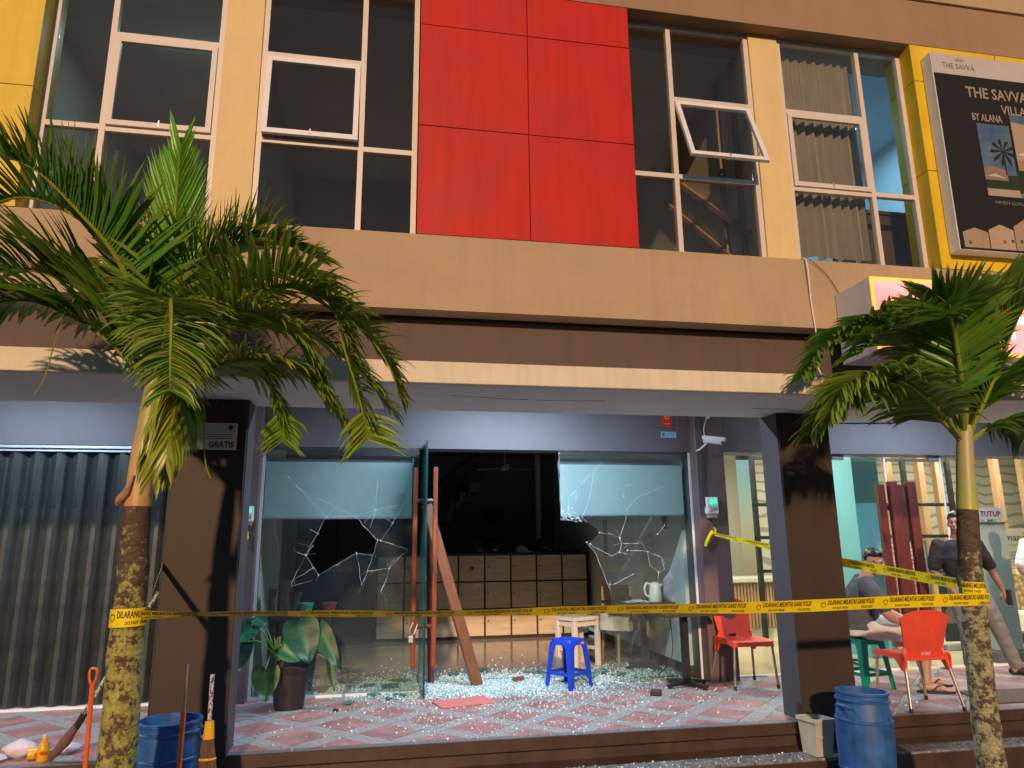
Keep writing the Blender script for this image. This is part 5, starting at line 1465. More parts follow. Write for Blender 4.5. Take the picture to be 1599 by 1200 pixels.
# roller blinds
for x0, x1, zb, lab in ((-1.10, 0.34, 1.645, 'pale blue roller blind half lowered behind the left shop pane'), (1.90, 3.28, 1.665, 'pale blue roller blind half lowered behind the right shop pane')):
    t = thing('roller_blind', lab, 'blind', ((x0+x1)/2, 7.5, 2.3))
    MB().box(x0, x1, 7.468, 7.472, zb, 2.20).build('fabric', 'blind', t)
    MB().tube([(x0, 7.50, 2.205), (x1, 7.50, 2.195)], 0.028, 12).build('roller_tube', 'wall', t)
    MB().box(x0, x1, 7.462, 7.478, zb-0.012, zb+0.004).build('bottom_bar', 'alu', t)
    for x in (x0-0.01, x1): MB().box(x, x+0.01, 7.46, 7.54, 2.15, 2.25).build('bracket', 'alu', t)
# power cable across the floor
w = MB().tube(catmull([(3.2, 7.6, 0.01), (2.95, 7.55, 0.008), (2.65, 7.62, 0.008), (2.4, 7.9, 0.008), (2.2, 7.6, 0.012), (1.9, 7.75, 0.01), (1.2, 7.85, 0.012), (0.9, 7.9, 0.01)], 40), 0.006, 6).build('cable', 'rubber'); tag(w, 'black cable trailing across the shop floor through the broken glass', 'cable')
w = MB().tube(catmull([(3.2, 7.9, 0.70), (3.22, 7.85, 0.4), (3.18, 7.8, 0.15), (3.0, 7.7, 0.01), (2.9, 7.6, 0.009)], 24), 0.005, 6).build('cable', 'rubber'); tag(w, 'black cable hanging down from the inner table to the floor', 'cable')

# ------------------------------------------------------------------ plant stand and potted plant
ps = thing('plant_stand', 'dark rough wooden stand behind the left shop pane holding two small pots', 'stand', (-0.75, 7.75, 0))
MB().box(-1.02, -0.42, 7.55, 7.95, 0.66, 0.71, bev=0.01).build('shelf', 'dwood', ps)
for x in (-0.97, -0.47):
    for y in (7.6, 7.9): MB().box(x-0.03, x+0.03, y-0.03, y+0.03, 0, 0.66, bev=0.006).build('leg', 'dwood', ps)
for x, h, w_ in ((-1.0, 0.25, 0.06), (-0.88, 0.34, 0.11), (-0.76, 0.22, 0.07)):
    b = MB(); b.tube([(x, 7.7, 0.71), (x-0.01, 7.7, 0.71+h*0.6), (x+0.01, 7.7, 0.71+h)], [w_*0.62, w_*0.5, w_*0.68], 7); b.build('stump', 'dwood', ps)
for x, m, lab in ((-0.66, plain('green_pot_glaze', (0.10, 0.42, 0.28)), 'small green pot on the dark stand'), (-0.44, plain('red_pot_glaze', (0.45, 0.07, 0.06)), 'small red pot on the dark stand')):
    t = thing('small_pot', lab, 'pot')
    MB().lathe([(0.0, 0), (0.045, 0), (0.062, 0.095), (0.07, 0.095), (0.07, 0.12), (0.058, 0.12), (0.055, 0.10)], 16).build('body', m, t)
    MB().lathe([(0.0, 0.10), (0.056, 0.10)], 16).build('soil', 'soil', t); place(t, (x, 7.62, 0.71))
pl_ = thing('potted_plant', 'broad-leaved green plant in a black pot in front of the left shop pane', 'potted plant', (-0.71, 6.95, 0))
MB().lathe([(0.0, 0.0), (0.125, 0.0), (0.128, 0.03), (0.158, 0.30), (0.172, 0.305), (0.176, 0.345), (0.160, 0.345), (0.150, 0.30), (0.0, 0.30)], 28, (-0.71, 6.95, 0)).build('pot', 'pot', pl_, smooth=True)
MB().lathe([(0.152, 0.302), (0.08, 0.325), (0.0, 0.335)], 20, (-0.71, 6.95, 0)).build('soil', 'soil', pl_)
b = MB()
for k in range(26):
    a = random.uniform(0, 2*PI); r = random.uniform(0, 0.05); z = 0.32
    x = -0.82+r*math.cos(a); y = 6.93+r*math.sin(a)
    b.tube([(x, y, z), (x+random.uniform(-.02, .02), y, z+random.uniform(0.06, 0.17))], [0.010, 0.003], 5)
b.build('stem_base', 'straw', pl_)
lm, ln_, lb2 = nt('philodendron_leaf')
a_ = ln_.nodes.new('ShaderNodeVertexColor'); a_.layer_name = 'tint'; f = noise_fac(ln_, 22, 4)
ln_.links.new(mixrgb(ln_, ramp(ln_, f, (0, 0, 0), (0.25, 0.25, 0.25), 0.5, 0.8), a_.outputs[0], (0.16, 0.26, 0.06)), lb2.inputs['Base Color']); lb2.inputs['Roughness'].default_value = 0.45
LV = [((-0.64,6.8,0.71),(-0.54,6.75,0.39),0.298,(0.02,0.14,0.065)),((-1.04,6.78,0.71),(-1.15,6.73,0.58),0.174,(0.06,0.30,0.16)),((-0.89,6.72,0.36),(-0.87,6.67,0.11),0.223,(0.11,0.22,0.03)),((-0.77,6.78,0.52),(-0.61,6.73,0.41),0.161,(0.08,0.32,0.11)),
((-0.47,6.85,0.65),(-0.29,6.8,0.33),0.17,(0.03,0.16,0.05)),((-1.03,6.95,0.76),(-0.91,6.9,0.69),0.124,(0.05,0.26,0.13)),((-1.11,6.95,0.56),(-1.16,6.9,0.30),0.16,(0.02,0.09,0.05)),((-0.64,6.9,0.74),(-0.51,6.85,0.75),0.13,(0.03,0.16,0.08)),((-0.37,6.85,0.40),(-0.32,6.8,0.14),0.075,(0.05,0.16,0.05))]
heart = [(0.0, 0.0), (0.06, -0.10), (0.30, -0.20), (0.45, -0.10), (0.52, 0.10), (0.50, 0.32), (0.40, 0.55), (0.24, 0.78), (0.08, 0.95), (0.0, 1.0)]
for at, tip, wd_, cc_ in LV:
    A = Vector(at); T = Vector(tip); ax = T-A; Lh = ax.length; ax.normalize()
    nrm = Vector((0.15, -1, 0.25)).normalized(); sd = ax.cross(nrm).normalized(); nrm = sd.cross(ax).normalized()
    b = MB(); vs = []; cs = []
    m_ = len(heart)
    for i, (hx, hy) in enumerate(heart):
        for k in range(-3, 4):
            q = k/3; x = q*hx*wd_; y = hy*Lh if abs(q) > 0.01 else max(hy, 0)*Lh
            y = (max(hy, 0)*(1-abs(q))+hy*abs(q))*Lh
            z = 0.05*abs(q)*wd_*2+0.25*wd_*(0.5-max(hy, 0))**2-0.04*Lh+0.010*math.sin(hy*22)*abs(q)
            vs.append(A+sd*x+ax*y+nrm*z)
            g = 0.9 if k == 0 else random.uniform(0.38, 0.55); cs.append((cc_[0]*g*0.45, cc_[1]*g*0.8, cc_[2]*g*0.9))
    b.v = [tuple(v) for v in vs]; b.c = cs
    b.f = [(i*7+k, i*7+k+1, (i+1)*7+k+1, (i+1)*7+k) for i in range(m_-1) for k in range(6)]
    lf = b.build('leaf', lm, pl_, smooth=True)
    rt = Vector((-0.82, 6.93, 0.42))
    mid = rt.lerp(A, 0.55)+Vector((0, 0, 0.06 if A.z > 0.4 else 0.10))
    st2 = MB(); st2.tube(catmull([rt, mid, A], 12), [0.008-0.003*i/12 for i in range(13)], 6, tint=(0.12, 0.30, 0.06)); st2.build('stalk', lm, pl_, smooth=True)
b = MB(); 
for k in range(3): b.tube([(-0.83+0.01*k, 6.92, 0.40), (-0.845+0.015*k, 6.92, 0.55+0.02*k), (-0.86+0.03*k, 6.91, 0.60)], [0.010, 0.012, 0.002], 6, tint=(0.30, 0.38, 0.08))
b.build('new_shoot', lm, pl_)

# ------------------------------------------------------------------ drums, bin, brooms, litter
def make_drum(label):
    t = thing('plastic_drum', label, 'drum', (0, 0, 0), 'blue plastic drums by the steps')
    MB().lathe([(0.0, 0.0), (0.13, 0.0), (0.155, 0.02), (0.178, 0.13), (0.180, 0.17), (0.186, 0.175), (0.186, 0.185), (0.181, 0.19), (0.187, 0.36), (0.184, 0.47), (0.190, 0.475), (0.190, 0.485), (0.183, 0.49), (0.172, 0.56), (0.164, 0.595), (0.180, 0.60), (0.182, 0.612), (0.170, 0.618), (0.170, 0.64), (0.176, 0.645), (0.176, 0.66), (0.158, 0.662), (0.155, 0.60), (0.165, 0.5), (0.165, 0.05), (0, 0.04)], 36).build('body', 'drum', t, smooth=True)
    for s_ in (-1, 1):
        b = MB(); b.tube(catmull([(s_*0.172, -0.045, 0.56), (s_*0.212, -0.04, 0.575), (s_*0.212, 0.04, 0.575), (s_*0.172, 0.045, 0.56)], 10), 0.012, 8); b.build('handle', 'drum', t, smooth=True)
    return t
d1 = make_drum('blue plastic drum standing in front of the right pillar beside the cream bin')
d3 = copy_thing(d1, 'blue plastic drum before the left pillar, behind the broom', (0, 0, 0))
place(d1, (3.47, 5.02, -0.353), 0.3); d1.rotation_euler[1] = R(2.0)
place(d3, (-1.205, 5.02, -0.385), 0.25); d3.scale = (1.06, 1.06, 1.12)
d1.location.z = -0.385; d1.scale = (1.03, 1.03, 1.06)
bn = thing('bin', 'small cream square plastic bin beside the right blue drum', 'bin', (3.33, 5.40, -0.2))
b = MB()
def sqp(w, d, z): return [(-w, -d, z), (w, -d, z), (w, d, z), (-w, d, z)]
vs = sqp(0.075, 0.07, 0)+sqp(0.095, 0.09, 0.235)+sqp(0.106, 0.10, 0.235)+sqp(0.106, 0.10, 0.262)+sqp(0.092, 0.086, 0.262)+sqp(0.070, 0.065, 0.01)
b.add(vs, [(0, 1, 2, 3), (23, 22, 21, 20)]+[(i*4+k, i*4+(k+1) % 4, (i+1)*4+(k+1) % 4, (i+1)*4+k) for i in range(5) for k in range(4)])
b.xf(Matrix.Translation((3.33, 5.40, -0.199)) @ Matrix.Rotation(R(12), 4, 'Z') @ Matrix.Rotation(R(3), 4, 'Y')).build('body', 'cream_plastic', bn)
MB().box(3.27, 3.39, 5.296, 5.302, -0.06, -0.055).build('moulding', 'cream_plastic', bn)
br = thing('broom', 'broom with a yellow collar and a patterned handle propped against the blue drum', 'broom', (-0.97, 5.0, -0.3))
hm_, hn_, hb_ = nt('patterned_handle'); f = noise_fac(hn_, 90, 3, 0.6, (1, 1, 0.6)); hn_.links.new(ramp(hn_, f, (0.05, 0.04, 0.035), (0.62, 0.58, 0.52), 0.45, 0.55), hb_.inputs['Base Color'])
MB().tube([(-0.985, 5.04, 0.60), (-0.975, 5.01, 0.30)], 0.013, 8).build('handle', hm_, br)
MB().tube([(-0.975, 5.01, 0.335), (-0.972, 5.0, 0.235)], [0.026, 0.034], 12).build('collar', 'amber', br)
b = MB()
for k in range(150):
    a = random.uniform(0, 2*PI); r = random.uniform(0, 1)**0.5
    b.tube([(-0.972+0.028*r*math.cos(a), 5.0+0.02*r*math.sin(a), 0.24), (-0.972+0.05*r*math.cos(a), 5.0+0.03*r*math.sin(a), 0.12), (-0.97+0.12*r*math.cos(a), 4.99+0.05*r*math.sin(a), -0.22+random.uniform(-.02, .02))], [0.005, 0.004, 0.002], 4, cap=False)
b.build('bristles', 'straw', br)
MB().lathe([(0.050, 0), (0.056, 0.006), (0.050, 0.014)], 18, (-0.972, 5.0, 0.118), sy=0.62).build('binding', 'amber', br)
s1 = thing('dustpan_handle', 'orange pole with a looped grip standing left of the left palm trunk', 'pole', (-1.58, 4.8, -0.3))
MB().tube([(-1.592, 4.8, 0.60), (-1.57, 4.8, -0.36)], 0.0135, 10).build('pole', 'orange', s1)
MB().tube(catmull([(-1.592, 4.8, 0.59), (-1.612, 4.8, 0.64), (-1.612, 4.8, 0.685), (-1.594, 4.8, 0.695), (-1.576, 4.8, 0.685), (-1.576, 4.8, 0.64), (-1.592, 4.8, 0.59)], 28), 0.0075, 8).build('loop_grip', 'orange', s1, smooth=True)
MB().box(-1.70, -1.44, 4.72, 4.86, -0.388, -0.375).build('pan', 'orange', s1)
s2 = thing('dustpan_handle', 'orange and wood pole leaning in front of the left blue drum', 'pole', (-1.07, 4.76, -0.3))
MB().tube([(-1.083, 4.79, 0.70), (-1.078, 4.78, 0.44)], 0.010, 8).build('wooden_end', 'oak', s2); MB().tube([(-1.078, 4.78, 0.445), (-1.068, 4.74, -0.36)], 0.014, 10).build('pole', 'orange', s2)
MB().box(-1.20, -0.94, 4.66, 4.80, -0.388, -0.375).build('pan', 'orange', s2)
s3 = thing('long_broom', 'long patterned broom handle slanting from the floor up to the left pillar behind the palm', 'broom', (-2.1, 5.62, 0))
MB().tube([(-1.50, 5.62, 1.07), (-1.93, 5.64, 0.24)], 0.013, 8).build('handle', hm_, s3); MB().tube([(-1.90, 5.64, 0.29), (-1.945, 5.64, 0.20)], 0.022, 8).build('joint', 'rubber', s3)
b = MB(); b.tube([(-1.94, 5.64, 0.22), (-2.0, 5.64, 0.12), (-2.08, 5.64, 0.02)], [0.022, 0.036, 0.02], 10); b.build('brush', wood('dark_red_bristle', (0.10, 0.04, 0.04), (0.22, 0.10, 0.10), 0.8, 2, 30), s3)
bo = thing('bottle', 'small yellow plastic bottle with a red emblem at the platform edge', 'bottle')
MB().lathe([(0, 0), (0.032, 0), (0.036, 0.01), (0.036, 0.085), (0.026, 0.11), (0.013, 0.125), (0.013, 0.145), (0, 0.145)], 18).build('body', 'amber', bo, smooth=True)
MB().lathe([(0.015, 0.14), (0.016, 0.16), (0, 0.162)], 14).build('cap', plain('pale_cap', (0.7, 0.55, 0.35)), bo)
e = MB(); e.lathe([(0, 0), (0.020, 0)], 10, sy=0.7); e.xf(Matrix.Translation((0.004, -0.0372, 0.055)) @ Matrix.Rotation(PI/2, 4, 'X')).build('emblem', plain('red_emblem', (0.6, 0.06, 0.02)), bo); place(bo, (-2.14, 5.68, 0), 0.2)
b2_ = copy_thing(bo, 'yellow bottle lying on its side behind the upright one', (-2.25, 5.72, 0.036)); b2_.rotation_euler = (0, R(90), R(20))
for i, (x, y, w_, h, lab) in enumerate(((-2.33, 5.80, 0.10, 0.12, 'crumpled pink plastic bag left of the yellow bottle'), (-2.06, 5.86, 0.09, 0.07, 'small crumpled clear bag right of the yellow bottle'), (-2.45, 5.7, 0.08, 0.06, 'flattened pinkish bag at the left end of the litter'))):
    o = blob(22, 10, lambda a, v, w_=w_, h=h, i=i: (w_*math.cos(a)*math.sin(PI*min(0.999, v*0.9+0.1))*(1+0.35*noise.noise(Vector((a*1.3, v*4, i)))), w_*0.8*math.sin(a)*math.sin(PI*min(0.999, v*0.9+0.1))*(1+0.35*noise.noise(Vector((a*2, v*3, i+5)))), h*v)).build('litter_bag', bm, smooth=True)
    tag(o, lab, 'litter'); place(o, (x, y, 0.002))
mtt = MB().box(-0.45, 0.45, -0.25, 0.25, 0, 0.012, bev=0.003).build('doormat', mat('woven_mat', (0.12, 0.085, 0.065), 0.95, 0.5, 60, bmp=1.0, bscale=140)); tag(mtt, 'brown woven doormat on the porch before the lobby', 'doormat'); place(mtt, (5.72, 5.95, 0.002), R(-3))
pb_ = MB().lathe([(0.0, 0.0), (0.022, 0.004), (0.025, 0.018), (0.0, 0.03)], 10).build('pebble', 'rubber'); tag(pb_, 'small dark round pebble on the porch right of the potted plant', 'pebble'); place(pb_, (-0.30, 6.72, 0))

# ------------------------------------------------------------------ broken glass
def shards(name, label, n, region, smin, smax, m, seed):
    rng = np.random.RandomState(seed)
    pts = region(rng, n); n = len(pts)
    s = smin*0.7+(smax*1.35-smin*0.7)*rng.uniform(0, 1, n)**2.4
    base = np.array([(-1, -1, -1), (1, -1, -1), (1, 1, -1), (-1, 1, -1), (-0.8, -0.9, 1), (0.9, -0.7, 1), (0.7, 0.9, 1), (-0.9, 0.8, 1)], float)*0.5
    V = base[None]*(1+0.35*rng.uniform(-1, 1, (n, 8, 3)))*s[:, None, None]
    V[:, :, 2] *= rng.uniform(0.5, 1.0, (n, 1))
    a = rng.uniform(0, 2*np.pi, n); t = rng.uniform(-0.6, 0.6, n)
    ca, sa, ct, s_t = np.cos(a)[:, None], np.sin(a)[:, None], np.cos(t)[:, None], np.sin(t)[:, None]
    x = V[:, :, 0].copy(); z = V[:, :, 2].copy()
    V[:, :, 0] = x*ct+z*s_t; V[:, :, 2] = -x*s_t+z*ct
    x = V[:, :, 0].copy(); y = V[:, :, 1].copy()
    V[:, :, 0] = x*ca-y*sa; V[:, :, 1] = x*sa+y*ca
    V += pts[:, None, :]; V[:, :, 2] += s[:, None]*0.4
    fb = np.array([(0, 3, 2, 1), (4, 5, 6, 7), (0, 1, 5, 4), (1, 2, 6, 5), (2, 3, 7, 6), (3, 0, 4, 7)])
    Fc = (fb[None]+(np.arange(n)*8)[:, None, None]).reshape(-1, 4)
    me = bpy.data.meshes.new(name); me.vertices.add(n*8); me.vertices.foreach_set('co', V.reshape(-1))
    me.loops.add(n*24); me.loops.foreach_set('vertex_index', Fc.reshape(-1)); me.polygons.add(n*6)
    me.polygons.foreach_set('loop_start', np.arange(0, n*24, 4)); me.update(); me.validate()
    me.materials.append(m)
    return tag(link(name, me), label, 'glass shards', kind='stuff')
gm, gn, gb = nt('crushed_glass_crumbs')
gi = gn.nodes.new('ShaderNodeNewGeometry')
r_ = gn.nodes.new('ShaderNodeValToRGB'); r_.color_ramp.elements[0].color = (0.22, 0.50, 0.54, 1); r_.color_ramp.elements[1].color = (0.80, 0.88, 0.90, 1)
gn.links.new(gi.outputs['Random Per Island'], r_.inputs[0]); gn.links.new(r_.outputs[0], gb.inputs['Base Color'])
gb.inputs['Roughness'].default_value = 0.18; gb.inputs['Specular IOR Level'].default_value = 0.8
def reg_dense(rng, n):
    u = rng.normal(0, 1, (n*3, 2)); x = 1.15+0.62*u[:, 0]; y = 7.55+0.27*u[:, 1]
    k = (x > -0.2) & (x < 3.2) & (y > 6.9) & (y < 8.6); k &= ~((x > 0.44) & (x < 0.48))
    x, y = x[k][:n], y[k][:n]
    return np.stack([x, y, np.where(np.abs(y-7.38) < 0.04, 0.005, 0.0)+rng.uniform(0, 0.006, len(x))], 1)
def reg_sparse(rng, n):
    x = rng.uniform(-0.9, 3.9, n*4); y = rng.uniform(5.58, 7.3, n*4)
    d = np.exp(-((x-1.4)/1.25)**2)*(0.25+0.75*((y-5.58)/1.72)**1.2)+0.015
    cl_ = 0.5+0.5*np.sin(x*7+np.sin(y*9)*2)*np.cos(y*8+x*3)
    k = rng.uniform(0, 1, n*4) < d*(0.35+cl_)
    x, y = x[k][:n], y[k][:n]
    k = ~((x > 3.29) & (y < 5.82)); x, y = x[k], y[k]
    return np.stack([x, y, np.full(len(x), 0.0)], 1)
def reg_inside(rng, n):
    x = rng.uniform(-1.0, 3.2, n); y = 7.45+np.abs(rng.normal(0, 0.55, n)); k = y < 9.5
    return np.stack([x[k], y[k], np.zeros(k.sum())], 1)
def reg_steps(rng, n):
    x = rng.uniform(0.5, 3.2, n); y = rng.uniform(5.30, 5.48, n)
    return np.stack([x, y, np.full(n, -0.2)], 1)
def reg_right(rng, n):
    x = rng.uniform(3.8, 5.2, n); y = rng.uniform(5.56, 5.95, n)
    return np.stack([x, y, np.full(n, 0.0)], 1)
shards('glass_crumbs', 'dense pale blue drift of crushed safety glass in the doorway', 24000, reg_dense, 0.005, 0.015, gm, 1)
shards('glass_crumbs', 'sparse white crumbs of safety glass strewn over the red porch tiles', 3600, reg_sparse, 0.004, 0.011, gm, 2)
shards('glass_crumbs', 'glass crumbs scattered over the shop floor behind the panes', 3800, reg_inside, 0.006, 0.014, gm, 3)
shards('glass_crumbs', 'few glass crumbs on the wet lower step', 130, reg_steps, 0.006, 0.012, gm, 4)
shards('glass_crumbs', 'few glass crumbs near the platform edge by the back-turned red chair', 60, reg_right, 0.006, 0.012, gm, 5)
sg_m = glass('green_shard_glass', (0.30, 0.62, 0.58), 1.5, 0.45, (0.10, 0.34, 0.32))
rnd = random.Random(11)
spots = [(-0.28, 8.1, .16), (-0.05, 7.75, .14), (0.16, 7.65, .18), (-0.5, 7.8, .13), (0.02, 7.28, .10), (0.25, 7.22, .09), (0.30, 7.95, .16), (2.05, 8.0, .20), (2.25, 7.85, .22), (2.45, 8.05, .17), (1.75, 8.1, .18), (2.6, 7.8, .14), (0.85, 8.25, .17), (1.2, 8.4, .15), (-0.2, 6.98, .07), (0.15, 7.08, .06)]
for i, (x, y, s_) in enumerate(spots):
    n = rnd.randint(4, 6); an = sorted(rnd.uniform(0, 2*PI) for _ in range(n))
    if max((an[(k+1) % n]-an[k]) % (2*PI) for k in range(n)) > 2.6: an = [2*PI*k/n+rnd.uniform(-.3, .3) for k in range(n)]
    b = MB(); b.prism([(s_*rnd.uniform(.6, 1)*math.cos(t), s_*rnd.uniform(.4, .8)*math.sin(t)) for t in an], 2, 0, 0.007)
    o = b.build('glass_shard', sg_m)
    tag(o, 'flat greenish shard of plate glass lying on the floor behind or beside the broken panes', 'glass shard', 'large flat glass shards'); place(o, (x, y, 0.014), rnd.uniform(0, 3), R(rnd.uniform(-2, 2)), R(rnd.uniform(-2, 2)))

# ------------------------------------------------------------------ lobby furniture
cn = thing('ribbed_counter', 'wood-ribbed reception counter seen left of the right pillar', 'counter', (5.2, 10.1, 0))
MB().box(4.45, 6.1, 9.95, 10.5, 0.0, 0.80).build('body', 'lcream', cn); MB().box(4.40, 6.15, 9.88, 10.55, 0.80, 0.86, bev=0.005).build('top', 'lcream', cn)
rm = MB().box(0, 0.028, 9.915, 9.948, 0.16, 0.78).build('rib', 'oak', mesh_only=True)
for k in range(32):
    o = link('rib', rm, cn); o.location = (-5.2+4.5+k*0.05, -10.1, 0)
MB().box(4.44, 4.49, 9.90, 9.949, 0.16, 0.80).build('post', 'lcream', cn)
sh2 = thing('black_shelving', 'tall black metal shelving frame against the lobby wall', 'shelving', (6.0, 9.4, 0))
b = MB()
for x in (5.15, 5.95, 6.75, 7.55, 8.3): b.box(x, x+0.06, 9.35, 9.41, 0, 2.55)
b.build('upright', 'dark', sh2)
for z in (0.5, 0.95, 1.4, 1.85, 2.5): MB().box(5.15, 8.36, 9.36, 9.40, z, z+0.045).build('shelf', 'dark', sh2)
bt = thing('blossom_tree', 'potted artificial tree with pink blossoms beside the teal column', 'tree', (6.25, 7.95, 0))
MB().lathe([(0, 0), (0.12, 0), (0.15, 0.25), (0.14, 0.25), (0.13, 0.22), (0, 0.22)], 18, (6.25, 7.95, 0)).build('pot', 'white', bt)
b = MB(); b.tube([(6.25, 7.95, 0.2), (6.27, 7.95, 0.6), (6.22, 7.95, 0.95)], [0.03, 0.02, 0.012], 7)
for k in range(9):
    a = k*0.9; b.tube([(6.25, 7.95, 0.6+0.03*k), (6.25+0.16*math.cos(a), 7.95+0.12*math.sin(a), 0.85+0.05*k)], [0.010, 0.004], 5)
b.build('trunk', 'oak', bt)
b = MB(); rnd = random.Random(4)
for k in range(1100):
    d = Vector((rnd.gauss(0, 1), rnd.gauss(0, 1), rnd.gauss(0, 1))).normalized()*rnd.uniform(0.3, 1)**0.5
    p_ = Vector((6.26, 7.95, 0.98))+Vector((d.x*0.24, d.y*0.2, d.z*0.38)); s_ = rnd.uniform(0.010, 0.02)
    u_ = Vector((rnd.gauss(0, 1), rnd.gauss(0, 1), rnd.gauss(0, 1))).normalized(); w2 = u_.orthogonal().normalized()
    g = rnd.uniform(0.5, 1.1); b.add([p_+u_*s_, p_+w2*s_, p_-u_*s_, p_-w2*s_], [(0, 1, 2, 3)])
b.build('blossoms', 'pink', bt)
def banner(name, label, x0, x1, y, z0, z1, ground, header, lines, word=None, wcol='ink'):
    t = thing(name, label, 'banner', ((x0+x1)/2, y, 0))
    MB().box(x0, x1, y, y+0.006, z0, z1).build('sheet', plain('banner_print', ground), t)
    MB().box(x0-0.02, x1+0.02, y-0.06, y+0.10, 0, 0.07, bev=0.01).build('base', 'alu', t)
    MB().box((x0+x1)/2-0.012, (x0+x1)/2+0.012, y+0.02, y+0.04, 0.07, z1).build('pole', 'alu', t)
    MB().box(x0+0.03, x1-0.03, y-0.003, y-0.001, z1-0.22, z1-0.02).build('printed_header', plain('banner_header', header), t)
    b = MB(); c = plain('banner_lines', lines)
    for k in range(6): b.box(x0+0.06, x1-0.06-0.05*(k % 3), y-0.003, y-0.001, z1-0.34-k*0.045, z1-0.32-k*0.045)
    b.build('printed_lines', c, t)
    b = MB()
    for k in range(3):
        xx = x0+(x1-x0)*(0.22+0.28*k); b.lathe([(0, 0), (0.06, 0)], 14).v
    bb = MB()
    for k in range(3):
        xx = x0+(x1-x0)*(0.22+0.28*k); e = MB(); e.lathe([(0.0, 0), (0.055, 0)], 14, sy=1.3); e.xf(Matrix.Translation((xx, y-0.004, z0+0.45)) @ Matrix.Rotation(PI/2, 4, 'X')); bb.add(e.v, e.f)
        bb.box(xx-0.07, xx+0.07, y-0.0045, y-0.0038, z0+0.22, z0+0.39)
    bb.build('printed_figures', plain('banner_figures', (0.28, 0.22, 0.18)), t)
    if word: lettering('lettering', word, 0.13, wcol, t, x0+0.05, y-0.0062, z1-0.17, fit=(x1-x0)*0.62)
    return t
banner('rollup_banner', 'dark roll-up banner behind the standing man, pale tab on its top', 7.18, 7.72, 8.5, 0.10, 1.36, (0.055, 0.065, 0.085), (0.50, 0.46, 0.38), (0.3, 0.3, 0.3))
banner('rollup_banner', 'grey-green roll-up banner with a cream top, left of the dark one', 6.78, 7.12, 8.55, 0.10, 1.36, (0.17, 0.20, 0.17), (0.55, 0.50, 0.40), (0.35, 0.34, 0.3))
bn3 = banner('rollup_banner', 'cream bank banner with orange wave mark at the right edge', 8.72, 9.5, 9.0, 0.25, 1.52, (0.60, 0.56, 0.44), (0.62, 0.58, 0.47), (0.40, 0.36, 0.28), 'mandiri', plain('navy_print', (0.02, 0.03, 0.08)))
e = MB(); e.prism([(9.05, 1.44), (9.12, 1.485), (9.20, 1.45), (9.28, 1.475), (9.20, 1.425), (9.12, 1.45)], 1, 8.9925, 8.994); e.build('wave_emblem', plain('orange_print', (0.75, 0.30, 0.03)), bn3)
ks = thing('kiosk', 'tall grey kiosk stand behind the right palm trunk', 'kiosk', (7.2, 7.75, 0))
MB().box(7.03, 7.40, 7.55, 7.95, 0.12, 1.555, bev=0.01).build('body', mat('grey_kiosk_paint', (0.38, 0.42, 0.44), 0.4, 0.06, 3), ks); MB().box(6.98, 7.60, 7.48, 8.0, 0, 0.12, bev=0.01).build('plinth', 'wall', ks)
MB().box(7.02, 7.41, 7.54, 7.96, 1.555, 1.575).build('cap', 'alu', ks)
tt = thing('closed_sign', 'white sign reading TUTUP in red on top of the grey kiosk', 'sign', (7.14, 7.6, 1.58))
MB().box(6.985, 7.335, 7.50, 7.515, 1.60, 1.735, bev=0.002).build('board', 'white_paper', tt)
MB().box(7.12, 7.20, 7.515, 7.56, 1.575, 1.64).build('clip', 'alu', tt)
lettering('lettering', 'TUTUP', 0.085, plain('blue_letter_edge', (0.05, 0.10, 0.45)), tt, 7.024, 7.4985, 1.636, bold=True, fit=0.28, spacing=1.1)
lettering('lettering', 'TUTUP', 0.085, plain('red_letter', (0.75, 0.02, 0.06)), tt, 7.018, 7.4975, 1.640, bold=True, fit=0.28, spacing=1.1)
so = thing('sofa', 'beige lobby sofa with wicker patterned back at the right edge', 'sofa', (9.4, 9.0, 0))
sm_, sn_, sb_ = nt('wicker_pattern'); v_ = sn_.nodes.new('ShaderNodeTexVoronoi'); v_.inputs['Scale'].default_value = 16; tc_ = sn_.nodes.new('ShaderNodeTexCoord'); sn_.links.new(tc_.outputs['Object'], v_.inputs['Vector']); sn_.links.new(ramp(sn_, v_.outputs['Distance'], (0.70, 0.55, 0.32), (0.25, 0.16, 0.08), 0.1, 0.7), sb_.inputs['Base Color'])
MB().box(8.6, 10.4, 8.55, 8.9, 0.12, 0.42, bev=0.04).build('seat', 'paper', so); MB().box(8.6, 10.4, 8.85, 9.05, 0.35, 0.95, bev=0.05).build('backrest', sm_, so); MB().box(8.55, 10.4, 8.56, 8.98, 0.0, 0.1).build('base', 'dark', so)
blc = MB().tube([(0, 0, 0), (0, 0.012, 0)], 0.05, 18).build('floor_sticker', plain('blue_disc', (0.02, 0.25, 0.6))); tag(blc, 'round blue sticker low on the lobby glass behind the right palm trunk', 'sticker'); place(blc, (6.02, 7.345, 0.20))
tch = thing('office_chair', 'teal-backed chair behind the seated man inside the lobby', 'chair', (5.05, 7.9, 0))
MB().box(4.98, 5.38, 7.98, 8.03, 0.48, 1.02, bev=0.03).build('backrest', plain('teal_mesh_cloth', (0.05, 0.22, 0.27), 0.8), tch); MB().box(4.98, 5.38, 7.6, 7.98, 0.42, 0.48, bev=0.02).build('seat', 'rubber', tch)
MB().tube([(5.18, 7.8, 0.42), (5.18, 7.8, 0.06)], 0.03, 8).build('post', 'dark', tch)
for k in range(5): MB().tube([(5.18, 7.8, 0.08), (5.18+0.26*math.cos(k*1.2566), 7.8+0.26*math.sin(k*1.2566), 0.04)], [0.022, 0.014], 6).build('foot', 'dark', tch)

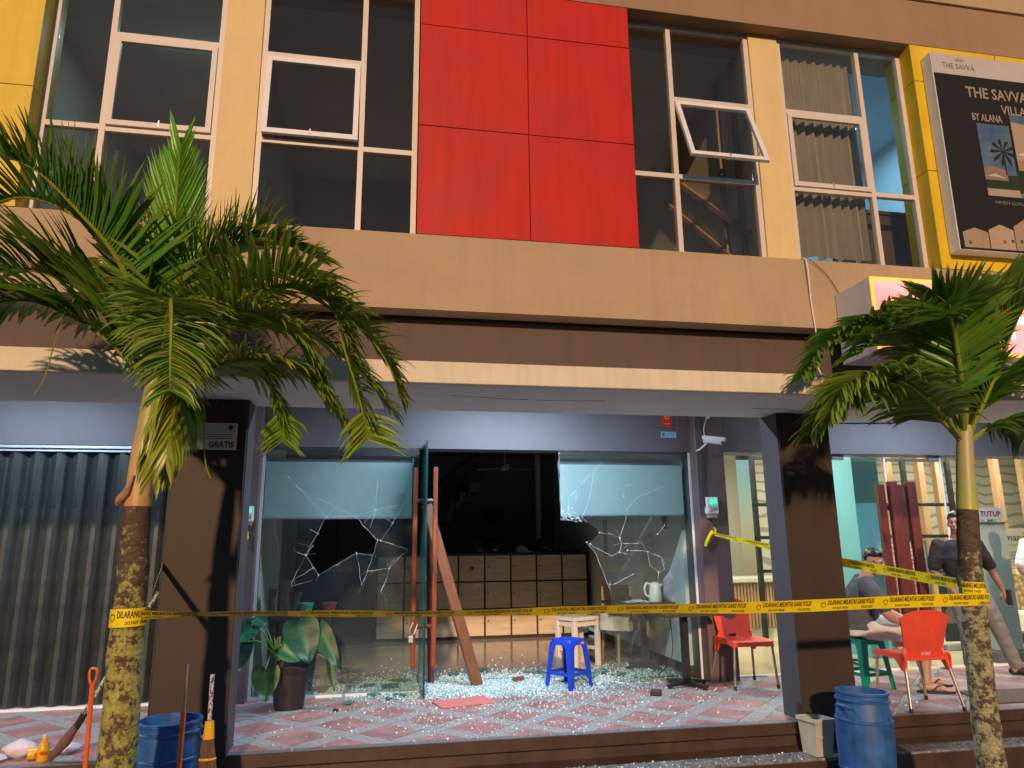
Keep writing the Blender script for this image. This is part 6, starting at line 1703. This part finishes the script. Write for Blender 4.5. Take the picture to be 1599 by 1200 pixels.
# ------------------------------------------------------------------ people
def sphere_pts(c, r, n=14, m=9, rot=None):
    vs = []; 
    for j in range(m+1):
        ph = -PI/2+PI*j/m
        for i in range(n):
            a = 2*PI*i/n; v = Vector((r[0]*math.cos(ph)*math.cos(a), r[1]*math.cos(ph)*math.sin(a), r[2]*math.sin(ph)))
            if rot: v = rot @ v
            vs.append(Vector(c)+v)
    fs = [(j*n+i, j*n+(i+1) % n, (j+1)*n+(i+1) % n, (j+1)*n+i) for j in range(m) for i in range(n)]
    return vs, fs
class Body(MB):
    def ball(s, c, r, rot=None):
        r = r if isinstance(r, (tuple, list)) else (r, r, r)
        vs, fs = sphere_pts(c, r, rot=rot); s.add(vs, fs); return s
    def limb(s, pts, rads, n=12):
        P = catmull(pts, 6*(len(pts)-1)); m = len(pts)-1
        rr_ = []
        for i in range(len(P)):
            t = i/(len(P)-1)*m; k = min(int(t), m-1); rr_.append(rads[k]*(1-(t-k))+rads[k+1]*(t-k))
        s.tube(P, rr_, n); s.ball(P[0], rads[0]); s.ball(P[-1], rads[-1]); return s
    def torso(s, secs, xdir, n=20):
        """secs: (centre, half width, half depth); xdir = body's left-right axis"""
        xd = Vector(xdir).normalized(); vs = []
        for c, w, d in secs:
            yd = Vector((0, 0, 1)).cross(xd).normalized()
            for k in range(n):
                a = 2*PI*k/n; ca, sa = math.cos(a), math.sin(a)
                vs.append(Vector(c)+xd*(w*math.copysign(abs(ca)**0.85, ca))+yd*(d*math.copysign(abs(sa)**0.85, sa)))
        m = len(secs)
        s.add(vs, [(i*n+k, i*n+(k+1) % n, (i+1)*n+(k+1) % n, (i+1)*n+k) for i in range(m-1) for k in range(n)]+[tuple(range(n)), tuple((m-1)*n+k for k in range(n))])
        return s
def fuse(b, name, m, parent, voxel, smooth_it=4, wrinkle=0.0, seed=0):
    """union of the pieces into one continuous skin"""
    me = b.build('raw', m, None, mesh_only=True)
    o = bpy.data.objects.new('raw', me); C.objects.link(o)
    r = o.modifiers.new('r', 'REMESH'); r.mode = 'VOXEL'; r.voxel_size = voxel; r.use_smooth_shade = True
    s = o.modifiers.new('s', 'SMOOTH'); s.iterations = smooth_it; s.factor = 0.5
    dg = bpy.context.evaluated_depsgraph_get()
    ev = bpy.data.meshes.new_from_object(o.evaluated_get(dg))
    bpy.data.objects.remove(o); bpy.data.meshes.remove(me)
    if wrinkle:
        for v in ev.vertices:
            p = v.co; k = noise.noise(Vector((p.x*9+seed, p.y*9, p.z*14)))+0.5*noise.noise(Vector((p.x*22, p.y*22+seed, p.z*30)))
            v.co = p+v.normal*k*wrinkle
    ev.name = name
    org = parent.location
    ev.transform(Matrix.Translation(-org))
    ev.materials.clear(); ev.materials.append(M[m] if isinstance(m, str) else m)
    ev.polygons.foreach_set('use_smooth', [True]*len(ev.polygons))
    return link(name, ev, parent)
def head(b, c, face, up=Vector((0, 0, 1)), s=1.0):
    f = Vector(face).normalized(); x = f.cross(up).normalized(); u = x.cross(f)
    Rm = Matrix((x, f, u)).transposed()
    L = lambda v: Vector(c)+Rm @ (Vector(v)*s)
    b.ball(L((0, -0.012, 0.025)), (0.074*s, 0.094*s, 0.095*s), Rm)          # cranium
    b.ball(L((0, 0.022, -0.045)), (0.058*s, 0.066*s, 0.068*s), Rm)          # face
    b.ball(L((0, 0.045, -0.088)), (0.032*s, 0.030*s, 0.026*s), Rm)          # chin
    b.ball(L((0, 0.082, 0.022)), (0.050*s, 0.016*s, 0.012*s), Rm)           # brow
    for sx in (-1, 1):
        b.ball(L((sx*0.040, 0.058, -0.025)), (0.022*s, 0.024*s, 0.022*s), Rm)   # cheek
        b.ball(L((sx*0.076, -0.005, -0.012)), (0.010*s, 0.020*s, 0.032*s), Rm)  # ear
    b.limb([L((0, 0.086, 0.015)), L((0, 0.098, -0.015)), L((0, 0.104, -0.030))], [0.008*s, 0.011*s, 0.014*s], 8)
    b.ball(L((0, 0.083, -0.060)), (0.024*s, 0.012*s, 0.008*s), Rm)
    b.ball(L((0, 0.081, -0.071)), (0.020*s, 0.011*s, 0.007*s), Rm)
    return L, Rm
def face_parts(parent, L, Rm, s=1.0):
    for sx in (-1, 1):
        b = Body(); b.ball(L((sx*0.031, 0.0765, 0.004)), (0.012*s, 0.007*s, 0.006*s), Rm); b.build('eye', plain('eye_white', (0.55, 0.5, 0.47), 0.2), parent, smooth=True)
        b = Body(); b.ball(L((sx*0.031, 0.0815, 0.003)), (0.0058*s, 0.004*s, 0.0058*s), Rm); b.build('iris', plain('dark_iris', (0.02, 0.012, 0.008), 0.1), parent, smooth=True)
        b = Body(); b.ball(L((sx*0.032, 0.087, 0.026)), (0.018*s, 0.006*s, 0.0035*s), Rm); b.build('eyebrow', 'hair', parent, smooth=True)
def hair(parent, L, Rm, s=1.0):
    b = Body(); b.ball(L((0, -0.020, 0.038)), (0.081*s, 0.096*s, 0.095*s), Rm); b.ball(L((0, 0.030, 0.080)), (0.062*s, 0.058*s, 0.040*s), Rm)
    rnd = random.Random(2)
    for k in range(70):
        a = rnd.uniform(0, 2*PI); e_ = rnd.uniform(0.15, 1.4)
        d = Vector((math.cos(a)*math.cos(e_), math.sin(a)*math.cos(e_)-0.15, math.sin(e_)))
        p_ = L((d.x*0.080, -0.015+d.y*0.092, 0.036+d.z*0.092)); b.ball(p_, 0.011*s)
    # cut away what would cover the face: pull vertices behind the hairline
    me = fuse(b, 'hair', 'hair', parent, 0.007, 1)
    inv = Rm.transposed(); org = parent.location; c0 = L((0, 0, 0))
    for v in me.data.vertices:
        q = inv @ (v.co+org-c0)
        if q.y > 0.015 and q.z < 0.060: q.y = 0.015+(q.y-0.015)*0.1; q.x *= 0.86; v.co = Rm @ q+c0-org
        elif q.z < -0.045: q.z = -0.045+(q.z+0.045)*0.2; q *= 0.97; v.co = Rm @ q+c0-org
    return me
def hand(b, wrist, direc, palm_n, s=1.0, curl=0.5, thumb=1):
    d = Vector(direc).normalized(); n = Vector(palm_n).normalized(); sd = d.cross(n).normalized(); n = sd.cross(d)
    W = Vector(wrist)
    b.limb([W, W+d*0.035*s, W+d*0.075*s], [0.024*s, 0.028*s, 0.028*s])
    for i, (o, l) in enumerate(((-0.030, 0.062), (-0.010, 0.074), (0.010, 0.070), (0.029, 0.055))):
        p0 = W+d*0.070*s+sd*o*s; a = curl*0.5
        pts = [p0]; cur = d.copy()
        for k in range(3):
            cur = (cur*math.cos(a)+n*math.sin(a)).normalized(); nn = n; pts.append(pts[-1]+cur*l*s/2.6); a = curl*(0.9+0.4*k)
            n2 = sd.cross(cur)*(-1); 
        b.limb(pts, [0.0105*s, 0.0098*s, 0.0092*s, 0.0082*s], 8)
    t0 = W+d*0.025*s+sd*(-thumb)*0.022*s
    b.limb([t0, t0+(d*0.6-sd*thumb*0.8).normalized()*0.035*s, t0+(d*1.0-sd*thumb*0.6+n*0.4).normalized()*0.066*s], [0.014*s, 0.012*s, 0.010*s], 8)

# --- seated man on the green stool, turned to the right, face to the street
p1 = thing('person', 'seated man in a charcoal t-shirt and beige shorts on the green stool', 'person', (4.62, 6.55, 0))
b = Body(); V = Vector
hipc = V((4.60, 6.60, 0.545)); xd = V((-0.42, -0.85, 0)).normalized()   # points to his right side (towards the street)
shN = V((4.56, 6.38, 0.915)); shF = V((4.72, 6.72, 0.925))
b.torso([(hipc, 0.155, 0.12), (hipc+V((0.0, 0, 0.12)), 0.15, 0.125), (hipc+V((0.015, 0, 0.25)), 0.165, 0.12), ((4.64, 6.56, 0.90), 0.16, 0.10), ((4.65, 6.55, 0.955), 0.09, 0.07)], xd)
hc = V((4.735, 6.50, 1.105))
b.limb([(4.65, 6.56, 0.93), (4.69, 6.53, 1.03)], [0.058, 0.055])
L_, R_ = head(b, hc, (-0.30, -0.93, -0.08), s=1.02)
hN = V((4.92, 6.33, 0.575)); hF = V((4.98, 6.44, 0.575))
b.limb([shN, (4.60, 6.27, 0.72), (4.68, 6.26, 0.63), hN], [0.052, 0.044, 0.040, 0.026]); hand(b, hN, (0.85, 0.15, -0.25), (-0.1, 0.2, -1), 0.95, 0.5, -1)
b.limb([shF, (4.83, 6.68, 0.73), (4.88, 6.62, 0.66), hF], [0.052, 0.044, 0.040, 0.026]); hand(b, hF, (0.6, -0.55, -0.3), (-0.1, 0.0, -1), 0.95, 0.5, 1)
kN, kF = V((5.00, 6.34, 0.485)), V((5.08, 6.60, 0.485)); aN, aF = V((4.93, 6.29, 0.085)), V((5.12, 6.52, 0.085))
for hp, kk, an_, tdir in (((4.62, 6.50, 0.53), kN, aN, V((0.80, -0.35, 0))), ((4.68, 6.66, 0.53), kF, aF, V((0.92, -0.25, 0)))):
    b.limb([hp, (V(hp)+kk)/2+V((0, 0, 0.012)), kk], [0.085, 0.078, 0.060])
    b.limb([kk, kk.lerp(an_, 0.35), kk.lerp(an_, 0.7), an_], [0.056, 0.056, 0.043, 0.036])
    td = tdir.normalized(); sd_ = V((-td.y, td.x, 0))
    b.limb([an_+V((0, 0, -0.035))-td*0.03, an_+td*0.06+V((0, 0, -0.040)), an_+td*0.13+V((0, 0, -0.052))], [0.034, 0.034, 0.026])
    for q in range(5):
        o = sd_*(-0.030+0.015*q); b.limb([an_+td*0.14+o+V((0, 0, -0.056)), an_+td*(0.185-0.008*abs(q-1))+o+V((0, 0, -0.060))], [0.011, 0.009], 6)
fuse(b, 'body', 'skin', p1, 0.0065, 3)
face_parts(p1, L_, R_, 1.02); hair(p1, L_, R_, 1.02)
b = Body()
b.torso([(hipc+V((0, 0, -0.03)), 0.178, 0.150), (hipc+V((-0.005, 0, 0.10)), 0.178, 0.160), (hipc+V((0.012, 0, 0.24)), 0.188, 0.142), ((4.64, 6.56, 0.90), 0.190, 0.125), ((4.65, 6.555, 0.968), 0.100, 0.085)], xd)
b.limb([shN+V((0.01, 0.03, 0.01)), (4.565, 6.32, 0.83), (4.60, 6.275, 0.745)], [0.074, 0.074, 0.070]); b.limb([shF+V((-0.01, -0.03, 0.01)), (4.78, 6.72, 0.83), (4.82, 6.69, 0.76)], [0.074, 0.074, 0.070])
fuse(b, 'shirt', 'gshirt', p1, 0.010, 3, 0.009, 1)
b = Body(); b.torso([(hipc+V((0, 0, -0.085)), 0.178, 0.15), (hipc+V((0, 0, 0.03)), 0.172, 0.148)], xd)
for hp, kk in (((4.62, 6.50, 0.53), kN), ((4.68, 6.66, 0.53), kF)):
    b.limb([hp, (V(hp)+kk)/2+V((0, 0, 0.010)), kk+V((-0.03, 0, 0.002))], [0.108, 0.102, 0.088]); b.limb([kk+V((-0.02, 0, 0)), kk+V((-0.008, 0, -0.07))], [0.086, 0.084])
fuse(b, 'shorts', 'shorts', p1, 0.010, 3, 0.008, 3)
for an_, td in ((aN, V((0.80, -0.35, 0)).normalized()), (aF, V((0.92, -0.25, 0)).normalized())):
    sd_ = V((-td.y, td.x, 0)); b = MB(); c_ = an_+V((0, 0, -an_.z))
    pr_ = []
    for k in range(16):
        a = 2*PI*k/16; pr_.append(c_+td*(0.065+0.145*math.cos(a))+sd_*(0.047*math.sin(a)*(1.0+0.15*math.cos(a))))
    b.add([p_+V((0, 0, 0.001)) for p_ in pr_]+[p_+V((0, 0, 0.018)) for p_ in pr_], [tuple(range(16)), tuple(range(31, 15, -1))]+[(k, (k+1) % 16, 16+(k+1) % 16, 16+k) for k in range(16)])
    sn = b.build('sandal', 'rubber', p1)
    s_b = MB(); s_b.tube(catmull([c_+td*0.03+sd_*0.046+V((0, 0, 0.02)), c_+td*0.08+sd_*0.025+V((0, 0, 0.062)), c_+td*0.12+V((0, 0, 0.045)), c_+td*0.08-sd_*0.025+V((0, 0, 0.062)), c_+td*0.03-sd_*0.046+V((0, 0, 0.02))], 16), 0.007, 6); s_b.build('strap', 'rubber', sn)

# --- standing men
def stand(label, base, face, shirt, trouser, pose, skin='skin', loc=(0, 0, 0), seed=5, shoes=True):
    t = thing('person', label, 'person', base)
    P_ = {k: V(v) for k, v in pose.items()}
    xd = (P_['shL']-P_['shR']); xd.z = 0; xd.normalize()
    b = Body(); pv, ch, nk = P_['pelvis'], P_['chest'], P_['neck']
    b.torso([(pv+V((0, 0, -0.06)), 0.13, 0.10), (pv+V((0, 0, 0.08)), 0.135, 0.10), (pv.lerp(ch, 0.55), 0.145, 0.105), (ch, 0.165, 0.11), (nk+V((0, 0, -0.05)), 0.13, 0.085), (nk, 0.07, 0.06)], xd)
    b.limb([nk+V((0, 0, -0.03)), P_['head']+V((0, 0, -0.06))], [0.058, 0.054])
    Lh, Rh = head(b, P_['head'], face, s=1.0)
    for s_ in ('L', 'R'):
        sh, el, wr, hp, kn, an = (P_[k+s_] for k in ('sh', 'el', 'wr', 'hip', 'kn', 'an'))
        b.limb([sh, sh.lerp(el, 0.5), el, el.lerp(wr, 0.5), wr], [0.055, 0.050, 0.042, 0.040, 0.027])
        hd = (wr-el).normalized(); hand(b, wr, hd, (0.2, 0.6, 0), 1.0, 0.35, 1 if s_ == 'L' else -1)
        b.limb([hp, hp.lerp(kn, 0.5), kn, kn.lerp(an, 0.4), an], [0.088, 0.078, 0.060, 0.055, 0.038])
        td = P_['toe'+s_]-an; td.z = 0; td.normalize()
        b.limb([an+V((0, 0, -0.045))-td*0.03, an+td*0.07+V((0, 0, -0.05)), an+td*0.15+V((0, 0, -0.062))], [0.036, 0.036, 0.026])
    fuse(b, 'body', skin, t, 0.0070, 3)
    face_parts(t, Lh, Rh); hair(t, Lh, Rh)
    b = Body()
    b.torso([(pv+V((0, 0, -0.05)), 0.165, 0.135), (pv+V((0, 0, 0.10)), 0.165, 0.138), (pv.lerp(ch, 0.55), 0.172, 0.140), (ch, 0.188, 0.135), (nk+V((0, 0, -0.055)), 0.158, 0.105), (nk+V((0, 0, -0.005)), 0.085, 0.075)], xd)
    for s_ in ('L', 'R'):
        sh, el = P_['sh'+s_], P_['el'+s_]; b.limb([sh+V((0, 0, -0.008)), sh.lerp(el, 0.45), sh.lerp(el, 0.80)], [0.066, 0.070, 0.068])
    fuse(b, 'shirt', shirt, t, 0.010, 3, 0.009, seed)
    b = Body(); b.torso([(pv+V((0, 0, -0.12)), 0.155, 0.115), (pv+V((0, 0, 0.0)), 0.155, 0.12)], xd)
    for s_ in ('L', 'R'):
        hp, kn, an = (P_[k+s_] for k in ('hip', 'kn', 'an')); b.limb([hp, hp.lerp(kn, 0.5), kn, kn.lerp(an, 0.5), an+V((0, 0, 0.02))], [0.108, 0.098, 0.078, 0.070, 0.062])
    fuse(b, 'trousers', trouser, t, 0.010, 3, 0.009, seed+1)
    for s_ in ('L', 'R'):
        an = P_['an'+s_]; td = P_['toe'+s_]-an; td.z = 0; td.normalize(); sd_ = V((-td.y, td.x, 0))
        b = Body(); b.limb([V((an.x, an.y, 0.036))-td*0.045, V((an.x, an.y, 0.040))+td*0.06, V((an.x, an.y, 0.030))+td*0.17], [0.034, 0.040, 0.028])
        sho = fuse(b, 'shoe', 'rubber', t, 0.008, 2)
        for kx in (0.02, 0.09):
            q = MB(); c_ = V((an.x, an.y, 0))+td*kx; q.tube(catmull([c_+sd_*0.045+V((0, 0, 0.03)), c_+V((0, 0, 0.085)), c_-sd_*0.045+V((0, 0, 0.03))], 10), 0.009, 6); q.build('strap', 'rubber', sho)
    return t
p2 = stand('standing man in a black t-shirt and grey trousers behind the right palm trunk', (6.25, 6.85, 0), (-0.75, -0.55, 0.05), 'bshirt', 'trousers', dict(
    pelvis=(6.17, 6.90, 0.86), chest=(6.10, 6.88, 1.17), neck=(6.08, 6.87, 1.38), head=(6.09, 6.84, 1.545), shL=(6.27, 6.80, 1.325), shR=(5.90, 6.93, 1.325),
    elL=(6.42, 6.82, 1.06), wrL=(6.49, 6.78, 0.85), elR=(5.86, 6.98, 1.05), wrR=(5.97, 6.90, 0.87), hipL=(6.27, 6.88, 0.84), hipR=(6.08, 6.92, 0.84),
    knL=(6.42, 6.84, 0.47), knR=(6.08, 6.88, 0.46), anL=(6.57, 6.84, 0.085), anR=(6.10, 6.92, 0.085), toeL=(6.75, 6.72, 0), toeR=(5.95, 6.75, 0)), 'skin_dark')
MB().box(6.490, 6.515, 6.70, 6.76, 0.70, 0.86, bev=0.006).build('phone_raw', 'rubber').name = 'mobile_phone'
tag(bpy.data.objects['mobile_phone'], 'black phone held low in the hand of the man in the black t-shirt', 'phone')
b = MB()
for pts in ([(6.02, 6.742, 1.22), (5.98, 6.745, 1.17), (5.99, 6.742, 1.10), (6.03, 6.74, 1.05)], [(6.16, 6.735, 1.22), (6.21, 6.74, 1.16), (6.20, 6.735, 1.09), (6.16, 6.735, 1.04)]):
    b.tube(catmull(pts, 12), 0.006, 5)
b.build('shirt_print', 'wshirt', p2)
p3 = stand('man in a white t-shirt only just inside the right edge of the photo', (7.12, 6.9, 0), (0.3, -0.9, 0), 'wshirt', 'trousers', dict(
    pelvis=(7.14, 6.90, 0.86), chest=(7.13, 6.88, 1.17), neck=(7.13, 6.87, 1.38), head=(7.13, 6.84, 1.545), shL=(7.31, 6.85, 1.325), shR=(6.94, 6.86, 1.325),
    elL=(7.42, 6.86, 1.05), wrL=(7.44, 6.72, 0.86), elR=(6.86, 6.88, 1.05), wrR=(6.93, 6.72, 0.93), hipL=(7.23, 6.89, 0.84), hipR=(7.05, 6.90, 0.84),
    knL=(7.25, 6.86, 0.47), knR=(7.12, 6.87, 0.46), anL=(7.28, 6.88, 0.085), anR=(7.14, 6.90, 0.085), toeL=(7.35, 6.7, 0), toeR=(7.08, 6.7, 0)), 'skin_dark', seed=9)

p1.scale = (1.12, 1.10, 1.05); p1.location.x += 0.06
